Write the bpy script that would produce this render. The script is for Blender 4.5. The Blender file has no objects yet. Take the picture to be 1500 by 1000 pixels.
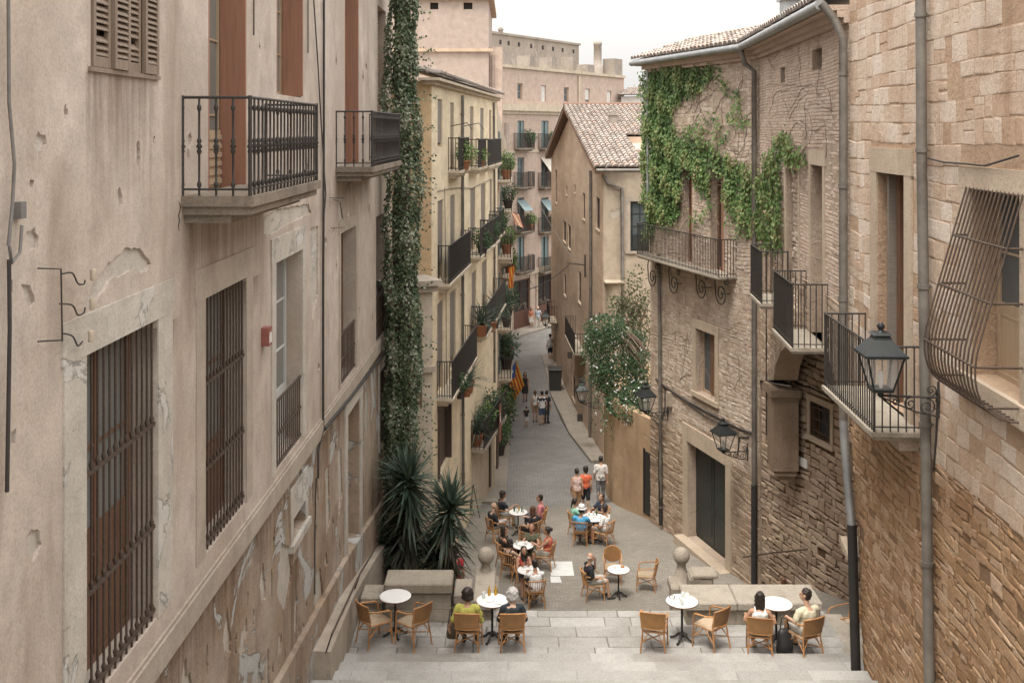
import bpy, bmesh, math, random
from mathutils import Vector, Matrix
from mathutils.geometry import tessellate_polygon
R = math.radians
rnd = random.Random(7)
U = rnd.uniform
S = bpy.context.scene
COL = S.collection

# ---------------------------------------------------------------- camera
F, HY, ZC = 1550.0, 190.0, 15.6          # focal length and horizon in 1500 px photo units, eye height
cd = bpy.data.cameras.new('camera'); cam = bpy.data.objects.new('camera', cd); COL.objects.link(cam)
cam.location = (0, 0, ZC); cam.rotation_euler = (R(90), 0, 0)
cd.sensor_width = 36; cd.lens = 36*F/1500; cd.shift_y = -310/1500; cd.clip_end = 2000; cd.clip_start = 0.05
S.camera = cam
# ---------------------------------------------------------------- sky, sun, exposure
wd = bpy.data.worlds.new('World'); S.world = wd; wd.use_nodes = True
wt = wd.node_tree; bg = wt.nodes['Background']
sky = wt.nodes.new('ShaderNodeTexSky'); sky.sky_type = 'NISHITA'; sky.sun_disc = False
SUN_EL, SUN_ROT = 66, 205
sky.sun_elevation = R(SUN_EL); sky.sun_rotation = R(SUN_ROT); sky.dust_density = 6.0; sky.air_density = 1.0; sky.ozone_density = 1.0
hs = wt.nodes.new('ShaderNodeHueSaturation'); hs.inputs['Saturation'].default_value = 0.16
mx = wt.nodes.new('ShaderNodeMix'); mx.data_type = 'RGBA'; mx.blend_type = 'MULTIPLY'; mx.inputs[0].default_value = 1.0
mx.inputs[7].default_value = (1.03, 1.0, 0.965, 1)
wt.links.new(sky.outputs[0], hs.inputs['Color']); wt.links.new(hs.outputs[0], mx.inputs[6]); ov = wt.nodes.new('ShaderNodeMix'); ov.data_type = 'RGBA'; ov.inputs[0].default_value = 0.78; ov.inputs[7].default_value = (6.1, 5.95, 5.8, 1)   # even cloud veil
wt.links.new(mx.outputs[2], ov.inputs[6]); tcw = wt.nodes.new('ShaderNodeTexCoord'); sx_ = wt.nodes.new('ShaderNodeSeparateXYZ'); wt.links.new(tcw.outputs['Generated'], sx_.inputs[0])
cl_ = wt.nodes.new('ShaderNodeMath'); cl_.operation = 'MAXIMUM'; cl_.inputs[1].default_value = 0.0; wt.links.new(sx_.outputs[2], cl_.inputs[0])
ma_ = wt.nodes.new('ShaderNodeMath'); ma_.operation = 'MULTIPLY_ADD'; ma_.inputs[1].default_value = 1.25; ma_.inputs[2].default_value = 0.43; wt.links.new(cl_.outputs[0], ma_.inputs[0])   # overcast sky: brightest overhead
sc_ = wt.nodes.new('ShaderNodeVectorMath'); sc_.operation = 'SCALE'; wt.links.new(ov.outputs[2], sc_.inputs[0]); wt.links.new(ma_.outputs[0], sc_.inputs['Scale']); wt.links.new(sc_.outputs[0], bg.inputs['Color'])
bg.inputs['Strength'].default_value = 0.13
sd = bpy.data.lights.new('sun', 'SUN'); sd.energy = 1.0; sd.angle = R(17); sd.color = (1.0, 0.94, 0.85)
sun = bpy.data.objects.new('sun', sd); COL.objects.link(sun)
# direction towards the sun, measured like the sky's rotation (clockwise from +Y)
sv = Vector((math.sin(R(SUN_ROT))*math.cos(R(SUN_EL)), math.cos(R(SUN_ROT))*math.cos(R(SUN_EL)), math.sin(R(SUN_EL))))
sun.rotation_euler = sv.to_track_quat('Z', 'Y').to_euler(); sun.location = (0, 0, 60)
S.view_settings.view_transform = 'Standard'; S.view_settings.look = 'None'; S.view_settings.gamma = 1
S.view_settings.exposure = 1.52

# ---------------------------------------------------------------- node helpers
def nd(nt, typ, props=None, **ins):
    n = nt.nodes.new(typ)
    for k, v in (props or {}).items(): setattr(n, k, v)
    for k, v in ins.items():
        k = int(k[1:]) if k[0] == 'i' and k[1:].isdigit() else k.replace('_', ' ')
        if isinstance(v, bpy.types.NodeSocket): nt.links.new(v, n.inputs[k])
        else: n.inputs[k].default_value = v
    return n
def c4(c): return (c[0], c[1], c[2], 1)
def noise(nt, vec, sc, det=5, rough=0.6, dist=0.0): return nd(nt, 'ShaderNodeTexNoise', None, Vector=vec, Scale=sc, Detail=det, Roughness=rough, Distortion=dist).outputs[0]
def ramp(nt, fac, stops):
    n = nd(nt, 'ShaderNodeValToRGB', None, Fac=fac); cr = n.color_ramp
    while len(cr.elements) < len(stops): cr.elements.new(0.5)
    for e, (p, c) in zip(cr.elements, stops):
        e.position = p; e.color = c4(c) if hasattr(c, '__len__') else (c, c, c, 1)
    return n.outputs[0]
def mixc(nt, fac, a, b, blend='MIX'):
    return nd(nt, 'ShaderNodeMix', {'data_type': 'RGBA', 'blend_type': blend}, i0=fac, i6=a if not isinstance(a, tuple) else c4(a), i7=b if not isinstance(b, tuple) else c4(b)).outputs[2]
def mathn(nt, op, a, b=0.0): return nd(nt, 'ShaderNodeMath', {'operation': op}, i0=a, i1=b).outputs[0]
def mapped(nt, vec, sc): return nd(nt, 'ShaderNodeMapping', None, Vector=vec, Scale=sc).outputs[0]
def objco(nt): return nd(nt, 'ShaderNodeTexCoord').outputs['Object']
def tintn(nt): return nd(nt, 'ShaderNodeAttribute', {'attribute_name': 'tint'}).outputs['Fac']
def bump(nt, h, st, di, nrm=None):
    n = nd(nt, 'ShaderNodeBump', None, Strength=st, Distance=di, Height=h)
    if nrm: nt.links.new(nrm, n.inputs['Normal'])
    return n.outputs[0]
def newmat(name):
    m = bpy.data.materials.new(name); m.use_nodes = True; nt = m.node_tree
    return m, nt, nt.nodes['Principled BSDF']
def setp(nt, b, col, rough, nrm=None, metal=0.0):
    for k, v in (('Base Color', col), ('Roughness', rough), ('Metallic', metal)):
        if isinstance(v, bpy.types.NodeSocket): nt.links.new(v, b.inputs[k])
        else: b.inputs[k].default_value = c4(v) if k == 'Base Color' else v
    if nrm: nt.links.new(nrm, b.inputs['Normal'])

def mat_plaster(name, c1, c2, stain, pale, st=0.6, peel=0.62, bs=0.35, sc=1.0, along=1.0, drips=()):
    m, nt, b = newmat(name); o = objco(nt)
    if along != 1.0: o = mapped(nt, o, (1, along, 1))
    big = noise(nt, o, 0.55*sc, 7, 0.62, 0.3); mid = noise(nt, o, 2.6*sc, 8, 0.68); fine = noise(nt, o, 38, 5, 0.7)
    c = mixc(nt, ramp(nt, big, [(0.36, 0), (0.64, 1)]), c1, c2)
    c = mixc(nt, ramp(nt, mid, [(0.38, 0.0), (0.68, 0.75)]), c, tuple(x*0.66 for x in c1))
    streak = noise(nt, mapped(nt, o, (1.3, 1.3, 0.3)), 1.1, 8, 0.66, 0.4)
    c = mixc(nt, ramp(nt, streak, [(0.5, 0), (0.78, st)]), c, stain)
    drip = noise(nt, mapped(nt, o, (7, 7, 0.35)), 1.3, 5, 0.6)
    c = mixc(nt, ramp(nt, drip, [(0.66, 0), (0.85, st*0.3)]), c, stain)
    if drips:   # rain-washed dirt under sills and balconies: (y, half width, top z, length) in the object's own metres
        xyz = nd(nt, 'ShaderNodeSeparateXYZ', None, i0=o); run_ = noise(nt, mapped(nt, o, (5, 5, .22)), 1.7, 6, .65)
        runr = ramp(nt, run_, [(.40, 0), (.62, 1)])
        for yc, hw_, zt_, ln_ in drips:
            dy = mathn(nt, 'DIVIDE', mathn(nt, 'ABSOLUTE', mathn(nt, 'SUBTRACT', xyz.outputs[1], yc)), hw_); a_ = ramp(nt, dy, [(.75, 1), (1.0, 0)])
            dz = mathn(nt, 'DIVIDE', mathn(nt, 'SUBTRACT', zt_, xyz.outputs[2]), ln_); b_ = ramp(nt, dz, [(0.0, 0), (0.02, 1), (1.0, 0)])
            c = mixc(nt, mathn(nt, 'MULTIPLY', mathn(nt, 'MULTIPLY', a_, b_), mathn(nt, 'ADD', mathn(nt, 'MULTIPLY', runr, .6), .22)), c, tuple(x*.62 for x in stain))
    pm = noise(nt, o, 0.9*sc, 9, 0.66, 0.7); pmr = ramp(nt, pm, [(peel, 0), (peel+0.022, 1)])
    c = mixc(nt, pmr, c, mixc(nt, mid, pale, tuple(x*0.7 for x in pale)))
    c = mixc(nt, ramp(nt, fine, [(0.3, 0.28), (0.55, 0.0)]), c, tuple(x*0.4 for x in stain))
    h1 = bump(nt, fine, bs*0.6, 0.012); h2 = bump(nt, mid, bs, 0.05, h1); h3 = bump(nt, pmr, 0.8, -0.03, h2)
    setp(nt, b, c, 0.92, h3); b.inputs['Specular IOR Level'].default_value = 0.15
    return m
def mat_stone(name, cols, grime=(0.06, 0.05, 0.04), g=0.5, bs=0.6, sc=1.0, tintamt=1.0, streak=True):
    m, nt, b = newmat(name); o = objco(nt); t = tintn(nt)
    big = noise(nt, o, 0.5*sc, 6, 0.6, 0.4); mid = noise(nt, o, 6*sc, 8, 0.68, 0.2); fine = noise(nt, o, 45*sc, 5, 0.7)
    rough_ = noise(nt, o, 17*sc, 6, 0.75, 0.3)
    f = mathn(nt, 'ADD', mathn(nt, 'MULTIPLY', t, 0.45*tintamt), mathn(nt, 'MULTIPLY', mathn(nt, 'ADD', mathn(nt, 'MULTIPLY', mid, .5), mathn(nt, 'MULTIPLY', rough_, .5)), 0.95-0.3*tintamt))
    n = len(cols); c = ramp(nt, f, [(0.15+0.7*i/(n-1), cc) for i, cc in enumerate(cols)])
    c = mixc(nt, ramp(nt, big, [(0.45, 0), (0.75, g)]), c, grime)
    if streak:
        s_ = noise(nt, mapped(nt, o, (1.6, 1.6, 0.2)), 1.5, 6, 0.62); c = mixc(nt, ramp(nt, s_, [(0.52, 0), (0.8, g)]), c, grime)
    c = mixc(nt, ramp(nt, fine, [(0.28, 0.5), (0.52, 0.0)]), c, tuple(x*0.6 for x in grime))
    c = mixc(nt, ramp(nt, rough_, [(0.26, 0.5), (0.40, 0.0)]), c, tuple(x*1.1 for x in grime))
    h = bump(nt, fine, bs*0.7, 0.012); h = bump(nt, rough_, bs, 0.03, h); h = bump(nt, mid, bs, 0.05, h)
    setp(nt, b, c, 0.93, h); b.inputs['Specular IOR Level'].default_value = 0.15
    return m
def mat_simple(name, col, rough=0.6, metal=0.0, var=0.25, sc=6.0, bs=0.15, dirt=None, each=0.0):
    m, nt, b = newmat(name); o = objco(nt); n1 = noise(nt, o, sc, 6, 0.65)
    c = mixc(nt, ramp(nt, n1, [(0.3, 0), (0.75, 1)]), tuple(min(1, x*(1+var)) for x in col), tuple(x*(1-var) for x in col))
    if each: c = mixc(nt, 1.0, c, ramp(nt, nd(nt, 'ShaderNodeObjectInfo').outputs['Random'], [(0, 1-each), (1, 1.0)]), 'MULTIPLY')
    if dirt: c = mixc(nt, ramp(nt, noise(nt, o, sc*0.35, 7, 0.7), [(0.5, 0), (0.68, 0.85)]), c, dirt)
    setp(nt, b, c, rough, bump(nt, noise(nt, o, sc*9, 3), bs, 0.01), metal)
    return m
def mat_leaf(name, cols, rough=0.55, trans=0.25):
    m, nt, b = newmat(name); t = tintn(nt); o = objco(nt)
    n = len(cols); c = ramp(nt, mathn(nt, 'ADD', mathn(nt, 'MULTIPLY', t, 0.75), mathn(nt, 'MULTIPLY', noise(nt, o, 1.7, 4), 0.3)), [(0.1+0.8*i/(n-1), cc) for i, cc in enumerate(cols)])
    setp(nt, b, c, rough); b.inputs['Specular IOR Level'].default_value = 0.3
    tr = nd(nt, 'ShaderNodeBsdfTranslucent', None, Color=c); ms = nd(nt, 'ShaderNodeMixShader', None, i0=trans, i1=b.outputs[0], i2=tr.outputs[0])
    nt.links.new(ms.outputs[0], nt.nodes['Material Output'].inputs[0])
    return m
def mat_tile(name):
    m, nt, b = newmat(name); o = objco(nt); t = tintn(nt)
    c = ramp(nt, mathn(nt, 'ADD', mathn(nt, 'MULTIPLY', t, 0.8), mathn(nt, 'MULTIPLY', noise(nt, o, 9, 5), 0.25)), [(0.1, (0.17, 0.135, 0.115)), (0.4, (0.27, 0.225, 0.19)), (0.65, (0.34, 0.295, 0.26)), (0.95, (0.31, 0.205, 0.155))])
    c = mixc(nt, ramp(nt, noise(nt, o, 1.1, 8, 0.7), [(0.48, 0), (0.62, 0.65)]), c, (0.27, 0.255, 0.225))
    setp(nt, b, c, 0.95, bump(nt, noise(nt, o, 30, 4), 0.4, 0.02))
    return m
def mat_cobble(name, c1, c2, mort, w=0.22, h=0.12, wet=0.75):
    m, nt, b = newmat(name); o = objco(nt)
    wob = nd(nt, 'ShaderNodeVectorMath', {'operation': 'SCALE'}, i0=nd(nt, 'ShaderNodeTexNoise', None, Vector=o, Scale=2.0).outputs[1], Scale=0.12).outputs[0]
    v = nd(nt, 'ShaderNodeVectorMath', {'operation': 'ADD'}, i0=o, i1=wob).outputs[0]
    br = nd(nt, 'ShaderNodeTexBrick', {'offset': 0.5}, Vector=v, Color1=c4(c1), Color2=c4(c2), Mortar=c4(mort), Scale=1.0, Mortar_Size=0.009, Mortar_Smooth=0.4, Bias=0.0, Brick_Width=w, Row_Height=h)
    c = br.outputs[0]; n1 = noise(nt, o, 0.45, 8, 0.66, 0.3); n2 = noise(nt, o, 9, 6, 0.7)
    c = mixc(nt, ramp(nt, n1, [(0.38, 0), (0.66, 0.65)]), c, tuple(x*0.52 for x in c1)); c = mixc(nt, ramp(nt, n2, [(0.3, 0.45), (0.6, 0)]), c, mort)
    hgt = mathn(nt, 'SUBTRACT', 1.0, br.outputs[1])
    setp(nt, b, c, ramp(nt, n1, [(0.3, wet), (0.7, 0.9)]), bump(nt, n2, 0.4, 0.02, bump(nt, hgt, 0.8, 0.02)))
    return m
def mat_weave(name, c1, c2):
    m, nt, b = newmat(name); o = objco(nt)
    ck = nd(nt, 'ShaderNodeTexWave', {'bands_direction': 'X'}, Vector=o, Scale=28.0, Distortion=1.0).outputs[1]
    ck2 = nd(nt, 'ShaderNodeTexWave', {'bands_direction': 'Z'}, Vector=o, Scale=34.0, Distortion=1.0).outputs[1]
    f = mathn(nt, 'MULTIPLY', ck, ck2); c = mixc(nt, f, c1, c2); c = mixc(nt, ramp(nt, noise(nt, o, 7, 5), [(0.35, 0.4), (0.65, 0)]), c, tuple(x*0.5 for x in c1))
    c = mixc(nt, 1.0, c, ramp(nt, nd(nt, 'ShaderNodeObjectInfo').outputs['Random'], [(0, .62), (1, 1.0)]), 'MULTIPLY')
    setp(nt, b, c, 0.6, bump(nt, f, 0.5, 0.01))
    return m
def mat_wood(name, c1, c2, rough=0.6, axis=(9, 9, 0.6)):
    m, nt, b = newmat(name); o = objco(nt)
    g_ = noise(nt, mapped(nt, o, axis), 2.2, 7, 0.65, 0.4); c = mixc(nt, ramp(nt, g_, [(0.3, 0), (0.7, 1)]), c1, c2)
    setp(nt, b, c, rough, bump(nt, g_, 0.35, 0.02))
    return m
def mat_glass(name, col=(0.05, 0.06, 0.065), rough=0.08):
    m, nt, b = newmat(name); o = objco(nt)
    c = mixc(nt, noise(nt, o, 0.8, 4), col, tuple(x*2.2 for x in col)); setp(nt, b, c, rough, bump(nt, noise(nt, o, 3, 2), 0.06, 0.05)); b.inputs['Specular IOR Level'].default_value = 0.6
    return m
_cl = {}
def cloth(c, rough=0.85):
    k = tuple(round(x, 3) for x in c)
    if k not in _cl:
        m, nt, b = newmat('cloth'); o = objco(nt); n1 = noise(nt, o, 14, 5, 0.6)
        setp(nt, b, mixc(nt, n1, tuple(min(1, x*1.2) for x in c), tuple(x*0.75 for x in c)), rough, bump(nt, noise(nt, o, 11, 3, 0.5, 1.2), 0.5, 0.03)); _cl[k] = m
    return _cl[k]
_sk = {}
def skinm(c):
    if c not in _sk:
        m, nt, b = newmat('skin'); o = objco(nt); setp(nt, b, mixc(nt, noise(nt, o, 9, 4), tuple(x*1.08 for x in c), tuple(x*0.86 for x in c)), 0.55); _sk[c] = m
    return _sk[c]

M = {}
M['left'] = mat_plaster('old_beige_plaster', (0.60, 0.525, 0.455), (0.44, 0.365, 0.30), (0.26, 0.19, 0.14), (0.64, 0.59, 0.53), 0.8, 0.69, drips=[(-.45, .95, 14.1, 1.5), (2.9, 1.95, 12.75, 1.7), (12.0, 2.4, 12.75, 1.6), (-.1, 1.3, 11.65, .5), (3.3, 1.2, 11.65, .5)])
M['leftlow'] = mat_plaster('worn_lower_plaster', (0.48, 0.40, 0.325), (0.31, 0.215, 0.14), (0.14, 0.08, 0.045), (0.54, 0.53, 0.50), 1.0, 0.565, 0.9, drips=[(5, 14, 8.25, .9), (6.2, .6, 6.9, 1.6)])
M['scar'] = mat_plaster('bare_lime_scar', (0.60, 0.56, 0.50), (0.50, 0.45, 0.39), (0.30, 0.24, 0.18), (0.62, 0.59, 0.54), 0.3, 0.6, 0.9)
M['limetrim'] = mat_plaster('worn_limewash_trim', (0.58, 0.54, 0.48), (0.50, 0.455, 0.39), (0.26, 0.21, 0.16), (0.64, 0.61, 0.56), 0.5, 0.56, 0.5)
M['trim'] = mat_plaster('plain_plaster_trim', (0.47, 0.41, 0.34), (0.42, 0.355, 0.29), (0.22, 0.17, 0.13), (0.52, 0.48, 0.42), 0.5, 0.66, 0.4)
M['yellow'] = mat_plaster('pale_yellow_plaster', (0.82, 0.695, 0.505), (0.76, 0.64, 0.46), (0.34, 0.26, 0.17), (0.70, 0.60, 0.46), 0.3, 0.72, 0.2, along=.35)
M['ochre_side'] = mat_plaster('ochre_side_plaster', (0.72, 0.53, 0.33), (0.66, 0.48, 0.29), (0.42, 0.29, 0.17), (0.70, 0.56, 0.40), 0.35, 0.75, 0.2)
M['cream'] = mat_plaster('cream_plaster', (0.60, 0.52, 0.41), (0.52, 0.44, 0.34), (0.27, 0.21, 0.15), (0.62, 0.55, 0.46), 0.45, 0.7, 0.25)
M['pink'] = mat_plaster('pale_pink_plaster', (0.54, 0.425, 0.355), (0.50, 0.395, 0.33), (0.33, 0.25, 0.2), (0.60, 0.48, 0.40), 0.28, 0.78, 0.15)
M['pinkgrey'] = mat_plaster('greyish_pink_plaster', (0.42, 0.345, 0.30), (0.395, 0.325, 0.28), (0.30, 0.235, 0.19), (0.43, 0.37, 0.325), 0.2, 0.85, 0.12)
M['greybrick'] = mat_plaster('grey_old_render', (0.38, 0.335, 0.29), (0.31, 0.27, 0.23), (0.17, 0.14, 0.12), (0.43, 0.39, 0.35), 0.6, 0.6, 0.4)
M['midwall'] = mat_plaster('brown_weathered_plaster', (0.60, 0.46, 0.35), (0.47, 0.355, 0.265), (0.24, 0.165, 0.11), (0.42, 0.34, 0.27), 0.65, 0.66, 0.4, along=.22)
M['frontwall'] = mat_plaster('grey_beige_plaster', (0.50, 0.42, 0.33), (0.42, 0.35, 0.27), (0.2, 0.155, 0.11), (0.52, 0.46, 0.39), 0.6, 0.62, 0.3)
M['ochrewall'] = mat_plaster('ochre_garden_plaster', (0.52, 0.375, 0.245), (0.37, 0.25, 0.155), (0.2, 0.135, 0.085), (0.54, 0.44, 0.33), 0.55, 0.66, 0.45, 1.3)
M['white'] = mat_plaster('whitewash', (0.68, 0.66, 0.62), (0.62, 0.6, 0.56), (0.4, 0.36, 0.32), (0.7, 0.68, 0.65), 0.2, 0.8, 0.1)
STC = [(0.41, 0.315, 0.24), (0.50, 0.40, 0.315), (0.57, 0.47, 0.385), (0.63, 0.54, 0.455)]
M['rubble'] = mat_stone('rubble_stone', STC, (0.12, 0.085, 0.055), 0.45)
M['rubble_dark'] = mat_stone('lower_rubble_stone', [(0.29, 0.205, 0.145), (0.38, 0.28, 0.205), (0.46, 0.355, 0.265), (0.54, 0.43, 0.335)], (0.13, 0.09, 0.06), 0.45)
M['ashlar'] = mat_stone('warm_ashlar_stone', [(0.42, 0.275, 0.175), (0.56, 0.425, 0.32), (0.63, 0.52, 0.425), (0.71, 0.625, 0.54)], (0.29, 0.165, 0.09), 0.5, 0.75)
M['dressed_dark'] = mat_stone('dark_dressed_stone', [(0.20, 0.14, 0.095), (0.27, 0.2, 0.14), (0.34, 0.26, 0.185)], (0.1, 0.07, 0.05), 0.5, 0.5)
M['brickrow'] = mat_stone('thin_brick_courses', [(0.46, 0.335, 0.26), (0.52, 0.395, 0.315), (0.56, 0.445, 0.365), (0.60, 0.50, 0.42)], (0.2, 0.14, 0.1), 0.35)
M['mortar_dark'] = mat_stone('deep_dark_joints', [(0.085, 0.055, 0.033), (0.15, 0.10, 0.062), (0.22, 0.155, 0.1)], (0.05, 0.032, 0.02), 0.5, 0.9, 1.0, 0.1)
M['rubble_warm'] = mat_stone('warm_rough_rubble', [(0.27, 0.15, 0.075), (0.41, 0.255, 0.145), (0.50, 0.335, 0.21), (0.61, 0.46, 0.335)], (0.2, 0.105, 0.05), 0.5, 0.9)
M['mortar_brown'] = mat_stone('brown_lime_joint', [(0.20, 0.125, 0.072), (0.29, 0.185, 0.112), (0.38, 0.26, 0.165)], (0.12, 0.07, 0.038), 0.55, 0.9, 1.0, 0.1)
M['mortar'] = mat_stone('lime_mortar', [(0.40, 0.315, 0.24), (0.47, 0.375, 0.295), (0.53, 0.435, 0.35)], (0.2, 0.145, 0.105), 0.6, 0.9, 1.0, 0.1)
M['mortar_warm'] = mat_stone('warm_mortar', [(0.44, 0.29, 0.19), (0.51, 0.37, 0.26), (0.57, 0.44, 0.33)], (0.27, 0.165, 0.10), 0.6, 0.9, 1.0, 0.1)
M['dressed'] = mat_stone('dressed_stone', [(0.40, 0.315, 0.235), (0.48, 0.39, 0.30), (0.56, 0.47, 0.37)], (0.2, 0.15, 0.105), 0.4, 0.4)
M['greystone'] = mat_stone('grey_parapet_stone', [(0.27, 0.23, 0.18), (0.36, 0.315, 0.255), (0.44, 0.395, 0.33)], (0.11, 0.09, 0.07), 0.5, 0.6)
M['oldslab'] = mat_stone('stained_balcony_stone', [(0.19, 0.155, 0.125), (0.27, 0.225, 0.18), (0.36, 0.31, 0.26)], (0.07, 0.055, 0.042), 0.7, 0.6)
M['paving'] = mat_stone('pale_paving_slabs', [(0.29, 0.275, 0.25), (0.37, 0.355, 0.33), (0.43, 0.415, 0.39), (0.50, 0.485, 0.46)], (0.17, 0.15, 0.125), 0.75, 0.7, 1.0, 0.9, False)
M['joint'] = mat_stone('paving_joint', [(0.17, 0.155, 0.135), (0.26, 0.24, 0.21)], (0.1, 0.085, 0.07), 0.4, 0.5, 1, 0.1, False)
M['street'] = mat_cobble('street_setts', (0.275, 0.265, 0.248), (0.21, 0.202, 0.19), (0.115, 0.11, 0.105), 0.24, 0.13)
M['plaza'] = mat_cobble('plaza_setts', (0.33, 0.30, 0.255), (0.26, 0.235, 0.20), (0.17, 0.15, 0.125), 0.17, 0.10, 0.85)
M['sidewalk'] = mat_cobble('pavement_slabs', (0.33, 0.29, 0.24), (0.28, 0.245, 0.205), (0.15, 0.13, 0.11), 0.9, 0.5, 0.85)
M['tile'] = mat_tile('clay_tile')
M['iron'] = mat_simple('black_wrought_iron', (0.045, 0.04, 0.036), 0.55, 0.3, 0.3, 20, 0.3)
M['rustiron'] = mat_simple('rusty_iron', (0.075, 0.052, 0.038), 0.75, 0.2, 0.4, 25, 0.4)
M['pipe'] = mat_simple('grey_brown_pipe', (0.155, 0.14, 0.122), 0.6, 0.2, 0.35, 3, 0.2, (0.09, 0.075, 0.06))
M['pipeblack'] = mat_simple('black_pipe', (0.03, 0.028, 0.026), 0.5, 0.2)
M['zinc'] = mat_simple('zinc_gutter', (0.30, 0.31, 0.31), 0.5, 0.5, 0.25, 3)
M['cable'] = mat_simple('black_cable', (0.035, 0.03, 0.028), 0.7)
M['greycable'] = mat_simple('grey_cable', (0.16, 0.15, 0.14), 0.7)
M['redwood'] = mat_wood('red_brown_painted_wood', (0.32, 0.155, 0.095), (0.23, 0.11, 0.07))
M['shutter'] = mat_wood('weathered_shutter_wood', (0.27, 0.205, 0.15), (0.17, 0.125, 0.09))
M['darkwood'] = mat_wood('dark_brown_wood', (0.09, 0.058, 0.04), (0.055, 0.036, 0.026))
M['brownwood'] = mat_wood('brown_wood', (0.19, 0.095, 0.055), (0.11, 0.06, 0.036))
M['palewood'] = mat_wood('pale_wood', (0.42, 0.31, 0.21), (0.34, 0.25, 0.165))
M['greendoor'] = mat_wood('dark_green_wood', (0.03, 0.036, 0.034), (0.02, 0.024, 0.023), 0.5)
M['whitewood'] = mat_wood('pale_blue_white_wood', (0.58, 0.58, 0.55), (0.46, 0.47, 0.46))
M['tealwood'] = mat_wood('teal_shutter', (0.20, 0.27, 0.27), (0.13, 0.19, 0.195))
M['greywood'] = mat_wood('grey_roller_blind', (0.22, 0.185, 0.155), (0.17, 0.145, 0.12), 0.7, (2, 2, 20))
M['glass'] = mat_glass('window_glass')
M['shopglass'] = mat_simple('dark_shop_interior', (0.02, 0.014, 0.011), 0.8)
M['shopwood'] = mat_wood('dark_red_shop_panel', (0.12, 0.05, 0.032), (0.08, 0.033, 0.022))
M['glasspale'] = mat_glass('dusty_glass', (0.11, 0.115, 0.108), 0.25)
M['dark'] = mat_simple('dark_interior', (0.025, 0.02, 0.017), 0.9)
M['rattan'] = mat_simple('rattan_cane', (0.52, 0.255, 0.095), 0.5, 0, 0.35, 14, 0.3, each=.4)
M['weave'] = mat_weave('woven_rattan', (0.36, 0.18, 0.065), (0.56, 0.32, 0.135))
M['weavepale'] = mat_weave('pale_woven_seat', (0.50, 0.37, 0.24), (0.66, 0.53, 0.37))
M['marble'] = mat_simple('white_table_top', (0.72, 0.715, 0.69), 0.3, 0, 0.06, 5, 0.05)
M['ceramic'] = mat_simple('white_ceramic', (0.78, 0.77, 0.74), 0.25, 0, 0.04)
M['paper'] = mat_simple('white_paper', (0.76, 0.75, 0.72), 0.8, 0, 0.08)
M['amber'] = mat_simple('amber_bottle_glass', (0.42, 0.24, 0.03), 0.15)
M['greenglass'] = mat_simple('green_bottle_glass', (0.05, 0.12, 0.05), 0.12)
M['clear'] = mat_simple('drinking_glass', (0.5, 0.52, 0.5), 0.1)
M['terracotta'] = mat_simple('terracotta_pot', (0.32, 0.14, 0.075), 0.85, 0, 0.25)
M['darkpot'] = mat_simple('dark_pot', (0.06, 0.05, 0.045), 0.7)
M['soil'] = mat_simple('soil', (0.05, 0.037, 0.027), 0.95)
M['bin'] = mat_simple('dark_plastic', (0.035, 0.036, 0.035), 0.55)
M['lantern_glass'] = mat_glass('lantern_glass', (0.16, 0.155, 0.14), 0.15)
M['lampgreen'] = mat_simple('dark_lamp_metal', (0.022, 0.026, 0.027), 0.45, 0.4)
M['ivy'] = mat_leaf('ivy_leaves', [(0.035, 0.075, 0.024), (0.08, 0.15, 0.045), (0.135, 0.215, 0.07), (0.22, 0.27, 0.105), (0.25, 0.20, 0.10)])
M['jasmine'] = mat_leaf('jasmine_leaves', [(0.03, 0.05, 0.026), (0.07, 0.105, 0.052), (0.15, 0.19, 0.11), (0.40, 0.42, 0.33)])
M['yucca'] = mat_leaf('yucca_blades', [(0.035, 0.058, 0.04), (0.075, 0.11, 0.075), (0.15, 0.19, 0.145)], 0.4)
M['deadleaf'] = mat_leaf('dry_yucca_skirt', [(0.035, 0.034, 0.026), (0.065, 0.062, 0.045), (0.10, 0.093, 0.066)], 0.7)
M['bush'] = mat_leaf('bush_leaves', [(0.03, 0.06, 0.028), (0.06, 0.11, 0.05), (0.105, 0.165, 0.085)])
M['drybush'] = mat_leaf('dry_bush_leaves', [(0.05, 0.065, 0.028), (0.095, 0.115, 0.05), (0.15, 0.155, 0.08)])
M['flower'] = mat_leaf('white_flowers', [(0.72, 0.72, 0.70), (0.80, 0.80, 0.78)], 0.7, 0.2)
M['bark'] = mat_wood('bark', (0.14, 0.10, 0.07), (0.08, 0.058, 0.042), 0.9)
M['twig'] = mat_wood('bare_vine', (0.22, 0.155, 0.115), (0.15, 0.105, 0.08), 0.9)
M['black'] = mat_simple('black_leather', (0.02, 0.02, 0.02), 0.55)
M['brownbag'] = mat_simple('brown_leather', (0.10, 0.07, 0.048), 0.65)
M['red'] = mat_simple('red_paint', (0.27, 0.095, 0.075), 0.6, 0, 0.3, 9)
M['whitepaint'] = mat_simple('white_paint', (0.68, 0.65, 0.60), 0.5)
M['hair_dark'] = mat_wood('dark_hair', (0.028, 0.018, 0.013), (0.015, 0.01, 0.008), 0.45, (30, 30, 4))
M['hair_brown'] = mat_wood('brown_hair', (0.13, 0.062, 0.032), (0.075, 0.035, 0.02), 0.5, (30, 30, 4))
M['hair_grey'] = mat_wood('grey_hair', (0.55, 0.53, 0.51), (0.40, 0.385, 0.37), 0.55, (30, 30, 4))
M['straw'] = mat_weave('straw', (0.62, 0.56, 0.45), (0.74, 0.69, 0.58))
M['fadedred'] = cloth((0.42, 0.17, 0.14)); M['fadedyellow'] = cloth((0.58, 0.45, 0.27))
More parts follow.
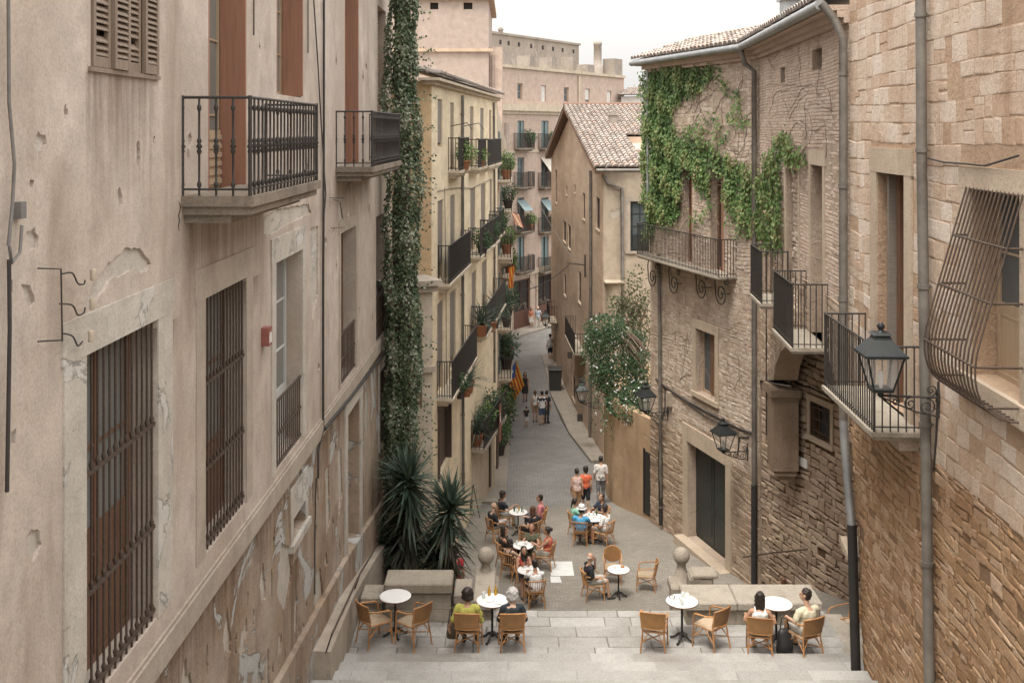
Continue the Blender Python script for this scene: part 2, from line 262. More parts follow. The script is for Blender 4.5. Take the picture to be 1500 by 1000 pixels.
M['blue'] = cloth((0.06, 0.13, 0.38)); M['flagred'] = cloth((0.50, 0.05, 0.035)); M['flagyellow'] = cloth((0.72, 0.42, 0.05)); M['flagwhite'] = cloth((0.75, 0.75, 0.73))
M['awning'] = cloth((0.20, 0.26, 0.265)); M['awningwhite'] = cloth((0.55, 0.50, 0.43))

# ---------------------------------------------------------------- object helpers
WL = {}
def wloc(o): return WL.get(o.name, Vector((0, 0, 0))) if o else Vector((0, 0, 0))
def tag(o, label, cat=None, group=None, kind=None):
    if label: o['label'] = label
    if cat: o['category'] = cat
    if group: o['group'] = group
    if kind: o['kind'] = kind
    return o
def thing(name, label, cat, loc=(0, 0, 0), rz=0.0, group=None):
    o = bpy.data.objects.new(name, None); COL.objects.link(o); o.empty_display_size = 0.3
    o.location = loc; o.rotation_euler = (0, 0, rz); WL[o.name] = Vector(loc) if rz == 0 else Vector(loc)
    return tag(o, label, cat, group)
def children(o): return [c for c in bpy.data.objects if c.parent == o]
def dup(root, loc, rz, label, group=None, scale=1.0, kids=None):
    r = root.copy(); COL.objects.link(r); r.location = loc; r.rotation_euler = (0, 0, rz); r.scale = (scale,)*3
    r['label'] = label
    if group: r['group'] = group
    for ch in (kids or children(root)):
        c = ch.copy(); COL.objects.link(c); c.parent = r
        for g in children(ch):
            d = g.copy(); COL.objects.link(d); d.parent = c
    return r
class MB:
    def __init__(s): s.v = []; s.f = []; s.t = []; s.m = []; s.sm = []
    def add(s, vs, fs, tint=0.5, mi=0, smooth=False):
        b = len(s.v); s.v += [tuple(p) for p in vs]
        for f in fs: s.f.append([b+i for i in f]); s.t.append(tint); s.m.append(mi); s.sm.append(smooth)
    def box(s, c, d, rot=None, tint=0.5, mi=0, bev=0.0):
        c = Vector(c); h = [x/2 for x in d]
        if bev > 0:
            vs = []; e = bev
            for ax in range(3):
                for sg in (-1, 1):
                    a1, a2 = [(1, 2), (2, 0), (0, 1)][ax]
                    for q1, q2 in ((-1, -1), (1, -1), (1, 1), (-1, 1)):
                        p = [0, 0, 0]; p[ax] = sg*h[ax]; p[a1] = q1*(h[a1]-e); p[a2] = q2*(h[a2]-e); vs.append(Vector(p))
            bmm = bmesh.new(); bv = [bmm.verts.new(p) for p in vs]
            r = bmesh.ops.convex_hull(bmm, input=bv); bmm.verts.index_update()
            fs = [[v.index for v in f.verts] for f in bmm.faces]; vs = [v.co.copy() for v in bmm.verts]; bmm.free()
        else:
            vs = [Vector((x*h[0], y*h[1], z*h[2])) for x in (-1, 1) for y in (-1, 1) for z in (-1, 1)]
            fs = [(0, 1, 3, 2), (4, 6, 7, 5), (0, 4, 5, 1), (2, 3, 7, 6), (0, 2, 6, 4), (1, 5, 7, 3)]
        if rot is not None: vs = [rot @ p for p in vs]
        s.add([p+c for p in vs], fs, tint, mi)
    def wbox(s, W, s0, s1, z0, z1, o0, o1, tint=0.5, mi=0):
        vs = [W.pt(a, z, o) for a in (s0, s1) for o in (o0, o1) for z in (z0, z1)]
        s.add(vs, [(0, 1, 3, 2), (4, 6, 7, 5), (0, 4, 5, 1), (2, 3, 7, 6), (0, 2, 6, 4), (1, 5, 7, 3)], tint, mi)
    def tube(s, pts, r, n=6, tint=0.5, mi=0, cap=True, smooth=True):
        pts = [Vector(p) for p in pts]; m = len(pts)
        if not hasattr(r, '__len__'): r = [r]*m
        vs = []; up0 = None
        for i, p in enumerate(pts):
            d = (pts[min(i+1, m-1)]-pts[max(i-1, 0)])
            d = d.normalized() if d.length > 1e-9 else Vector((0, 0, 1))
            if up0 is None:
                up0 = Vector((0, 0, 1)) if abs(d.z) < 0.9 else Vector((1, 0, 0))
            a = (up0-d*up0.dot(d)); a = a.normalized() if a.length > 1e-6 else d.orthogonal().normalized(); up0 = a; b = d.cross(a)
            for k in range(n): an = 2*math.pi*k/n; vs.append(p+(a*math.cos(an)+b*math.sin(an))*r[i])
        fs = [(i*n+k, i*n+(k+1) % n, (i+1)*n+(k+1) % n, (i+1)*n+k) for i in range(m-1) for k in range(n)]
        s.add(vs, fs, tint, mi, smooth)
        if cap: s.add(vs[:n], [list(range(n))[::-1]], tint, mi); s.add(vs[-n:], [list(range(n))], tint, mi)
    def lathe(s, prof, c=(0, 0, 0), n=12, tint=0.5, mi=0, smooth=True):
        c = Vector(c); vs = []; m = len(prof)
        for r_, z in prof:
            for k in range(n): an = 2*math.pi*(k+0.5)/n; vs.append(c+Vector((r_*math.cos(an), r_*math.sin(an), z)))
        fs = [(i*n+k, i*n+(k+1) % n, (i+1)*n+(k+1) % n, (i+1)*n+k) for i in range(m-1) for k in range(n)]
        s.add(vs, fs, tint, mi, smooth); s.add(vs[:n], [list(range(n))[::-1]], tint, mi); s.add(vs[-n:], [list(range(n))], tint, mi)
    def ell(s, c, r, rot=None, n=12, m=8, tint=0.5, mi=0):
        c = Vector(c); vs = [Vector((0, 0, -r[2]))]
        for i in range(1, m):
            ph = -math.pi/2+math.pi*i/m
            for k in range(n): an = 2*math.pi*k/n; vs.append(Vector((r[0]*math.cos(ph)*math.cos(an), r[1]*math.cos(ph)*math.sin(an), r[2]*math.sin(ph))))
        vs.append(Vector((0, 0, r[2]))); L = len(vs)-1
        fs = [(0, 1+(k+1) % n, 1+k) for k in range(n)]
        fs += [(1+i*n+k, 1+i*n+(k+1) % n, 1+(i+1)*n+(k+1) % n, 1+(i+1)*n+k) for i in range(m-2) for k in range(n)]
        fs += [(L, 1+(m-2)*n+k, 1+(m-2)*n+(k+1) % n) for k in range(n)]
        if rot is not None: vs = [rot @ p for p in vs]
        s.add([p+c for p in vs], fs, tint, mi, True)
    def caps(s, a, b, ra, rb, n=10):
        a = Vector(a); b = Vector(b); d = (b-a); d = d.normalized() if d.length > 1e-6 else Vector((0, 0, 1))
        s.tube([a-d*ra*0.9, a-d*ra*0.55, a, b, b+d*rb*0.55, b+d*rb*0.9], [ra*0.4, ra*0.83, ra, rb, rb*0.83, rb*0.4], n)
    def loft(s, rings, n=12):
        vs = []
        for c, rx, ry in rings:
            c = Vector(c)
            for k in range(n):
                an = 2*math.pi*k/n; cx, cy = math.cos(an), math.sin(an)
                vs.append(c+Vector((rx*math.copysign(abs(cx)**0.85, cx), ry*math.copysign(abs(cy)**0.85, cy), 0)))
        m = len(rings)
        fs = [(i*n+k, i*n+(k+1) % n, (i+1)*n+(k+1) % n, (i+1)*n+k) for i in range(m-1) for k in range(n)]
        fs += [list(range(n))[::-1], [(m-1)*n+k for k in range(n)]]
        s.add(vs, fs, 0.5, 0, True)
    def leaf(s, p, d, nrm, L, w, tint, fold=0.15):
        d = Vector(d).normalized(); sd_ = d.cross(nrm); sd_ = sd_.normalized() if sd_.length > 1e-6 else d.orthogonal().normalized(); nn = sd_.cross(d)
        s.add([p, p+d*L*0.45+sd_*w*0.5+nn*w*fold, p+d*L, p+d*L*0.45-sd_*w*0.5+nn*w*fold], [(0, 1, 2), (0, 2, 3)], tint)
    def blade(s, p, d, L, w, droop, tint, seg=4):
        d = Vector(d).normalized(); side = d.cross(Vector((0, 0, 1))); side = side.normalized() if side.length > 1e-3 else Vector((1, 0, 0))
        vs = []; q = Vector(p); dd = d.copy()
        for i in range(seg+1):
            t = i/seg; ww = w*(1-t**1.6)*(0.7+0.6*min(t*3, 1)*0.5)+0.002; up = side.cross(dd)
            vs += [q-side*ww+up*ww*0.35, q, q+side*ww+up*ww*0.35]; q = q+dd*(L/seg); dd = (dd+Vector((0, 0, -droop/seg))).normalized()
        fs = []
        for i in range(seg): a = i*3; fs += [(a, a+1, a+4, a+3), (a+1, a+2, a+5, a+4)]
        s.add(vs, fs, tint)
    def build(s, name, mats, parent=None):
        me = bpy.data.meshes.new(name); off = wloc(parent)
        me.from_pydata([(p[0]-off.x, p[1]-off.y, p[2]-off.z) for p in s.v], [], s.f)
        if not isinstance(mats, (list, tuple)): mats = [mats]
        for m in mats: me.materials.append(m)
        me.polygons.foreach_set('material_index', s.m); me.polygons.foreach_set('use_smooth', s.sm)
        at = me.attributes.new('tint', 'FLOAT', 'FACE'); at.data.foreach_set('value', s.t); me.update()
        o = bpy.data.objects.new(name, me); COL.objects.link(o)
        if parent: o.parent = parent; WL[o.name] = off
        return o
def struct(name, mb, mats): o = mb.build(name, mats); o['kind'] = 'structure'; return o

class Wall:
    """vertical wall seen from the street: a is its left end, b its right end, as the street sees it"""
    def __init__(s, a, b):
        s.a = Vector((a[0], a[1], 0)); d = Vector((b[0]-a[0], b[1]-a[1], 0)); s.len = d.length; s.u = d.normalized(); s.n = s.u.cross(Vector((0, 0, 1)))
    def hit(s, px, py):
        dx = (px-750)/F; ux, uy = s.u.x, s.u.y
        t = (s.a.x*uy-s.a.y*ux)/(dx*uy-ux); x, y = dx*t, t
        return ((x-s.a.x)*ux+(y-s.a.y)*uy, ZC-(py-HY)/F*t)
    def pt(s, u, z, o=0.0): p = s.a+s.u*u+s.n*o; return Vector((p.x, p.y, z))
    def rect(s, x0, y0, x1, y1):
        """opening from its left top pixel and left bottom y and right x"""
        a, zt = s.hit(x0, y0); _, zb = s.hit(x0, y1); b, _ = s.hit(x1, y0)
        return (a, zb, b, zt)
def rpoly(r): return [(r[0], r[1]), (r[2], r[1]), (r[2], r[3]), (r[0], r[3])]
def sheet(mb, W, outline, holes, depth, mi=0, jmi=0, jtint=0.5, scars=()):
    holes = list(holes); nh = len(holes); holes += list(scars)
    polys = [[Vector((a, b, 0)) for a, b in outline]]+[[Vector((a, b, 0)) for a, b in h] for h in holes]
    flat = [p for q in polys for p in q]; tris = tessellate_polygon(polys)
    vs = [W.pt(p.x, p.y) for p in flat]; fs = []
    for t in tris:
        a, b, c = (vs[i] for i in t)
        fs.append(t if (b-a).cross(c-a).dot(W.n) > 0 else (t[0], t[2], t[1]))
    mb.add(vs, fs, 0.5, mi)
    for k, h in enumerate(holes):
        dp = depth if k < nh else .03
        for i in range(len(h)):
            p, q = h[i], h[(i+1) % len(h)]
            mb.add([W.pt(*p), W.pt(*q), W.pt(*q, -dp), W.pt(*p, -dp)], [(0, 1, 2, 3)], jtint, jmi)
def shell(W, outline, holes, depth, D, parent, mfront, mside, fname='facade', sname='side_wall', top=True, scars=()):
    mb = MB(); sheet(mb, W, outline, holes, depth, scars=scars); f = mb.build(fname, mfront, parent)
    mb = MB(); n = len(outline)
    for i in range(n):
        p, q = outline[i], outline[(i+1) % n]
        mb.add([W.pt(*p, -0.002), W.pt(*q, -0.002), W.pt(*q, -D), W.pt(*p, -D)], [(0, 1, 2, 3)])
    mb.add([W.pt(*p, -D) for p in outline], [list(range(n))])
    sd_ = mb.build(sname, mside, parent); return f, sd_
def scan(polys, z):
    xs = []
    for p in polys:
        for i in range(len(p)):
            (a, za), (b, zb) = p[i], p[(i+1) % len(p)]
            if (za <= z) != (zb <= z): xs.append(a+(b-a)*(z-za)/(zb-za))
    xs.sort(); return [(xs[i], xs[i+1]) for i in range(0, len(xs)-1, 2)]
def inter(A, B):
    r = []
    for a in A:
        for b in B:
            lo, hi = max(a[0], b[0]), min(a[1], b[1])
            if hi-lo > 0.02: r.append((lo, hi))
    return r
def block(mb, fn, s0, s1, z0, z1, p, j, tint, e=0.022):
    e = min(e, (s1-s0)*0.3, (z1-z0)*0.3)
    cs = [(s0+U(-j, j), z0+U(-j, j)), (s1+U(-j, j), z0+U(-j, j)), (s1+U(-j, j), z1+U(-j, j)), (s0+U(-j, j), z1+U(-j, j))]
    cx, cz = (s0+s1)/2, (z0+z1)/2
    def ins(k): return [(a+math.copysign(k, cx-a), b+math.copysign(k, cz-b)) for a, b in cs]
    vs = [fn(a, b, -0.004) for a, b in cs]+[fn(a, b, p*0.75) for a, b in ins(e*0.25)]+[fn(a, b, p+U(-p, p)*0.22) for a, b in ins(e)]
    fs = [(i+4*k, (i+1) % 4+4*k, (i+1) % 4+4*(k+1), i+4*(k+1)) for k in (0, 1) for i in range(4)]+[(8, 9, 10, 11)]
    mb.add(vs, fs, tint)
from mathutils import noise as mn
def masonry(mb, W, outline, holes, rowh, bw, gap=0.008, proud=(0.008, 0.03), j=0.008, zr=None, skip=0.0, tr=(0, 1), warp=0.0):
    so = U(0, 90)
    class WW:
        @staticmethod
        def pt(a, b, o): return W.pt(a+warp*mn.noise((a*.8+so, b*.8, 3)), b+warp*1.3*mn.noise((a*.6, b*.9+so, 9)), o)
    zs = [p[1] for p in outline]; z0, z1 = zr or (min(zs), max(zs)); polys = [outline]+holes; z = z0
    while z < z1-0.03:
        h = min(U(*rowh), z1-z)
        for a, b in inter(scan(polys, z+0.004), scan(polys, z+h-0.004)):
            s = a
            while s < b-0.02:
                w = U(*bw)
                if b-(s+w) < bw[0]*0.6: w = b-s
                bare = mn.noise((s*.55+so, z*.55, 1.7)) > .62-skip*2.2
                if rnd.random() > skip*(.5+3.5*bare):
                    tcl = .25*mn.noise((s*.7, z*.7+so, 5))
                    if h > 0.2 and w < h*1.4 and rnd.random() < 0.25:   # split course
                        k = U(0.4, 0.6)*h
                        for q0, q1 in ((z, z+k), (z+k, z+h)): block(mb, WW.pt, s+gap, s+w-gap, q0+gap, q1-gap, U(*proud), j, U(*tr)+tcl)
                    else: block(mb, WW.pt, s+gap, s+w-gap, z+gap, z+h-gap, U(*proud), j, U(*tr)+tcl)
                s += w
        z += h
def winbars(mb, W, r, o, fw, nx, ny, th=0.05, bw=0.025):
    s0, z0, s1, z1 = r
    mb.wbox(W, s0, s0+fw, z0, z1, o-th, o); mb.wbox(W, s1-fw, s1, z0, z1, o-th, o)
    mb.wbox(W, s0+fw, s1-fw, z0, z0+fw, o-th, o); mb.wbox(W, s0+fw, s1-fw, z1-fw, z1, o-th, o)
    zz = [z0+fw]+[z0+(z1-z0)*k/ny for k in range(1, ny)]+[z1-fw]
    for k in range(1, nx):
        s = s0+(s1-s0)*k/nx; mb.wbox(W, s-bw*0.8, s+bw*0.8, z0+fw, z1-fw, o-th+0.004, o-0.004)
    for z in zz[1:-1]: mb.wbox(W, s0+fw, s1-fw, z-bw/2, z+bw/2, o-th+0.008, o-0.008)
def window(W, r, o, parent, fm, gm=None, nx=2, ny=3, fw=0.06, name='window'):
    mb = MB(); winbars(mb, W, r, o, fw, nx, ny); f = mb.build(name, fm, parent)
    mb = MB(); mb.wbox(W, r[0]-0.02, r[2]+0.02, r[1]-0.02, r[3]+0.02, o-0.07, o-0.03); mb.build('glass_pane', gm or M['glass'], f)
    return f
def surround(W, r, parent, m, w=0.2, top=0.25, p=0.03, sill=0.0, bottom=True):
    mb = MB(); s0, z0, s1, z1 = r
    zb = z0 if not sill else z0
    mb.wbox(W, s0-w, s0-0.003, zb, z1, -0.05, p, U(0.2, 0.8)); mb.wbox(W, s1+0.003, s1+w, zb, z1, -0.05, p, U(0.2, 0.8))
    mb.wbox(W, s0-w-0.03, s1+w+0.03, z1+0.002, z1+top, -0.05, p+0.004, 0.6)
    if sill: mb.wbox(W, s0-w-0.04, s1+w+0.04, z0-sill, z0-0.002, -0.2, p+0.05, 0.5)
    return mb.build('surround', m, parent)
def rail(mb, pts, z0, h, sp=0.11, r=0.009, ornate=False, n=5, topr=0.016):
    """railing along a polyline of (x, y)"""
    for i in range(len(pts)-1):
        a, b = Vector((*pts[i], 0)), Vector((*pts[i+1], 0)); L = (b-a).length; k = max(1, round(L/sp))
        for q in range(k+1 if i == len(pts)-2 else k):
            p = a+(b-a)*q/k
            if ornate:
                prof = [(0, 1), (0.08, 1), (0.1, 1.9), (0.13, 1.9), (0.15, 1), (0.42, 1.0), (0.45, 2.3), (0.48, 1.3), (0.5, 2.9), (0.53, 1.3), (0.56, 2.3), (0.59, 1.0), (0.86, 1), (0.88, 1.9), (0.91, 1.9), (0.93, 1), (1, 1)]
                mb.tube([p+Vector((0, 0, z0+h*t)) for t, _ in prof], [r*k_ for _, k_ in prof], n, cap=False)
            else: mb.tube([p+Vector((0, 0, z0)), p+Vector((0, 0, z0+h))], r, 4, cap=False)
        d = (b-a).normalized()
        for zz, rr in ((z0+h, topr), (z0+0.07, topr*0.7)): mb.tube([a+Vector((0, 0, zz))-d*topr, b+Vector((0, 0, zz))+d*topr], rr, 6)
    for p in pts: mb.tube([(p[0], p[1], z0), (p[0], p[1], z0+h+0.02)], r*1.7, 6)
def balcony(W, s0, s1, z, depth, h, parent, sm, im, th=0.12, sp=0.11, r=0.009, ornate=False, corbel=True, panel=None):
    mb = MB(); mb.wbox(W, s0-0.04, s1+0.04, z-th*0.55, z, -0.05, depth+0.05); mb.wbox(W, s0, s1, z-th, z-th*0.55-0.002, -0.05, depth)
    if corbel: mb.wbox(W, s0+0.06, s1-0.06, z-th-0.09, z-th-0.002, -0.05, depth*0.7); 
    b = mb.build('balcony', sm, parent)
    mb = MB(); P4 = [W.pt(s0, 0, 0), W.pt(s0, 0, depth), W.pt(s1, 0, depth), W.pt(s1, 0, 0)]
    rail(mb, [(p.x, p.y) for p in P4], z, h, sp, r, ornate); mb.build('railing', im, b)
    if panel:
        mb = MB(); mb.wbox(W, s0+0.02, s1-0.02, z+0.06, z+h-0.04, depth-0.04, depth-0.025); mb.build('panel', panel, b)
    return b
def grille(W, r, o, parent, m, nv=9, nh=3, rr=0.011, spear=False, zs=None):
    mb = MB(); s0, z0, s1, z1 = r
    for k in range(nv):
        s = s0+(s1-s0)*(k+0.5)/nv; mb.tube([W.pt(s, z0, o), W.pt(s, z1, o)], rr, 5, cap=False)
        if spear:
            for z in (zs or []): mb.tube([W.pt(s, z+0.01, o), W.pt(s, z+0.06, o), W.pt(s, z+0.1, o)], [rr, rr*2.1, rr*0.8], 5, cap=False)
    for z in (zs or [z0+(z1-z0)*(k+0.5)/nh for k in range(nh)]): mb.wbox(W, s0, s1, z-0.018, z+0.018, o-0.014, o+0.014)
    return mb.build('grille', m, parent)
def tiles(mb, o, ud, vd, nu, nv, w=0.22, L=0.42, nseg=4):
    """cover tiles laid in columns; ud along the eave, vd down the slope"""
    o = Vector(o); ud = Vector(ud).normalized(); vd = Vector(vd).normalized(); n = ud.cross(vd); n = n if n.z > 0 else -n
    mb.add([o-n*0.02, o+ud*nu*w-n*0.02, o+ud*nu*w+vd*nv*L-n*0.02, o+vd*nv*L-n*0.02], [(0, 1, 2, 3)], 0.1)
    for i in range(nu):
        for k in range(nv):
            t = rnd.random(); vs = []; jx = U(-0.012, 0.012); jz = U(-0.008, 0.012)
            for e, (vv, rw, hh) in enumerate(((k*L-0.03, 0.40, 0.0), ((k+1)*L+0.05, 0.52, 0.045))):
                for q in range(nseg+1):
                    an = math.pi*q/nseg; vs.append(o+ud*((i+0.5)*w+jx-math.cos(an)*w*rw)+vd*vv+n*(math.sin(an)*w*0.42+hh+jz))
            fs = [(q, q+1, nseg+2+q, nseg+1+q) for q in range(nseg)]; mb.add(vs, fs, t, 0, True)
            mb.add(vs[nseg+1:], [list(range(nseg+1))], 0.05)
def pipe(W, pts, r, parent, m, name='drainpipe', o=0.1, rings=True):
    """pts in photo pixels on the wall"""
    q = [W.pt(*W.hit(*p), o) for p in pts]; mb = MB(); mb.tube(q, r, 10)
    if rings:
        z = q[0].z-0.6
        while z > q[-1].z+0.3:
            for a, b in zip(q, q[1:]):
                if a.z >= z > b.z and abs(a.z-b.z) > 0.3:
                    p = a+(b-a)*((a.z-z)/(a.z-b.z)); mb.tube([p+Vector((0, 0, 0.03)), p-Vector((0, 0, 0.03))], r*1.2, 10); mb.tube([p, p-W.n*(o+0.02)], 0.012, 5)
            z -= 1.9
    return mb.build(name, m, parent)
def wire(W, pts, r, parent, m=None, o=0.025, name='cable'):
    mb = MB(); mb.tube([W.pt(*W.hit(*p), o) for p in pts], r, 5); return mb.build(name, m or M['cable'], parent)
def ragged(poly, step=.05, j=.016):
    pts = []
    for i in range(len(poly)):
        a, b = Vector(poly[i]), Vector(poly[(i+1) % len(poly)]); k = max(2, int((b-a).length/step))
        for q in range(k): p = a+(b-a)*(q/k)+Vector((U(-j, j), U(-j, j))); pts.append((p.x, p.y))
    return pts
def tess_area(polys):
    flat = [p for q in polys for p in q]; a = 0
    for t in tessellate_polygon([[Vector((x, y, 0)) for x, y in q] for q in polys]):
        p, q, r = (flat[k] for k in t); a += abs((q[0]-p[0])*(r[1]-p[1])-(r[0]-p[0])*(q[1]-p[1]))/2
    return a
def poly_area(p): return abs(sum(p[i][0]*p[(i+1) % len(p)][1]-p[(i+1) % len(p)][0]*p[i][1] for i in range(len(p))))/2
def good_scars(outline, holes, scars):
    acc = []; base = poly_area(outline)-sum(poly_area(h) for h in holes)
    def rec(ls):
        if not ls: return
        if abs(tess_area([outline]+holes+acc+ls)-(base-sum(poly_area(q) for q in acc+ls))) < 2e-3: acc.extend(ls)
        elif len(ls) > 1: rec(ls[:len(ls)//2]); rec(ls[len(ls)//2:])
    rec([q for q in scars if abs(tess_area([q])-poly_area(q)) < 5e-4])
    return acc
def scar_backs(W, scars, parent, m):
    for h in scars:
        mb = MB(); tr = tessellate_polygon([[Vector((a, b, 0)) for a, b in h]]); vs = [W.pt(a, b, -.028) for a, b in h]; fs = []
        for t in tr:
            a, b, c = (vs[i] for i in t); fs.append(t if (b-a).cross(c-a).dot(W.n) > 0 else (t[0], t[2], t[1]))
        mb.add(vs, fs); mb.build('bare_patch', m, parent)
def blob(cx, cz, rx, rz_):
    n = 12; ph = U(0, 6.3); return [(cx+math.cos(2*math.pi*i/n)*rx*(.72+.28*math.sin(2*(2*math.pi*i/n)+ph)+U(-.14, .14)), cz+math.sin(2*math.pi*i/n)*rz_*(.72+.28*math.sin(3*(2*math.pi*i/n)+ph)+U(-.14, .14))) for i in range(n)]
def clear(p, others, pad=.05):
    ax = [q[0] for q in p]; az = [q[1] for q in p]
    for o in others:
        bx = [q[0] for q in o]; bz = [q[1] for q in o]
        if max(ax)+pad > min(bx) and min(ax)-pad < max(bx) and max(az)+pad > min(bz) and min(az)-pad < max(bz): return False
    return True
def scarpatch(W, px, parent, m=None, p=0.012, name='plaster_scar'):
    """bare patch: irregular slab standing slightly proud, ragged rim"""
    poly = [W.hit(*q) for q in px]; pts = []
    for i in range(len(poly)):
        a, b = Vector(poly[i]), Vector(poly[(i+1) % len(poly)]); k = max(2, int((b-a).length/0.06))
        for q in range(k): t = q/k; pts.append(a+(b-a)*t+Vector((U(-0.02, 0.02), U(-0.02, 0.02))))
    mb = MB(); n = len(pts); c = sum(pts, Vector((0, 0)))/n
    tr = tessellate_polygon([[Vector((q.x, q.y, 0)) for q in pts]])
    inn = [W.pt(q.x, q.y, p) for q in pts]; out = [W.pt(q.x, q.y, -0.01) for q in pts]
    mb.add(inn, [t for t in tr]); mb.add(inn+out, [(i, (i+1) % n, n+(i+1) % n, n+i) for i in range(n)])
    return mb.build(name, m or M['scar'], parent)

# ---------------------------------------------------------------- ground profile: depth below eye level along the street
GK = [(20.9, 12.2), (26, 12.3), (32, 12.75), (37.5, 13.35), (56, 15.3), (62, 15.6), (140, 15.6)]
TER = 9.5
def gH(Y):
    if Y <= GK[0][0]: return GK[0][1]
    for (a, ha), (b, hb) in zip(GK, GK[1:]):
        if Y <= b: return ha+(hb-ha)*(Y-a)/(b-a)
    return GK[-1][1]
def gz(Y): return ZC-gH(Y)
def gp(px, py, h=0.0):
    """street point whose spot at height h above ground is seen at that pixel"""
    lo, hi = 21.0, 139.0
    for _ in range(60):
        m_ = (lo+hi)/2
        if (gH(m_)-h)/m_ > (py-HY)/F: lo = m_
        else: hi = m_
    return Vector(((px-750)/F*lo, lo, gz(lo)))
def tp(px, py, h=0.0):
    Y = (TER-h)*F/(py-HY); return Vector(((px-750)/F*Y, Y, ZC-TER))
def hz(H): return ZC-H

# ================================================================ SETTING: ground
def grid(mb, xs, ys, zf):
    for x0, x1 in zip(xs, xs[1:]):
        for y0, y1 in zip(ys, ys[1:]): mb.add([(x0, y0, zf(y0)), (x1, y0, zf(y0)), (x1, y1, zf(y1)), (x0, y1, zf(y1))], [(0, 1, 2, 3)])
mb = MB(); mb.add([(-400, -200, -3), (400, -200, -3), (400, 900, -3), (-400, 900, -3)], [(0, 1, 2, 3)]); struct('ground', mb, M['joint'])
mb = MB(); grid(mb, [-4.5, 12], [20.5, 24, 26, 28, 30, 32, 34, 36, 37.5], gz); struct('plaza', mb, M['plaza'])
mb = MB(); grid(mb, [-6, 14], [37.5, 42, 48, 54, 56, 59, 62, 75, 90, 110], gz); struct('street', mb, M['street'])
# pavements either side of the street, each a real step above it
mb = MB()
kp = [(gp(878, 690).x, gp(878, 690).y), (gp(834, 640).x, gp(834, 640).y), (gp(801, 564).x, gp(801, 564).y), (gp(790, 535).x, gp(790, 535).y)]
kp = [(3.35, 44.8), (2.78, 51.3), (2.28, 62), (2.05, 73)]
for (xa, ya), (xb, yb) in zip(kp, kp[1:]):
    A, B = gz(ya)+0.13, gz(yb)+0.13
    mb.add([(xa, ya, A), (xa+2.2, ya, A), (xb+2.2, yb, B), (xb, yb, B)], [(0, 1, 2, 3)])
    mb.add([(xa, ya, A), (xb, yb, B), (xb, yb, B-0.3), (xa, ya, A-0.3)], [(0, 1, 2, 3)])
xa, ya = kp[0]; mb.add([(xa, ya, gz(ya)+.13), (xa+2.2, ya, gz(ya)+.13), (xa+2.2, ya, gz(ya)-.2), (xa, ya, gz(ya)-.2)], [(0, 1, 2, 3)])
struct('pavement', mb, M['sidewalk'])
mb = MB()
for (xa, ya), (xb, yb) in zip([(-0.22, 37.8), (-0.05, 56), (0.0, 64), (-0.3, 74)], [(-0.05, 56), (0.0, 64), (-0.3, 74)]):
    A, B = gz(ya)+0.1, gz(yb)+0.1
    mb.add([(xa-2.5, ya, A), (xa, ya, A), (xb, yb, B), (xb-2.5, yb, B)], [(0, 1, 2, 3)]); mb.add([(xa, ya, A), (xa, ya, A-.3), (xb, yb, B-.3), (xb, yb, B)], [(0, 1, 2, 3)])
mb.add([(-2.7, 37.8, gz(37.8)+.1), (-.22, 37.8, gz(37.8)+.1), (-.22, 37.8, gz(37.8)-.2), (-2.7, 37.8, gz(37.8)-.2)], [(0, 1, 2, 3)])
struct('pavement', mb, M['sidewalk'])
# far pavement in front of the end building, at an angle to the street
mb = MB(); EU = Vector((10.8, 17, 0)).normalized(); EN = EU.cross(Vector((0, 0, 1)))
p0 = Vector((-2.4, 77.6, 0)); q = [p0, p0+EU*24, p0+EU*24+EN*1.5, p0+EN*1.5]
mb.add([(p.x, p.y, 0.14) for p in q]+[(p.x, p.y, -0.1) for p in q], [(0, 1, 2, 3)[::-1], (0, 1, 5, 4), (1, 2, 6, 5), (2, 3, 7, 6), (3, 0, 4, 7)]); struct('pavement', mb, M['sidewalk'])

def slabs(mb, x0, x1, y0, y1, z, bw, rowgap=0.007):
    x = x0
    while x < x1-0.02:
        w = U(*bw)
        if x1-(x+w) < bw[0]*0.6: w = x1-x
        zz = z+U(-0.004, 0.004)
        block(mb, lambda a, b, o: Vector((a, b, zz-0.012+o)), x+rowgap, x+w-rowgap, y0+rowgap, y1-rowgap, U(0.008, 0.014), 0.012, rnd.random(), 0.024); x += w
TZ = ZC-TER
mb = MB(); edges = [18.97, 19.16, 19.45, 19.85, 20.26, 20.66, 20.95]
mb.box((1.35, 19.97, TZ-0.012-1.5), (9.7, 2.0, 3.0)); slabm = MB()
for a, b in zip(edges, edges[1:]): slabs(slabm, -3.45, 6.15, a, b, TZ, (0.5, 1.15))
struct('terrace', mb, M['joint']); o_ = struct('terrace_floor', slabm, M['paving'])
mb = MB(); slabm = MB(); y = 18.97; z = TZ; k = 0
while y > 1.0:
    run, rise = (0.56, 0.13) if y > 15.2 else (0.40, 0.165)
    z += rise; k += 1; x0 = -3.75; x1 = 6.2
    mb.box(((x0+x1)/2, y-run/2-0.02, z-0.012-0.6), (x1-x0, run+0.04, 1.2))
    if k < 14: slabs(slabm, x0, x1, y-run, y, z, (0.6, 1.5)); 
    if k < 14: slabm.box(((x0+x1)/2, y-0.02, z-0.075), (x1-x0, 0.05, 0.12), None, 0.5)
    y -= run
struct('stairs', mb, M['paving']); struct('stair_treads', slabm, M['paving'])
mb = MB(); n = 17
for i in range(n):
    yy = 20.97+i*0.3; z = TZ-(i+1)*(TZ-gz(26.1))/n; mb.box((1.45, yy+0.16, z-0.75), (3.9, 0.33, 1.5), None, rnd.random())
struct('lower_stairs', mb, M['paving'])
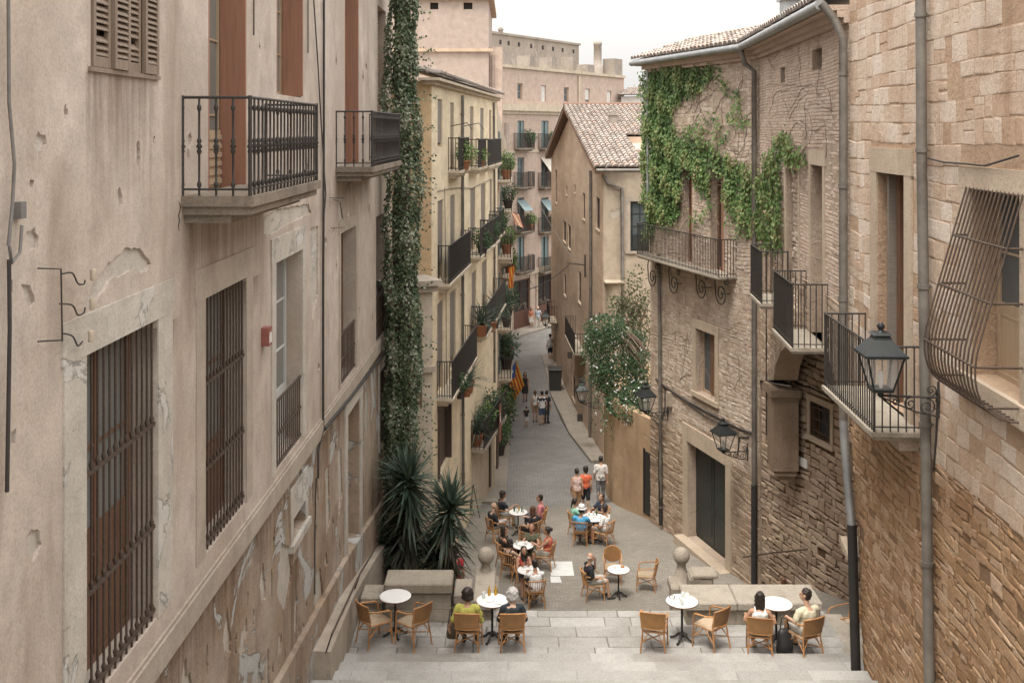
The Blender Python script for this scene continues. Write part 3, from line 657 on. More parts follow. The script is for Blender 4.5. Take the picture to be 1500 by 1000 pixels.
mb = MB(); rp = [(17.0, 6.05, 9.7), (20.0, 6.1, 9.95), (22.0, 6.2, 10.35), (24.4, 6.9, 10.95), (26.3, 7.0, 11.35), (28.4, 6.5, 12.46)]
for (ya, xa, ha), (yb, xb, hb) in zip(rp, rp[1:]):
    mb.add([(xa, ya, hz(ha)), (12, ya, hz(ha)), (12, yb, hz(hb)), (xb, yb, hz(hb))], [(0, 1, 2, 3)]); mb.add([(xa, ya, hz(ha)), (xb, yb, hz(hb)), (xb, yb, 2.5), (xa, ya, 2.5)], [(0, 1, 2, 3)])
struct('ramp', mb, M['plaza'])
for (a, b, c, d) in ((806, 838, 822, 843), (806, 820, 844, 853)):
    mb = MB(); p = [gp(a, c), gp(b, c), gp(b+3, d), gp(a+1, d)]
    mb.add([q_+Vector((0, 0, 0.006)) for q_ in p[::-1]], [(0, 1, 2, 3)]); mb.add([q_+Vector((0, 0, 0.006)) for q_ in p[::-1]]+[q_-Vector((0, 0, .05)) for q_ in p[::-1]], [(0, 1, 5, 4), (1, 2, 6, 5), (2, 3, 7, 6), (3, 0, 4, 7)])
    o_ = struct('pale_paving_slab', mb, mat_simple('pale_stone_inlay', (0.58, 0.58, 0.56), 0.7, 0, 0.15, 5))

# ================================================================ LEFT BUILDING
LB = thing('plaster_building', 'tall weathered beige plaster building with barred windows and iron balconies along the left side', 'building', (-3.7, 10, 2))
LW = Wall((-3.7-0.058, -3), (-3.7+0.01935*27.9, 27.9))
def lrect(x0, y0, x1, zb): a, zt = LW.hit(x0, y0); b, _ = LW.hit(x1, y0); return (a, zb, b, zt)
zs_ = ZC-5.25
r_sh = list(LW.rect(133, 97, 228, 97)); r_sh = (r_sh[0], r_sh[1], r_sh[2], ZC+2.6)
r1 = lrect(125, 520, 230, ZC-4.81); r2 = lrect(300, 437, 360, ZC-4.81); r3 = lrect(403, 385, 442, ZC-4.93)
r4 = LW.rect(499, 342, 521, 567); r5 = LW.rect(551, 318, 566, 503)
a_, zb_ = LW.hit(305, 287); b_, _ = LW.hit(357, 287); rd1 = (a_, zb_, b_, ZC+3.0)
a_, zb_ = LW.hit(405, 138); b_, _ = LW.hit(441, 138); rd2 = (a_, zb_, b_, ZC+3.2)
a_, zb_ = LW.hit(505, 244); b_, _ = LW.hit(523, 244); rd3 = (a_, zb_, b_, ZC+3.2)
rn = LW.rect(553, 8, 565, 165)
rdoor = LW.rect(508, 608, 526, 830); r7 = LW.rect(556, 545, 571, 660)
rsm = LW.rect(429, 760, 447, 792)
ups = [r_sh, r1, r2, r3, r4, r5, rd1, rd2, rd3, rn]; lows = [rdoor, r7, rsm]
scar_px = ([(120, 455), (135, 420), (160, 385), (185, 362), (205, 365), (222, 385), (214, 397), (190, 398), (165, 408), (143, 440), (128, 452)], [(40, 340), (50, 333), (57, 345), (54, 362), (44, 368)],
           [(12, 412), (18, 408), (20, 425), (14, 430)], [(32, 418), (44, 415), (52, 440), (45, 450), (35, 438)], [(388, 318), (405, 306), (430, 303), (452, 298), (456, 312), (420, 330), (396, 345), (386, 345)],
           [(455, 335), (466, 330), (466, 430), (458, 470), (453, 420)], [(40, 780), (55, 772), (62, 795), (50, 820), (36, 815)], [(16, 630), (22, 628), (22, 650), (15, 655)], [(495, 300), (499, 298), (503, 320), (497, 330)])
scar_low = ([(412, 795), (425, 800), (428, 840), (418, 900), (405, 870)], [(385, 930), (420, 910), (425, 950), (400, 1000), (370, 1000)], [(460, 840), (470, 830), (474, 880), (462, 920)], [(495, 660), (500, 655), (502, 720), (496, 760)], [(476, 690), (482, 680), (484, 760), (478, 790)])
hu = [rpoly((r[0]-.5, r[1]-.3, r[2]+.5, r[3]+.42)) for r in (r1, r2, r3)]+[rpoly((r[0]-.12, r[1]-.12, r[2]+.12, r[3]+.12)) for r in ups]; hl_ = [rpoly((r[0]-.34, r[1]-.2, r[2]+.34, r[3]+.55)) for r in lows]
su, sl = [], []
for px in scar_px:
    q = ragged([LW.hit(*p) for p in px])
    if clear(q, [rpoly(r) for r in ups]+su, .01): su.append(q)
for px in scar_low:
    q = ragged([LW.hit(*p) for p in px])
    if clear(q, [rpoly(r) for r in lows]+sl, .01) and max(p[1] for p in q) < zs_-.02: sl.append(q)
for _ in range(400):
    if len(su) > 36: break
    k = U(.03, .16)*(2.2 if rnd.random() < .15 else 1); q = ragged(blob(U(9.5, 28), U(zs_+.5, ZC+1.5), k, k*U(.8, 1.8)), .04, .008)
    if clear(q, hu+su, .1): su.append(q)
for _ in range(600):
    if len(sl) > 46: break
    k = U(.05, .28); q = ragged(blob(U(13, 25.6), U(ZC-8.2, zs_-.45), k, k*U(.8, 2.4)), .05, .012)
    if max(p[1] for p in q) < zs_-.05 and clear(q, hl_+sl, .06): sl.append(q)
su = good_scars([(0, zs_), (LW.len, zs_), (LW.len, ZC+5.5), (0, ZC+5.5)], [rpoly(r) for r in ups], su); sl = good_scars([(0, 1.0), (LW.len, 1.0), (LW.len, zs_), (0, zs_)], [rpoly(r) for r in lows], sl); print('scars', len(su), len(sl))
shell(LW, [(0, zs_), (LW.len, zs_), (LW.len, ZC+5.5), (0, ZC+5.5)], [rpoly(r) for r in ups], 0.32, 8, LB, M['left'], M['trim'], scars=su)
shell(LW, [(0, 1.0), (LW.len, 1.0), (LW.len, zs_), (0, zs_)], [rpoly(r) for r in lows], 0.35, 8, LB, M['leftlow'], M['trim'], 'lower_facade', 'lower_side_wall', scars=sl)
scar_backs(LW, su, LB, M['scar']); scar_backs(LW, sl, LB, M['scar'])
mb = MB(); mb.wbox(LW, 3, LW.len, ZC-5.34, ZC-5.07, -0.05, 0.05); mb.wbox(LW, 3, LW.len, ZC-5.07+0.002, ZC-5.03, -0.05, 0.025); mb.build('string_course', M['trim'], LB)
# sloping plinth and ledge that follow the stairs down
def prism(mb, pts, x_in, x_out):
    """pts (Y, H) top line; a solid from the wall out to x_out"""
    for (ya, ha), (yb, hb) in zip(pts, pts[1:]):
        vs = []
        for yy, hh in ((ya, ha), (yb, hb)):
            z = ZC-hh; xo = x_out if x_out > -3.2 else -3.7+.01935*yy+.09; vs += [(x_in, yy, z+0.03), (xo, yy, z), (xo+0.03, yy, 1.0), (x_in, yy, 1.0)]
        mb.add(vs, [(0, 4, 5, 1), (1, 5, 6, 2), (2, 6, 7, 3), (0, 1, 2, 3), (7, 6, 5, 4)])
mb = MB(); prism(mb, [(6, 7.05), (15.1, 7.89), (20.85, 8.39), (27.8, 9.3)], -3.9, -3.3); mb.build('plinth', M['leftlow'], LB)
mb = MB(); prism(mb, [(17.4, 8.58), (19.9, 8.78), (23, 9.35), (27.6, 10.3)], -3.6, -2.98); mb.build('ledge', M['trim'], LB)
mb = MB(); q_ = [Vector((-2.93, 17.2, ZC-8.2)), Vector((-2.93, 20.4, ZC-8.55)), Vector((-2.93, 22.6, ZC-8.95))]; mb.tube(q_, 0.018, 6); mb.tube([q_[0], q_[0]+Vector((-.1, 0, -.3))], .014, 5); mb.tube([q_[1], q_[1]+Vector((-.1, 0, -.3))], .014, 5); mb.build('handrail', M['rustiron'], LB)

# barred window, nearest
def frenchwin(W, r, o, parent, fm, gm, lowpanel=0.35, ny=3, fw=0.07):
    f = window(W, r, o, parent, fm, gm, 2, ny, fw); s0, z0, s1, z1 = r
    if lowpanel:
        mb = MB(); mb.wbox(W, s0+fw, (s0+s1)/2-0.03, z0+fw, z0+(z1-z0)*lowpanel, o-0.045, o-0.015); mb.wbox(W, (s0+s1)/2+0.03, s1-fw, z0+fw, z0+(z1-z0)*lowpanel, o-0.045, o-0.015); mb.build('panel', fm, f)
    return f
w1 = frenchwin(LW, (r1[0]+.03, r1[1], r1[2]-.03, r1[3]), -0.26, LB, M['brownwood'], M['glasspale'], 0.42, 3)
grille(LW, r1, -0.03, w1, M['rustiron'], 13, 3, 0.0115, True, [ZC-2.89, ZC-3.9, ZC-4.72])
surround(LW, r1, LB, M['limetrim'], 0.42, 0.34, 0.015)
w2 = frenchwin(LW, (r2[0]+.03, r2[1], r2[2]-.03, r2[3]), -0.26, LB, M['brownwood'], M['glasspale'], 0.32, 3)
grille(LW, r2, -0.03, w2, M['rustiron'], 13, 3, 0.0115, True, [ZC-2.9, ZC-3.88, ZC-4.72])
surround(LW, r2, LB, M['trim'], 0.32, 0.36, 0.012)
w3 = frenchwin(LW, (r3[0]+.03, r3[1], r3[2]-.03, r3[3]), -0.24, LB, M['whitewood'], M['glasspale'], 0.3, 4)
zr3 = LW.hit(403, 592)[1]
mb = MB()
def railw(W, r, zt, o=-0.02, k=11):
    mb = MB()
    for i in range(k): s = r[0]+(r[2]-r[0])*(i+.5)/k; mb.tube([W.pt(s, r[1]+.03, o), W.pt(s, zt, o)], 0.011, 5, cap=False)
    for z in (r[1]+.06, (r[1]+zt)/2, zt): mb.wbox(W, r[0], r[2], z-.015, z+.015, o-.015, o+.015)
    return mb
railw(LW, r3, zr3, -0.02, 13).build('railing', M['rustiron'], w3)
surround(LW, r3, LB, M['limetrim'], 0.24, 0.36, 0.02)
w4 = frenchwin(LW, (r4[0]+.03, r4[1], r4[2]-.03, r4[3]), -0.26, LB, M['brownwood'], M['glass'], 0.3, 3)
railw(LW, r4, LW.hit(499, 492)[1], -0.02, 11).build('railing', M['rustiron'], w4); surround(LW, r4, LB, M['trim'], 0.2, 0.25, 0.012)
w5 = frenchwin(LW, (r5[0]+.03, r5[1], r5[2]-.03, r5[3]), -0.26, LB, M['brownwood'], M['glass'], 0.3, 3)
railw(LW, r5, LW.hit(551, 440)[1], -0.02, 11).build('railing', M['rustiron'], w5)
# louvred shutters up at the left
def louvre(W, r, parent, m, o=0.01, leaves=4, gap=0.055):
    mb = MB(); s0, z0, s1, z1 = r; wd_ = (s1-s0)/leaves
    for k in range(leaves):
        a, b = s0+k*wd_+.012, s0+(k+1)*wd_-.012; tl = (0, .03, -.02, .02)[k % 4]
        mb.wbox(W, a, a+.05, z0, z1, o-.03+tl, o+.012+tl); mb.wbox(W, b-.05, b, z0, z1, o-.03+tl, o+.012+tl); mb.wbox(W, a+.05, b-.05, z0, z0+.09, o-.03+tl, o+.01+tl); mb.wbox(W, a+.05, b-.05, z1-.09, z1, o-.03+tl, o+.01+tl)
        z = z0+.1
        while z < z1-.12:
            if rnd.random() > 0.04:
                d = U(-.006, .006)
                vs = [W.pt(s, z+zz+d, o+oo+tl) for s in (a+.048, b-.048) for zz, oo in ((0, .012), (.012, .012), (.06, -.03), (.048, -.03))]
                mb.add(vs, [(0, 1, 5, 4), (1, 2, 6, 5), (2, 3, 7, 6), (3, 0, 4, 7)], rnd.random())
            z += gap
    return mb.build('shutter', m, parent)
wsh = window(LW, (r_sh[0]+.02, r_sh[1], r_sh[2]-.02, r_sh[3]), -0.25, LB, M['brownwood'], M['dark'])
louvre(LW, r_sh, wsh, M['shutter']); mb = MB(); mb.wbox(LW, r_sh[0]-.06, r_sh[2]+.06, r_sh[1]-.045, r_sh[1]-.005, -.05, .03); mb.build('sill', M['shutter'], wsh)
# balcony doors
for r in (rd1, rd2, rd3):
    w_ = window(LW, (r[0], r[1], r[2], r[3]), -0.3, LB, M['palewood'], M['glasspale'], 2, 4, 0.09, 'balcony_door')
    mb = MB(); mb.wbox(LW, r[2]-.05, r[2]-.004, r[1]+.02, r[3], -.29, .035); mb.build('shutter', M['redwood'], w_); mb = MB(); mb.wbox(LW, r[0]+.004, r[0]+.05, r[1]+.02, r[3], -.29, .0); mb.build('shutter', M['redwood'], w_)
    if r is rd1:
        mb = MB(); mb.wbox(LW, r[0]+.09, r[2]-.09, r[1]+.05, r[1]+.75, -.29, -.27)
        for k in range(6): z = r[1]+.08+k*.11; mb.wbox(LW, r[0]+.1, r[2]-.1, z, z+.06, -.268, -.25, rnd.random())
        mb.build('panel', M['palewood'], w_)
mb = MB(); sheet(mb, LW, rpoly((rn[0]-.01, rn[1]-.01, rn[2]+.01, rn[3]+.01)), [], 0); 
for v in range(len(mb.v)): mb.v[v] = tuple(Vector(mb.v[v])-LW.n*.2)
mb2 = MB(); W2 = Wall((LW.a-LW.n*.2)[:2], (LW.a-LW.n*.2+LW.u*LW.len)[:2]); masonry(mb2, W2, rpoly(rn), [], (.06, .08), (.2, .3)); mb2.v += []; mb.build('blind_niche', M['mortar'], LB); mb2.build('blind_niche', M['brickrow'], LB)
# the two ornate balconies
a_, zt_ = LW.hit(267, 287)
balcony(LW, a_, 17.62, ZC-.70, 0.72, 1.04, LB, M['oldslab'], M['iron'], 0.2, 0.17, 0.0125, True)
a_, zt_ = LW.hit(492, 245); balcony(LW, a_, 27.0, ZC-.70, 0.68, 1.04, LB, M['oldslab'], M['iron'], 0.18, 0.17, 0.0125, True)
# door and lower openings
f = MB(); f.wbox(LW, rdoor[0], rdoor[2], rdoor[1], rdoor[3], -.34, -.3)
for k in range(4): s = rdoor[0]+(rdoor[2]-rdoor[0])*k/4; f.wbox(LW, s+.01, s+(rdoor[2]-rdoor[0])/4-.01, rdoor[1]+.02, rdoor[3]-.02, -.3, -.285, rnd.random())
d_ = f.build('door', M['shutter'], LB); mb = MB(); mb.tube([LW.pt(rdoor[0]+.2, rdoor[1]+1.1, -.28), LW.pt(rdoor[0]+.2, rdoor[1]+1.1, -.22)], .03, 8); mb.build('handle', M['iron'], d_)
surround(LW, rdoor, LB, M['limetrim'], 0.3, 0.3, 0.03); surround(LW, r7, LB, M['limetrim'], 0.2, 0.25, 0.02)
f = MB(); f.wbox(LW, r7[0], r7[2], r7[1], r7[3], -.3, -.26); f.build('window_blind', M['greywood'], LB)
f = MB(); f.wbox(LW, rsm[0], rsm[2], rsm[1], rsm[3], -.34, -.31); f.build('vent_hole', M['dark'], LB)
surround(LW, rsm, LB, M['limetrim'], 0.16, 0.5, 0.015, 0.12)
for px in ([(262, 296), (264, 302), (263, 309), (261, 316), (262.5, 323), (261, 331), (262, 338)],):
    mb = MB(); mb.tube([LW.pt(*LW.hit(*p), .002) for p in px], [.003]+[.007]*(len(px)-2)+[.003], 5); mb.build('crack', M['dark'], LB)
# cables, insulators, alarm box
wire(LW, [(471, 0), (471, 200), (470, 420), (470, 628)], .022, LB, o=.04); wire(LW, [(456, 0), (462, 90), (467, 180), (474, 285), (470, 330)], .012, LB, o=.04)
wire(LW, [(470, 628), (480, 615), (510, 580), (545, 535), (568, 505)], .035, LB, o=.07); wire(LW, [(470, 628), (462, 660), (462, 700)], .018, LB, o=.05); wire(LW, [(461, 700), (459, 780), (459, 870)], .012, LB)
wire(LW, [(2, 0), (3, 150), (11, 240), (8, 300), (2, 360)], .013, LB, M['greycable'], .05); wire(LW, [(20, 330), (17, 370), (5, 385), (1, 360)], .012, LB, M['greycable'], .06); wire(LW, [(3, 380), (4, 480), (0, 720)], .015, LB, M['cable'], .05)
wire(LW, [(369, 0), (369, 52)], .01, LB); wire(LW, [(449, 0), (449, 78)], .01, LB)
mb = MB(); s, z = LW.hit(22, 308); mb.wbox(LW, s-.03, s+.05, z-.06, z+.06, 0, .06); mb.build('junction_box', M['greycable'], LB)
def insul(pts, cups, nm='insulator_bracket'):
    mb = MB()
    for p in pts:
        if len(p) > 3:
            q_ = []
            for i in range(len(p)-1):
                a0, a1, a2, a3 = (Vector(p[min(max(k, 0), len(p)-1)]) for k in (i-1, i, i+1, i+2))
                for k in range(5): t = k/5; v = .5*((2*a1)+(a2-a0)*t+(2*a0-5*a1+4*a2-a3)*t*t+(3*a1-a0-3*a2+a3)*t**3); q_.append((v.x, v.y))
            p = q_+[p[-1]]
        mb.tube([LW.pt(*LW.hit(*q), .06) for q in p], .007, 5)
    b = mb.build(nm, M['iron'], LB)
    for c in cups:
        mb = MB(); p = LW.pt(*LW.hit(*c), .12); mb.lathe([(.018, -.05), (.024, -.035), (.022, .0), (.026, .025), (.02, .045)], p, 8); mb.build('insulator', M['cream'], b)
insul([[(44, 393), (78, 394), (80, 500)], [(80, 401), (95, 400), (103, 415), (112, 416), (114, 410)], [(76, 445), (95, 447), (103, 461), (112, 458), (114, 450)], [(44, 500), (80, 498)], [(80, 488), (95, 492), (103, 506), (110, 500)]], [(115, 402), (114, 445), (112, 492)])
insul([[(478, 290), (500, 290)], [(483, 292), (494, 296), (497, 318)], [(480, 334), (500, 333)]], [(512, 292), (500, 315)])
mb = MB(); s, z = LW.hit(384, 492); mb.wbox(LW, s-.06, s+.10, z-.13, z+.12, 0, .11); al = mb.build('alarm_box', M['red'], LB); mb = MB(); mb.wbox(LW, s-.05, s+.09, z-.09, z+.05, .11, .115); mb.build('label_plate', M['whitepaint'], al)
mb = MB(); mb.wbox(LW, -0, LW.len+.3, ZC+5.5, ZC+5.7, -8, .5); mb.build('roof', M['tile'], LB)

# ================================================================ LEFT, FARTHER: yellow house
YB = thing('yellow_house', 'pale yellow four storey house with plants crowding its iron balconies', 'building', (-2.13, 28, 2.5))
YW = Wall((-2.13, 28), (-0.63, 44.6))
ytop = YW.hit(634, 119)[1]
yr = {}
def yrect(k, x0, y0, x1, y1): yr[k] = YW.rect(x0, y0, x1, y1); return yr[k]
ups = [yrect('a1', 641, 145, 648, 216), yrect('a2', 659.5, 150, 665, 250), yrect('a3', 688.5, 156, 693.5, 246), yrect('a4', 703.5, 158, 708.5, 243), yrect('a5', 716.5, 161, 719.5, 240)]
mids = [yrect('b1', 641, 295, 649.5, 414), yrect('b2', 659.5, 287, 666.5, 393), yrect('b3', 689, 277, 696, 372), yrect('b4', 704.5, 271, 711, 360), yrect('b5', 717.5, 264, 720.5, 330)]
lowr = [yrect('c1', 640.5, 446, 649.5, 580), yrect('c2', 659, 430, 667.5, 545), yrect('c3', 691, 401, 697, 492), yrect('c4', 706, 385, 713, 465)]
grd = [yrect('d1', 641, 602, 659, 705)]
shell(YW, [(0, 1.5), (YW.len, 1.5), (YW.len, ytop), (0, ytop)], [rpoly(r) for r in ups+mids+lowr+grd], 0.14, 9, YB, M['yellow'], M['ochre_side'])
for k, r in yr.items():
    if k == 'd1':
        mb = MB(); mb.wbox(YW, r[0], r[2], r[1], r[3], -.2, -.11); mb.wbox(YW, r[0], r[0]+.12, r[1], r[3], -.15, .06); mb.wbox(YW, r[2]-.12, r[2], r[1], r[3], -.15, .06); mb.wbox(YW, r[0]-.05, r[2]+.05, r[3], r[3]+.25, -.05, .12); mb.build('door', M['darkwood'], YB)
    else:
        f = window(YW, r, -0.07, YB, M['palewood'], M['glass'], 2, 3, 0.06)
        if k in ('a2', 'a3', 'b1', 'b2', 'b3', 'b4', 'b5', 'c1', 'c2', 'c3', 'c4', 'a4', 'a5', 'a1'):
            mb = MB(); fr = U(0.75, 1.0) if k[0] != 'c' else U(.6, 1); mb.wbox(YW, r[0]+.02, r[2]-.02, r[3]-(r[3]-r[1])*fr, r[3]-.01, -.06, -.035)
            z = r[3]
            mb.build('blind', M['greywood'] if k[0] != 'a' or k in ('a1', 'a4') else M['shutter'], f)
mb = MB(); mb.wbox(YW, -.35, YW.len+.1, ytop, ytop+.07, -.3, .26); mb.wbox(YW, -.2, YW.len+.1, ytop-.1, ytop-.002, -.2, .12); mb.build('cornice', M['cream'], YB)
mb = MB(); tiles(mb, YW.pt(-.35, ytop+.75, -2.2), YW.u, YW.n*2.5-Vector((0, 0, .62)), 78, 6); mb.build('roof', M['tile'], YB)
def ybal(x0, y0, x1, y1s, depth=.33, h=.95, panel=None, sp=.12):
    s0, z = YW.hit(x0, y1s); s1, _ = YW.hit(x1, y1s)
    return balcony(YW, s0, s1, z, depth, h, YB, M['cream'], M['iron'], .14, sp, .011, False, True, panel)
dg = mat_simple('dark_grey_panel', (0.16, 0.16, 0.15), .6)
bal = [ybal(656.5, 0, 671, 250), ybal(686.5, 0, 698, 246), ybal(702, 0, 711, 243), ybal(714, 0, 723, 240, .3),
       ybal(642, 0, 675, 416, .3, 1.05, dg), ybal(686, 0, 703, 376, .4), ybal(704, 0, 716, 361, .4), ybal(717, 0, 724, 345, .4),
       ybal(640, 0, 679, 583, .42, 1.0, None, .075), ybal(690, 0, 722, 492, .5, 1.0, None, .075)]
# downpipes and wires on the yellow facade
pipe(YW, [(674, 140), (674, 300), (674.5, 570), (675, 720)], .05, YB, M['pipe'], o=.08); pipe(YW, [(721, 150), (722, 300), (722, 560)], .045, YB, M['pipe'], o=.07)
wire(YW, [(640, 280), (655, 277), (672, 275), (690, 276), (720, 262)], .012, YB, M['greycable']); wire(YW, [(650, 275), (652, 400), (653, 600)], .01, YB, M['greycable'])
mb = MB()
for px in ((645, 0), (664, 0)):
    s, z = YW.hit(px[0]+15, 185); mb.tube([YW.pt(s, z, 0), YW.pt(s, z+.1, .5), YW.pt(s, z-.1, .65)], .015, 5)
mb.build('bracket', M['iron'], YB)
# low projecting ground floor under the plant balcony
pw = Wall((-1.35, 36.2), (-0.66, 40.4)); mb = MB()
LO = thing('garden_house_front', 'cream rendered ground floor front under the plant-filled balcony beside the street', 'wall', (-1.2, 37, 2.2))
zt = pw.hit(700, 650)[1]
shell(pw, [(0, 1.4), (pw.len, 1.4), (pw.len, zt), (0, zt)], [], .2, 1.4, LO, M['cream'], M['cream'], 'front', 'side')
mb = MB(); mb.wbox(pw, -.1, pw.len+.1, zt, zt+.14, -1.2, .45); mb.build('slab', M['greystone'], LO)
mb = MB(); P4 = [pw.pt(-.1, 0, -.6), pw.pt(-.1, 0, .42), pw.pt(pw.len+.1, 0, .42)]; rail(mb, [(p.x, p.y) for p in P4], zt+.14, .95, .14, .012); mb.build('railing', M['iron'], LO)
mb = MB(); s, z = pw.hit(718, 655); mb.wbox(pw, s-.3, s-.05, zt-2.2, zt-.1, .005, .06); mb.wbox(pw, s+1.2, s+1.5, zt-2.0, zt-.1, .005, .06); mb.build('timber_board', M['darkwood'], LO)
# row of narrower houses after it
RB = thing('narrow_row_house', 'narrow cream house end past the yellow house with trailing plants on its balconies', 'building', (-0.6, 55, 0))
RW = Wall((-0.62, 44.7), (-0.42, 77))
shell(RW, [(0, -.5), (RW.len, -.5), (RW.len, ZC-1.0), (0, ZC+1.0)], [], .2, 8, RB, M['cream'], M['cream'])
for (sa, sb, H) in ((1, 5, 2.2), (7, 11, 4.0), (1.5, 6, 5.6), (8, 13, 6.6), (1, 5, 8.6), (14, 18, 8.2), (2, 7, 11.0), (20, 24, 9.5)):
    balcony(RW, sa, sb, ZC-H, .55, .95, RB, M['cream'], M['iron'], .12, .15, .012)
    f = window(RW, (sa+1, ZC-H, sb-1.5, ZC-H+2.1), 0.06, RB, M['tealwood'], M['glass'], 2, 3)
for k in range(4): 
    s = 3+k*7; mb = MB(); mb.wbox(RW, s, s+1.4, 0.1, 2.6, .0, .05); mb.build('door', M['darkwood'], RB)
# little annex with arched window between ivy and yellow house
AN = thing('arched_annex', 'small pale annex with moulded cornice wedged behind the ivy column', 'building', (-2.6, 26.5, 3))
AW = Wall((-3.1, 26.35), (-2.02, 26.9)); AF = Wall((-2.02, 26.9), (-2.0, 27.95))
za = AW.hit(620, 418)[1]
rA = AW.rect(606, 470, 618, 600)
shell(AW, [(0, 2), (AW.len, 2), (AW.len, za), (0, za)], [rpoly(rA)], .2, 1.0, AN, M['cream'], M['cream'])
window(AW, rA, -.12, AN, M['palewood'], M['glass'])
mb = MB(); mb.wbox(AW, -.1, AW.len+.18, za, za+.14, -1, .22); mb.wbox(AW, -.05, AW.len+.1, za-.16, za-.002, -.9, .12); mb.wbox(AW, -.1, AW.len+.05, za-2.2, za-2.05, -.3, .08); mb.build('cornice', M['trim'], AN)
# ================================================================ tall blank block, end building
TB = thing('blank_pink_block', 'tall blank greyish pink block with two small vents above the yellow roof', 'building', (-4, 60, 0))
TW = Wall((-9, 60), (-1.32, 60.0))
vents = [TW.rect(630, 4, 642, 14), TW.rect(679, 4, 692, 14)]
zt = ZC+7.45
shell(TW, [(0, -.5), (TW.len, -.5), (TW.len, zt), (0, zt)], [rpoly(r) for r in vents], .3, 10, TB, M['pinkgrey'], M['pinkgrey'])
for r in vents: mb = MB(); mb.wbox(TW, r[0], r[2], r[1], r[3], -.3, -.25); mb.build('vent', M['dark'], TB)
mb = MB(); z72 = TW.hit(660, 73)[1]; mb.wbox(TW, 0, TW.len+.25, z72-.12, z72+.06, -.1, .16); mb.wbox(TW, 0, TW.len+.3, zt-.1, zt+.15, -10, .25); mb.build('ledge', M['midwall'], TB)
mb = MB(); mb.wbox(TW, TW.len+.02, TW.len+.75, 0, z72+.2, -6, -.6); mb.build('side_wing', M['pink'], TB)
pipe(TW, [(722, 80), (722, 135)], .07, TB, M['pinkgrey'], o=-.5, rings=False)
EB = thing('pink_apartment_house', 'long pale pink apartment house closing the far end of the street', 'building', (4, 88, 0))
EW = Wall((-2.1, 78), (-2.1+10.8*1.15, 78+17*1.15))
ztop = EW.hit(734, 98)[1]; zcor = EW.hit(734, 157)[1]
er = {}
for ci, (xa, xb) in enumerate(((758, 768), (793, 803.5))):
    for ri, (ya, yb) in enumerate(((177, 217), (231, 274), (290, 339), (347, 397))):
        er[(ci, ri)] = EW.rect(xa, ya, xb, yb)
att = [EW.rect(xa, ya, xb, yb) for xa, xb, ya, yb in ((758, 765.5, 122, 146), (793, 800, 125, 149), (826, 833, 128, 150), (857, 864, 130, 151), (889, 895.5, 133, 152))]
shp = [EW.rect(751, 412, 775.5, 484), EW.rect(787, 404, 808.5, 473)]
shell(EW, [(0, -.3), (EW.len, -.3), (EW.len, ztop), (0, ztop)], [rpoly(r) for r in list(er.values())+att+shp], .25, 12, EB, M['pink'], M['pinkgrey'])
mb = MB(); mb.wbox(EW, 0, EW.len, zcor-.25, zcor+.25, -.05, .3); mb.wbox(EW, 0, EW.len, zcor-.5, zcor-.252, -.05, .12); mb.wbox(EW, 0, EW.len+.1, ztop-.02, ztop+.2, -12, .15)
z2 = EW.hit(758, 222)[1]; mb.wbox(EW, 0, EW.len, z2-.1, z2+.1, -.05, .06); z2 = EW.hit(758, 401)[1]; mb.wbox(EW, 0, EW.len, z2-.25, z2+.15, -.05, .1); mb.build('cornice', M['cream'], EB)
for (ci, ri), r in er.items():
    f = window(EW, r, -.15, EB, M['tealwood'], M['glasspale'] if ri in (0,) else M['glass'], 2, 3, .1)
    w_ = (r[2]-r[0])/2
    for s_ in (r[0], r[2]-w_*.75):
        mb = MB(); mb.wbox(EW, s_, s_+w_*.75, r[1]+.05, r[3]-.05, -.14, -.08)
        if ri in (0, 3): mb.build('shutter', M['tealwood'], f)
    s0, s1 = r[0]-.5, r[2]+.55
    balcony(EW, s0, s1, r[1], .6, 1.15, EB, M['oldslab'], M['iron'], .16, .1, .017)
    if ri == 2:
        mb = MB(); zt_ = r[3]-.2; vs = [EW.pt(r[0]-.1, zt_, 0), EW.pt(r[2]+.1, zt_, 0), EW.pt(r[2]+.1, zt_-.8, .75), EW.pt(r[0]-.1, zt_-.8, .75)]
        mb.add(vs+[v+Vector((0, 0, .03)) for v in vs], [(0, 1, 2, 3), (4, 7, 6, 5), (3, 2, 6, 7), (0, 3, 7, 4), (1, 5, 6, 2)]); mb.build('awning', M['awning'], EB)
    if (ci, ri) == (1, 1):
        mb = MB(); vs = [EW.pt(r[0]-.2, r[3], .05), EW.pt(r[2]+.5, r[3], .05), EW.pt(r[2]+1.0, r[1]+.9, .8), EW.pt(r[0]+.6, r[1]+.9, .8)]
        mb.add(vs+[v+Vector((0, 0, .03)) for v in vs], [(0, 1, 2, 3), (4, 7, 6, 5), (3, 2, 6, 7), (0, 3, 7, 4), (1, 5, 6, 2)]); mb.build('awning', M['awningwhite'], EB)
for k, r in enumerate(att):
    f = window(EW, r, -.12, EB, M['palewood'], M['glass'] if k in (0, 2) else M['glasspale'], 1, 2, .1)
    if k in (1, 4, 3): mb = MB(); mb.wbox(EW, r[0]+.1, r[2]-.1, r[1]+.3*(k == 3), r[3]-.05, -.11, -.08); mb.build('blind', M['white'], f)
for r in shp:
    for xa, xb in ((r[0]-.25, r[0]-.003), (r[2]+.003, r[2]+.25)): mb = MB(); mb.wbox(EW, xa, xb, r[1], r[3]+.2, -.1, .08); mb.build('stone_pier', M['dressed'], EB)
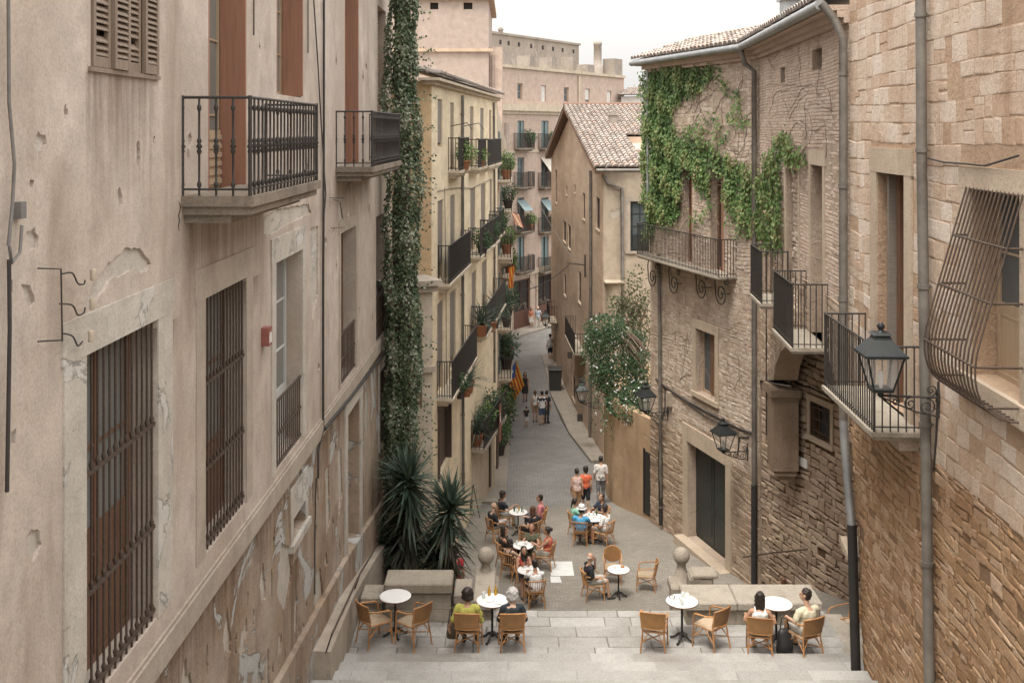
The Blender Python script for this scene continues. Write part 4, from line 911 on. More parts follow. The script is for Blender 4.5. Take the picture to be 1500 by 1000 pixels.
for r in shp:
    mb = MB(); winbars(mb, EW, r, -.05, .12, 2, 1); zl = r[1]+(r[3]-r[1])*.36; mb.wbox(EW, r[0]+.1, r[2]-.1, r[1], zl, -.1, -.04)
    f = mb.build('shopfront', M['shopwood'], EB); mb = MB(); mb.wbox(EW, r[0], r[2], zl, r[3], -.14, -.11); mb.build('glass_pane', M['shopglass'], f)
    mb = MB()
    for q_ in range(16):
        s, z = U(r[0]+.3, r[2]-.3), zl+U(.02, .5); mb.box(EW.pt(s, z, -.075), (.11, .05, U(.06, .2)), None, rnd.random())
    mb.build('shop_display', M['oldslab'], f)
# grey rendered wall on its roof, chimney, parapet stubs
EW2 = Wall((EW.a-EW.n*4)[:2], (EW.a-EW.n*4+EW.u*EW.len)[:2])
sA, zA = EW2.hit(712, 48); sB_, _ = EW2.hit(848, 62)
mb = MB(); mb.wbox(EW2, sA, sB_, ztop-.5, zA, -4, 0); mb.wbox(EW2, sA-.1, sB_+.15, zA, zA+.18, -4, .12)
mb.build('roof_wall', M['greybrick'], EB)
for px in (733, 745, 760, 778, 795, 810, 824, 840):
    mb = MB(); s, z = EW2.hit(px, 60); mb.wbox(EW2, s-.15, s+.15, zA-.8, zA-.45, -.1, .02); mb.build('vent_hole', M['dark'], EB)
mb = MB()
for px, w_, h_ in ((742, .9, 1.0), (780, .8, .9), (812, .8, 1.0), (842, .6, 1.2), (866, 1.2, .7), (906, 1.6, 1.5)):
    mb = MB(); s, z = EW.hit(px, 108); mb.wbox(EW, s-w_/2, s+w_/2, ztop+.2, ztop+.2+h_, -1.2, .0); mb.build('parapet_block', M['greybrick'], EB)
EW3 = Wall((EW.a-EW.n*1.2)[:2], (EW.a-EW.n*1.2+EW.u*EW.len)[:2]); s, z = EW3.hit(875.5, 62); mb = MB(); pc = EW3.pt(s, 0, 0); mb.lathe([(.5, ztop-.3), (.48, ztop+.9), (.38, ztop+1.0), (.36, z-.3), (.4, z-.28), (.4, z), (.25, z+.05)], (pc.x, pc.y, 0), 10); mb.build('chimney', M['greybrick'], EB)
mb = MB()
for px in (723, 748): mb = MB(); s, z = EW2.hit(px, 44); p = EW2.pt(s, 0, -1); mb.lathe([(.25, zA+.1), (.2, zA+.5), (.28, zA+.55), (.1, zA+.8)], (p.x, p.y, 0), 8); mb.build('roof_vent', M['greybrick'], EB)
pipe(EW, [(847, 112), (847, 150)], .1, EB, M['cream'], o=.1, rings=False)
wire(EW, [(741, 180), (741, 300), (741, 360)], .25, EB, M['pinkgrey'], .0, 'wall_strip')
# distant white house right of it
DB = thing('distant_white_house', 'small distant whitewashed house with tiled roof above the ridge', 'house', (11, 95, 8))
DW = Wall((9.9, 96), (14, 94)); z0_ = ZC+3.0
shell(DW, [(0, 0), (DW.len, 0), (DW.len, z0_), (0, z0_)], [], .2, 6, DB, M['white'], M['white'])
mb = MB(); tiles(mb, DW.pt(-.3, z0_+.9, -3), DW.u, DW.n*3.4-Vector((0, 0, .8)), 20, 8); mb.build('roof', M['tile'], DB)
mb = MB(); mb.wbox(DW, -1.6, -.1, 0, z0_-.3, -4, -.3); mb.build('side_wing', M['greybrick'], DB)

# ================================================================ MIDDLE RIGHT: tile roofed house
MH = thing('tile_roofed_house', 'brown plastered house with a clay tile gable roof on the right of the street', 'house', (4, 55, 0))
MW = Wall((2.75, 74), (3.95, 46))
mo = [MW.hit(*p) for p in ((836, 168), (881, 252))]
sR = MW.len; sA = MW.hit(836, 180)[0]
ZR = ZC+1.15; ZE = ZC-1.75
outl = [(0, -.5), (sR, -.5), (sR, ZE-.1), (sA, ZR-.25), (0, ZE-.2)]
mr = [MW.rect(*q) for q in ((813.5, 248, 816, 296), (825, 322, 829, 352), (832, 328, 836, 362), (853.5, 282, 857, 320), (873, 288, 878.5, 334), (829, 272, 831, 285), (841, 270, 843, 282), (838.5, 546, 842.5, 580), (826, 400, 829, 430), (847, 395, 851, 440), (820, 560, 822.5, 590))]
shell(MW, outl, [rpoly(r) for r in mr], .16, 9, MH, M['midwall'], M['midwall'])
for r in mr: window(MW, r, -.07, MH, M['darkwood'], M['dark'], 1, 2, .08)
for r in mr: mb = MB(); mb.wbox(MW, r[0]-.05, r[2]+.05, r[1]-.08, r[1]-.003, -.1, .04); mb.build('sill', M['frontwall'], MH)
# roof: near slope (street verge strip + two steps), far slope, dark verge boards
rd = -MW.n                                             # ridge runs away from the street
def mp(s, z, o): return MW.pt(s, z, o)
L_ = 0.46
def slope(name, s_hi, z_hi, s_lo, z_lo, o0, o1):
    a = mp(s_hi, z_hi, o0); b = mp(s_lo, z_lo, o0); v = b-a; nv = max(1, round(v.length/L_)); nu = round(abs(o0-o1)/.26)
    mb = MB(); tiles(mb, a, rd, v, nu, nv, .26, v.length/nv, 4); return mb.build(name, M['tile'], MH)
OV = .42
slope('roof', sA, ZR+.2, sR+.45, ZE+.12, OV, -1.9)
sm_ = sA+(sR-sA)*.56; zm_ = ZR+(ZE-ZR)*.56
slope('roof', sA, ZR+.2, sm_, zm_+.2, -1.9, -10)
slope('roof', sm_+.2, zm_-.42, sR+.6, ZE+.05, -1.9, -10)
mb = MB(); mb.wbox(MW, sm_-.12, sm_+.1, zm_-.9, zm_+.12, -10, -1.9); mb.build('gable_wall', M['midwall'], MH)
slope('roof', sA, ZR+.2, -.6, ZE-.05, OV, -10)
mb = MB(); mb.tube([mp(sA, ZR+.26, OV), mp(sA, ZR+.26, -10)], .14, 8); 
for (a, za_, b, zb_) in ((sA, ZR+.1, sR+.4, ZE), (sA, ZR+.1, -.6, ZE-.15)):
    mb.add([mp(a, za_, OV-.02), mp(b, zb_, OV-.02), mp(b, zb_, -.02), mp(a, za_, -.02), mp(a, za_-.16, OV-.02), mp(b, zb_-.16, OV-.02), mp(b, zb_-.16, -.02), mp(a, za_-.16, -.02)], [(0, 1, 2, 3), (4, 7, 6, 5), (0, 4, 5, 1), (1, 5, 6, 2), (3, 2, 6, 7), (0, 3, 7, 4)])
mb.build('verge_board', M['brownwood'], MH)
mb = MB(); pc = mp(sA+5.2, 0, -1.7); mb.box((pc.x, pc.y, ZR-1.15), (.42, .5, 1.5)); mb.box((pc.x, pc.y, ZR-.38), (.52, .6, .07)); mb.box((pc.x, pc.y, ZR-.28), (.3, .36, .14)); mb.build('chimney', M['greybrick'], MH)
CW = Wall((3.97, 45.9), (8.6, 45.4))
rw = CW.rect(923.5, 295, 951, 368)
shell(CW, [(0, 2), (CW.len, 2), (CW.len, ZE-.05), (0, ZE-.05)], [rpoly(rw)], .22, 4, MH, M['frontwall'], M['midwall'], 'end_wall', 'end_wall_side')
f = window(CW, rw, -.1, MH, M['greendoor'], M['glass'], 2, 4, .09); mb = MB()
for k in range(2): s = rw[0]+(rw[2]-rw[0])*(k/2)+.1; mb.wbox(CW, s, s+.4, rw[1]+.08, rw[1]+.72, -.1, -.06)
mb.build('panel', M['greendoor'], f); surround(CW, rw, MH, M['trim'], .18, .2, .02, .1)
pipe(CW, [(883, 256), (890, 268), (911, 275), (912, 470)], .07, MH, M['pipe'], o=.12, rings=False)
mb = MB(); mb.tube([CW.pt(-.3, ZE+.0, .55), CW.pt(CW.len, ZE+.02, .55)], .08, 8); mb.build('gutter', M['pipe'], MH)
mb = MB(); mb.tube([CW.pt(.45, 2, .02), CW.pt(.45, 8.2, .1), CW.pt(.45, 9.0, .15)], [.36, .34, .32], 10); mb.box(CW.pt(.45, 9.05, .2), (.85, .8, .1), None, .5, 0, .03); mb.build('buttress', M['frontwall'], MH)
# balcony and small fittings on the street wall
s0 = MW.hit(843, 420)[0]; s1 = MW.hit(858, 420)[0]; zb_ = MW.hit(850, 503)[1]
balcony(MW, s0, s1, zb_, .55, 1.0, MH, M['greystone'], M['iron'], .14, .15, .013)
s0 = MW.hit(816, 460)[0]; balcony(MW, s0-2.2, s0, MW.hit(812, 463)[1], .5, 1.0, MH, M['cream'], M['iron'], .14, .15, .013)
pipe(MW, [(868, 250), (868, 380), (867, 640)], .07, MH, M['pipe'], o=.1, rings=False)
for px, py in ((846, 500), (838, 520), (853, 612), (857, 560)): mb = MB(); s, z = MW.hit(px, py); mb.wbox(MW, s-.15, s+.15, z-.15, z+.2, 0, .25); mb.build('meter_box', M['darkpot'], MH)
mb = MB(); p = MW.pt(*MW.hit(860, 388), .1); mb.tube([p, p+MW.n*.9+Vector((0, 0, .1))], .03, 6); mb.tube([p+Vector((0, 0, -.6)), p+Vector((0, 0, .5))], .04, 6); mb.build('wire_bracket', M['iron'], MH)
# overhead cable over the street
def span(label, a, b, sag, r, m):
    c_ = MB(); c_.tube([a+(b-a)*t+Vector((0, 0, -sag*4*t*(1-t))) for t in [k/14 for k in range(15)]], r, 5); tag(c_.build('overhead_cable', m), label, 'cable')
def pxp(px, py, Y): return Vector(((px-750)/F*Y, Y, ZC-(py-HY)/F*Y))
span('black cable rising over the street to the iron bracket on the brown house', pxp(738.5, 425, 52), p+MW.n*.8, .45, .022, M['cable'])
span('thin grey wire running down from the pink end house to the brown house', EW.pt(*EW.hit(778, 277), .1), MW.pt(*MW.hit(852, 384), .3), .3, .016, M['greycable'])
span('thin wire crossing low over the street in front of the end shops', pxp(741, 352, 70), MW.pt(*MW.hit(818, 452), .3), .4, .014, M['cable'])

# ================================================================ ochre garden wall with terrace behind
OG = thing('ochre_garden_wall', 'ochre plastered garden wall with a flowering bush spilling over its top', 'wall', (3.9, 39, 2.2))
poly = [(3.92, 45.3), (3.66, 42), (3.52, 39.6), (3.56, 38.5), (3.78, 37.6), (4.72, 35.5)]
ZG = ZC-9.75
mb = MB()
def zgw(i): return ZG+(.35 if i < 2 else 0)
sub = []
for i in range(len(poly)-1):
    p0, p1, p2, p3 = (Vector(poly[min(max(q, 0), len(poly)-1)]) for q in (i-1, i, i+1, i+2))
    for k in range(8):
        t = k/8; q = .5*((2*p1)+(p2-p0)*t+(2*p0-5*p1+4*p2-p3)*t*t+(3*p1-p0-3*p2+p3)*t**3); sub.append((q.x, q.y))
sub.append(poly[-1]); ns = len(sub)
mb.add([(x, y, 1.5) for x, y in sub]+[(x, y, ZG) for x, y in sub], [(i, i+1, ns+i+1, ns+i) for i in range(ns-1)], .5, 0, True)
mb.build('wall', M['ochrewall'], OG)
mb = MB(); ins_ = [(x+.35, y+.25) for x, y in sub]
mb.add([(x, y, ZG) for x, y in sub]+[(x, y, ZG) for x, y in ins_], [(i, i+1, len(sub)+i+1, len(sub)+i) for i in range(len(sub)-1)])
mb.add([(x+.35, y+.25, ZG-.3) for x, y in sub]+[(9, 45.2, ZG-.3), (9, 36, ZG-.3)][::1], [list(range(len(sub)))+[len(sub)+1, len(sub)]][0:1]); mb.build('coping', M['ochrewall'], OG)
G2 = Wall(poly[4], poly[5]); rg = G2.rect(945.5, 660, 953, 751)
mb = MB(); mb.wbox(G2, rg[0], rg[2], rg[1], rg[3], -.1, .03); mb.wbox(G2, rg[0]-.08, rg[0]-.002, rg[1], rg[3]+.08, -.05, .05); mb.build('door', M['pipeblack'], OG)

# ================================================================ IVY STONE HOUSE
IB = thing('ivy_stone_house', 'rubble stone house with green ivy, curled iron balcony brackets and a dark double door', 'building', (5.5, 32, 3))
VW = Wall((4.64, 35.45), (6.69, 28.6)); BW = Wall((6.69, 28.6), (6.03, 18.9)); ZV = ZC+2.13
rb1 = VW.rect(1000, 238, 1014, 325); rb2 = VW.rect(1041, 246, 1060, 333)
z_sl = VW.hit(957, 372)[1]; rb1 = (rb1[0], z_sl, rb1[2], rb1[3]); rb2 = (rb2[0], z_sl, rb2[2], rb2[3])
rvw = VW.rect(1020, 480, 1048, 573); rvd = VW.rect(1008, 646, 1064, 786)
vo = [(0, 1.5), (VW.len, 1.5), (VW.len, ZV), (0, ZV)]; vh = [rpoly(r) for r in (rb1, rb2, rvw, rvd)]
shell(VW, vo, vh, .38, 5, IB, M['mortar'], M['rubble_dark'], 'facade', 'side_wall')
def grow(r, a, t, b=0): return rpoly((r[0]-a, r[1]-b, r[2]+a, r[3]+t))
hh = [grow(rb1, .02, .02), grow(rb2, .02, .02), grow(rvw, .22, .28, .16), grow(rvd, .34, .55)]
mb = MB(); masonry(mb, VW, vo, hh, (.07, .16), (.10, .32), .008, (.003, .018), .018, (ZC-9.5, ZV), .2, warp=.08); mb.build('stonework', M['rubble'], IB)
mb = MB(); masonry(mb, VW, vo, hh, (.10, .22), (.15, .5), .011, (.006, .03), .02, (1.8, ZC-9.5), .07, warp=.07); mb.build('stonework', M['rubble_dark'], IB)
for r in (rb1, rb2):
    f = window(VW, r, -.22, IB, M['brownwood'], M['dark'], 2, 3, .09, 'balcony_door'); mb = MB(); mb.wbox(VW, r[0]+.5*(r[2]-r[0]), r[2]-.02, r[1]+.05, r[3]-.05, -.2, -.13); mb.build('shutter', M['redwood'], f)
f = window(VW, rvw, -.22, IB, M['palewood'], M['glass'], 2, 1, .07); mb = MB(); mb.wbox(VW, rvw[0]+.45*(rvw[2]-rvw[0]), rvw[2]-.1, rvw[1]+.08, rvw[3]-.05, -.24, -.18); mb.build('shutter', M['brownwood'], f); surround(VW, rvw, IB, M['dressed'], .2, .26, .035, .14)
mb = MB(); mb.wbox(VW, rvd[0], rvd[2], rvd[1], rvd[3], -.38, -.3)
for k in range(2):
    w_ = (rvd[2]-rvd[0])/2; s = rvd[0]+k*w_
    mb.wbox(VW, s+.02, s+w_-.02, rvd[1]+.12, rvd[3]-.03, -.3, -.26)
    for q in range(3): mb.wbox(VW, s+.15, s+w_-.15, rvd[1]+.35+q*.85, rvd[1]+1.05+q*.85, -.26, -.245)
d_ = mb.build('door', M['greendoor'], IB); mb = MB(); pp_ = VW.pt((rvd[0]+rvd[2])/2+.1, rvd[1]+1.15, -.24); mb.tube([pp_, pp_+Vector((0, 0, .2))], .02, 6); mb.build('handle', M['rustiron'], d_)
surround(VW, rvd, IB, M['dressed'], .32, .52, .04); mb = MB(); mb.wbox(VW, rvd[0]-.3, rvd[2]+.3, rvd[1]-.5, rvd[1]-.003, -.4, .35); mb.build('threshold', M['dressed'], IB)
# long balcony with scrolled brackets
s0 = .18; s1 = VW.hit(1085, 330)[0]-.25
b = balcony(VW, s0, s1, z_sl, .55, 1.05, IB, M['greystone'], M['iron'], .1, .1, .0105, False, False)
def spiral(c, r0, turns, d, W, o, r=.014, n=26, ph=0):
    pts = []
    for i in range(n+1): t = i/n; an = ph+d*2*math.pi*turns*t; rr = r0*(1-.82*t); pts.append(W.pt(c[0]+math.cos(an)*rr, c[1]+math.sin(an)*rr, o))
    return pts
for px, py in ((968, 405), (1000, 415), (1041, 421), (1070, 430)):
    mb = MB(); s, z = VW.hit(px, py); o = .3
    mb.tube(spiral((s, z), .34, 1.7, 1, VW, o, ph=R(170), r=.02), .02, 5); mb.tube([VW.pt(s-.335, z+.06, o), VW.pt(s-.37, z+.35, o), VW.pt(s-.28, z+.55, o), VW.pt(s-.02, z_sl-.1, o)], .02, 5); mb.tube(spiral((s+.3, z+.42), .15, 1.4, -1, VW, o, ph=R(80)), .016, 5); mb.tube([VW.pt(s, z, 0), VW.pt(s, z, o)], .014, 5); mb.build('scroll_bracket', M['iron'], b)
# eaves, gutter, roof along both runs
for W_, e0, e1, nm in ((VW, -.35, 0.05, ''), (BW, 0, 0, '')):
    mb = MB(); mb.wbox(W_, e0, W_.len, ZV, ZV+.1, -.3, .42); mb.wbox(W_, e0+.1, W_.len, ZV-.12, ZV-.002, -.3, .22); mb.wbox(W_, e0+.15, W_.len, ZV-.22, ZV-.122, -.3, .1); mb.build('cornice', M['brickrow'], IB)
    mb = MB(); mb.tube([W_.pt(e0-.05, ZV+.1, .52), W_.pt(W_.len+.02, ZV+.1, .52)], .1, 8); mb.build('gutter', M['zinc'], IB)
    mb = MB(); nu = round((W_.len-e0)/.26); tiles(mb, W_.pt(e0, ZV+.95, -1.9), W_.u, W_.n*2.4-Vector((0, 0, .75)), nu, 6, .26, .42, 4); mb.build('roof', M['tile'], IB)
mb = MB(); p_ = VW.pt(6.2, ZV+1.0, -1.5); mb.box(p_, (.45, .45, 1.0)); mb.box(p_+Vector((0, 0, .55)), (.6, .6, .1)); mb.build('chimney', M['zinc'], IB)
# drainpipes
pipe(VW, [(953, 96), (953, 160), (953, 300)], .05, IB, M['zinc'], o=.1, rings=False); pipe(VW, [(969, 372), (971, 560), (972, 766)], .055, IB, M['pipe'], o=.1)
pipe(VW, [(971, 660), (972, 768)], .065, IB, M['pipeblack'], o=.1, rings=False)
q = [VW.pt(VW.len-.12, ZV+.05, .5), VW.pt(VW.len-.1, ZV-.35, .4), VW.pt(VW.len-.06, ZV-.55, .13), VW.pt(VW.len-.06, ZC-9.7, .13)]
mb = MB(); mb.tube(q, .07, 10); mb.build('drainpipe', M['pipe'], IB); mb = MB(); mb.tube([q[-1]+Vector((0, 0, .1)), VW.pt(VW.len-.06, 3, .13)], .085, 10); mb.build('drainpipe', M['pipeblack'], IB)
# wires along the wall
wire(VW, [(962, 555), (975, 566), (1000, 583), (1040, 605), (1085, 628), (1108, 636)], .035, IB); wire(VW, [(975, 566), (975, 600), (966, 622), (958, 612)], .02, IB); wire(VW, [(1000, 583), (1040, 612), (1084, 634)], .02, IB, o=.05)
wire(VW, [(1098, 640), (1084, 640), (1082, 665)], .022, IB); mb = MB(); s, z = VW.hit(983, 585); mb.wbox(VW, s-.1, s+.1, z-.2, z+.25, 0, .12); mb.build('junction_box', M['frontwall'], IB)

# --- second run: thin brick wall standing on a big arch
arch = [(1112, 556), (1133, 556), (1136, 535), (1143, 515), (1156, 503), (1175, 497), (1196, 496), (1212, 518), (1226, 565), (1238, 630), (1246, 700)]
ao = [BW.hit(*p) for p in arch]; ao[0] = (0, ao[0][1]); ao[-1] = (BW.len, ao[-1][1])
bo = ao+[(BW.len, ZV), (0, ZV)]
rn1 = BW.rect(1152, 246, 1170, 392); rn2 = BW.rect(1188.5, 241, 1206, 432)
zb2 = BW.hit(1154, 445)[1]; zb3 = BW.hit(1213, 510)[1]; rn1 = (rn1[0], zb2, rn1[2], rn1[3]); rn2 = (rn2[0], zb3, rn2[2], rn2[3])
rs1 = BW.rect(1190, 74, 1204, 104); rs2 = BW.rect(1143.5, 100, 1150, 122)
bh = [rpoly(r) for r in (rn1, rn2, rs1, rs2)]
zsplit = max(BW.hit(1196, 494)[1], BW.hit(1143, 513)[1], BW.hit(1156, 501)[1])+.01
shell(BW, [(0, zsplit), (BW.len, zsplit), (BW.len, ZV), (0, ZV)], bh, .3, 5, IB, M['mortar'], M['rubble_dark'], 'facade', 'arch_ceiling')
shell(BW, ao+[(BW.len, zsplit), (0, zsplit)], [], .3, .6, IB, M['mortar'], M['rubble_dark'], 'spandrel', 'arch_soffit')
mb = MB(); sa_, zt_ = BW.hit(1124, 560); sb_, zb_ = BW.hit(1133, 690); mb.wbox(BW, sa_, sb_, zb_, zt_, -.62, -.0); mb.wbox(BW, sa_+.05, sb_-.04, zb_-.13, zb_-.002, -.58, -.06); mb.wbox(BW, sa_+.1, sb_-.1, zb_-.24, zb_-.132, -.5, -.14); mb.build('corbel', M['dressed_dark'], IB)
hh = [grow(rn1, .18, .25), grow(rn2, .2, .35), rpoly(rs1), rpoly(rs2)]
zsp = ZC-3.2
mb = MB(); masonry(mb, BW, bo, hh, (.055, .085), (.16, .4), .006, (.003, .012), .005, (zsp, ZV), .14, warp=.03); mb.build('brickwork', M['brickrow'], IB)
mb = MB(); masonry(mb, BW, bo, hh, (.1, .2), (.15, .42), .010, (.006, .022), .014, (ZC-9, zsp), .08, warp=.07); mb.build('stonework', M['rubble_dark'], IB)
for r in (rn1, rn2): surround(BW, r, IB, M['dressed'], .17, .3, .025)
Wb = Wall((BW.a-BW.n*.16)[:2], (BW.a-BW.n*.16+BW.u*BW.len)[:2])
mb = MB(); mb.wbox(BW, rn1[0], rn1[2], rn1[1], rn1[3], -.3, -.16); mb.build('blocked_doorway', M['mortar'], IB); mb = MB(); masonry(mb, Wb, rpoly(rn1), [], (.08, .16), (.1, .25), .012, (.01, .05), .02); mb.build('blocked_doorway', M['rubble'], IB)
f = window(BW, rn2, -.22, IB, M['palewood'], M['greywood'], 2, 3, .08, 'balcony_door')
for r in (rs1, rs2): mb = MB(); mb.wbox(BW, r[0], r[2], r[1], r[3], -.3, -.25); mb.build('vent_hole', M['dark'], IB)
def bbal(W, s0, s1, z, dep, parent, h=1.05):
    return balcony(W, s0, s1, z, dep, h, parent, M['greystone'], M['iron'], .12, .115, .011, False, False)
sN = BW.hit(1154, 400)[0]; bbal(BW, sN-1.55, sN, zb2, .6, IB, BW.hit(1154, 369)[1]-zb2)
sN = BW.hit(1213, 400)[0]; bbal(BW, sN-2.0, sN, zb3, .68, IB, BW.hit(1213, 417)[1]-zb3)
mb = MB(); s0, z_ = BW.hit(1123, 560); s1, _ = BW.hit(1133, 560); mb.wbox(BW, s0-.03, s1+.07, z_-.12, z_+.06, -.68, .08); mb.wbox(BW, s0+.02, s1+.03, z_-.2, z_-.122, -.64, .04); mb.build('impost', M['dressed_dark'], IB)
wire(BW, [(1124, 440), (1124, 600), (1124, 636)], .02, IB); wire(BW, [(1127, 556), (1140, 562), (1165, 566)], .02, IB, o=.1)
# recessed wall under the arch
RWl = Wall((6.74, 28.5), (9.3, 20.0)); rq = RWl.rect(1187, 586, 1217, 636)
ro = [(0, 1), (RWl.len, 1), (RWl.len, ZC-4.4), (0, ZC-4.4)]
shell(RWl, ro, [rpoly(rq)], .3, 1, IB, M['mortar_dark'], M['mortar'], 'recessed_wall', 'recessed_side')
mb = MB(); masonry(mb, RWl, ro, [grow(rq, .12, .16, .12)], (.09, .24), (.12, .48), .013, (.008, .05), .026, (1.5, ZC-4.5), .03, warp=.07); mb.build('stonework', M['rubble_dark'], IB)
f = window(RWl, rq, -.24, IB, M['darkwood'], M['glass'], 2, 2, .06); grille(RWl, rq, -.05, f, M['rustiron'], 4, 3, .012); surround(RWl, rq, IB, M['dressed'], .12, .15, .03, .12)
mb = MB(); s, z = RWl.hit(1165, 663); s2, z2 = RWl.hit(1185, 686); mb.wbox(RWl, s, s2, z2, z, .04, .075); mb.build('marble_plaque', M['ceramic'], IB)
mb = MB(); mb.tube([RWl.pt(*RWl.hit(1093, 815), .1), RWl.pt(*RWl.hit(1140, 808), .14), RWl.pt(*RWl.hit(1190, 803), .14)], .02, 6); mb.tube([RWl.pt(*RWl.hit(1140, 808), .0), RWl.pt(*RWl.hit(1140, 808), .14)], .014, 5); mb.build('handrail', M['rustiron'], IB)
wire(RWl, [(1160, 560), (1190, 568), (1225, 585)], .022, IB)

# ================================================================ ASHLAR HOUSE at the right
AB = thing('ashlar_house', 'warm ashlar stone house at the right edge with a bulging window grille and iron balcony', 'building', (6, 14, 4))
HW = Wall((6.03, 18.9), (5.29+.039*3, 3)); ZH = ZC+4.2
le = [HW.hit(*p) for p in ((1247, 650), (1257, 780), (1266, 992), (1268, 1040))]
ho = [(le[3][0], 1.0), (HW.len, 1.0), (HW.len, ZH), (0, ZH), (0, le[0][1])]+le[0:3]
zlo = ZC-4.45
zb4 = HW.hit(1351, 633)[1]
rh = HW.rect(1286, 252, 1327, 600); rh = (rh[0], zb4, rh[2], rh[3]); rgw = HW.rect(1424, 276, 1497, 590)
a_, zt_ = HW.hit(1424, 276); _, zbw = HW.hit(1424, 548); b_ = HW.hit(1497, 276)[0]; rgw = (a_, zbw, b_, zt_)
hh0 = [rpoly(rh), rpoly(rgw)]
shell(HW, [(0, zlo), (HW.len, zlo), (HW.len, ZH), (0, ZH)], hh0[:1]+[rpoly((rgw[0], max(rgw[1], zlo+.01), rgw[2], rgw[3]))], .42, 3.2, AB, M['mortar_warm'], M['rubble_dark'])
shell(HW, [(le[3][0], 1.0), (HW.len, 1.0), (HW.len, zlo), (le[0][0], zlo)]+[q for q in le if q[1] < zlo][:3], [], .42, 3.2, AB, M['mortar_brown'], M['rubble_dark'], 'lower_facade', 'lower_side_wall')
hh = [grow(rh, .34, .42), grow(rgw, .36, .3, .3)]
mb = MB(); masonry(mb, HW, ho, hh, (.13, .36), (.2, .62), .005, (.0015, .011), .016, (ZC-4.6, ZH), .1, warp=.05); mb.build('ashlar_facing', M['ashlar'], AB)
mb = MB(); masonry(mb, HW, ho, hh, (.06, .19), (.09, .42), .006, (.003, .024), .024, (2.5, ZC-4.6), .06, warp=.07); mb.build('rubble_facing', M['rubble_warm'], AB)
surround(HW, rh, AB, M['dressed'], .32, .4, .035)
f = MB(); f.wbox(HW, rh[0], rh[2], rh[1], rh[3], -.42, -.34); f.wbox(HW, rh[0]+.25, rh[0]+.4, rh[1], rh[3], -.34, -.22); f.wbox(HW, rh[2]-.25, rh[2], rh[1], rh[3], -.34, -.2)
for k in range(5): f.wbox(HW, rh[0]+.42, rh[2]-.27, rh[1]+.1+k*.75, rh[1]+.75+k*.75, -.34, -.31)
f.build('balcony_door', M['brownwood'], AB)
mb = MB(); mb.wbox(HW, rh[0]+.16, rh[0]+.24, rh[1], rh[3]-.05, -.34, -.1); mb.build('shutter', M['greywood'], AB)
sN = HW.hit(1351, 600)[0]; bbal(HW, sN-2.75, sN, zb4, .68, AB, HW.hit(1349, 507)[1]-zb4)
mb = MB(); mb.wbox(HW, sN-2.6, sN-.1, zb4-.3, zb4-.125, -.05, .3); mb.build('corbel', M['dressed'], AB)
f = frenchwin(HW, (rgw[0]+.03, rgw[1], rgw[2]-.03, rgw[3]), -.3, AB, M['palewood'], M['glass'], .4, 3)
surround(HW, rgw, AB, M['dressed'], .34, .28, .03, .26)
# bulging grille: bars fall straight, then belly outwards and curl back in under the sill
mb = MB(); s0, z0, s1, z1 = rgw; s0 -= .1; s1 += .1; hgt = z1-z0; nb = 15
def prof(t):  # t from top to bottom
    return .03+.55*min(1, t*1.02)**1.25 if t < .93 else .03+.55*math.cos((t-.93)/.13*1.35)
def gcurve():
    z = lambda t: z1+.02-hgt*t
    pts = [(.03+.47*t/.7, z(t)) for t in [i/8*.7 for i in range(8)]]; B = ((.5, z(.7)), (.66, z(.93)), (.5, z(1.1)), (.04, z(1.09)))
    for i in range(11): t = i/10; u = 1-t; pts.append(tuple(u**3*B[0][k]+3*u*u*t*B[1][k]+3*u*t*t*B[2][k]+t**3*B[3][k] for k in (0, 1)))
    return pts
GC = gcurve(); rows = range(len(GC))
def bp(s, i): o_, z_ = GC[i]; return HW.pt(s, z_, o_)
for k in range(nb):
    s = s0+(s1-s0)*k/(nb-1); mb.tube([bp(s, t) for t in rows], .0125, 5)
for t in (3, 6, 10, 14, 17):
    mb.tube([HW.pt(s0, bp(s0, t).z, 0), bp(s0, t), bp(s1, t), HW.pt(s1, bp(s1, t).z, 0)], .015, 5)
mb.build('grille', M['rustiron'], f)
# pipes on the stone house
q = [HW.pt(*HW.hit(1226, 0), .5)]
zz = [(1248, 8), (1249, 200), (1246, 420), (1245, 600)]
mb = MB(); pts = [HW.pt(.02, ZV+.12, .5), HW.pt(.06, ZV-.15, .3), HW.pt(.1, ZV-.5, .14), HW.pt(.1, ZC-5.2, .14)]; mb.tube(pts, .075, 10)
for z in (ZC+1, ZC-1, ZC-3): mb.tube([HW.pt(.1, z+.04, .14), HW.pt(.1, z-.04, .14)], .09, 10)
mb.build('drainpipe', M['pipe'], AB)
a = HW.pt(.1, ZC-5.15, .14); b = HW.pt(*HW.hit(1248, 650), .13); c = HW.pt(*HW.hit(1259, 775), .13); d = HW.pt(*HW.hit(1266, 990), .13)
mb = MB(); mb.tube([a, b, c], .075, 10); mb.build('drainpipe', M['zinc'], AB); mb = MB(); mb.tube([c+Vector((0, 0, .08)), d-Vector((0, 0, .3))], .085, 10); mb.build('drainpipe', M['pipeblack'], AB)
pipe(HW, [(1361, -40), (1363, 250), (1367, 500), (1371, 800), (1375, 1030)], .075, AB, M['pipe'], o=.12)
wire(HW, [(1366, 232), (1390, 238), (1420, 240), (1450, 243), (1500, 228)], .014, AB, o=.06); wire(HW, [(1376, 590), (1374, 640), (1370, 690)], .014, AB)
mb = MB(); s, z = HW.hit(1247, 812); mb.wbox(HW, s-.02, s+.5, z-.1, z+.02, .0, .0); mb = MB(); pl = HW.pt(*HW.hit(1262, 815), 0)
mb.box(pl+Vector((.05, .35, 0)), (.5, .5, .12), Matrix.Rotation(R(20), 3, 'X')); mb.build('stone_shelf', M['dressed'], AB)
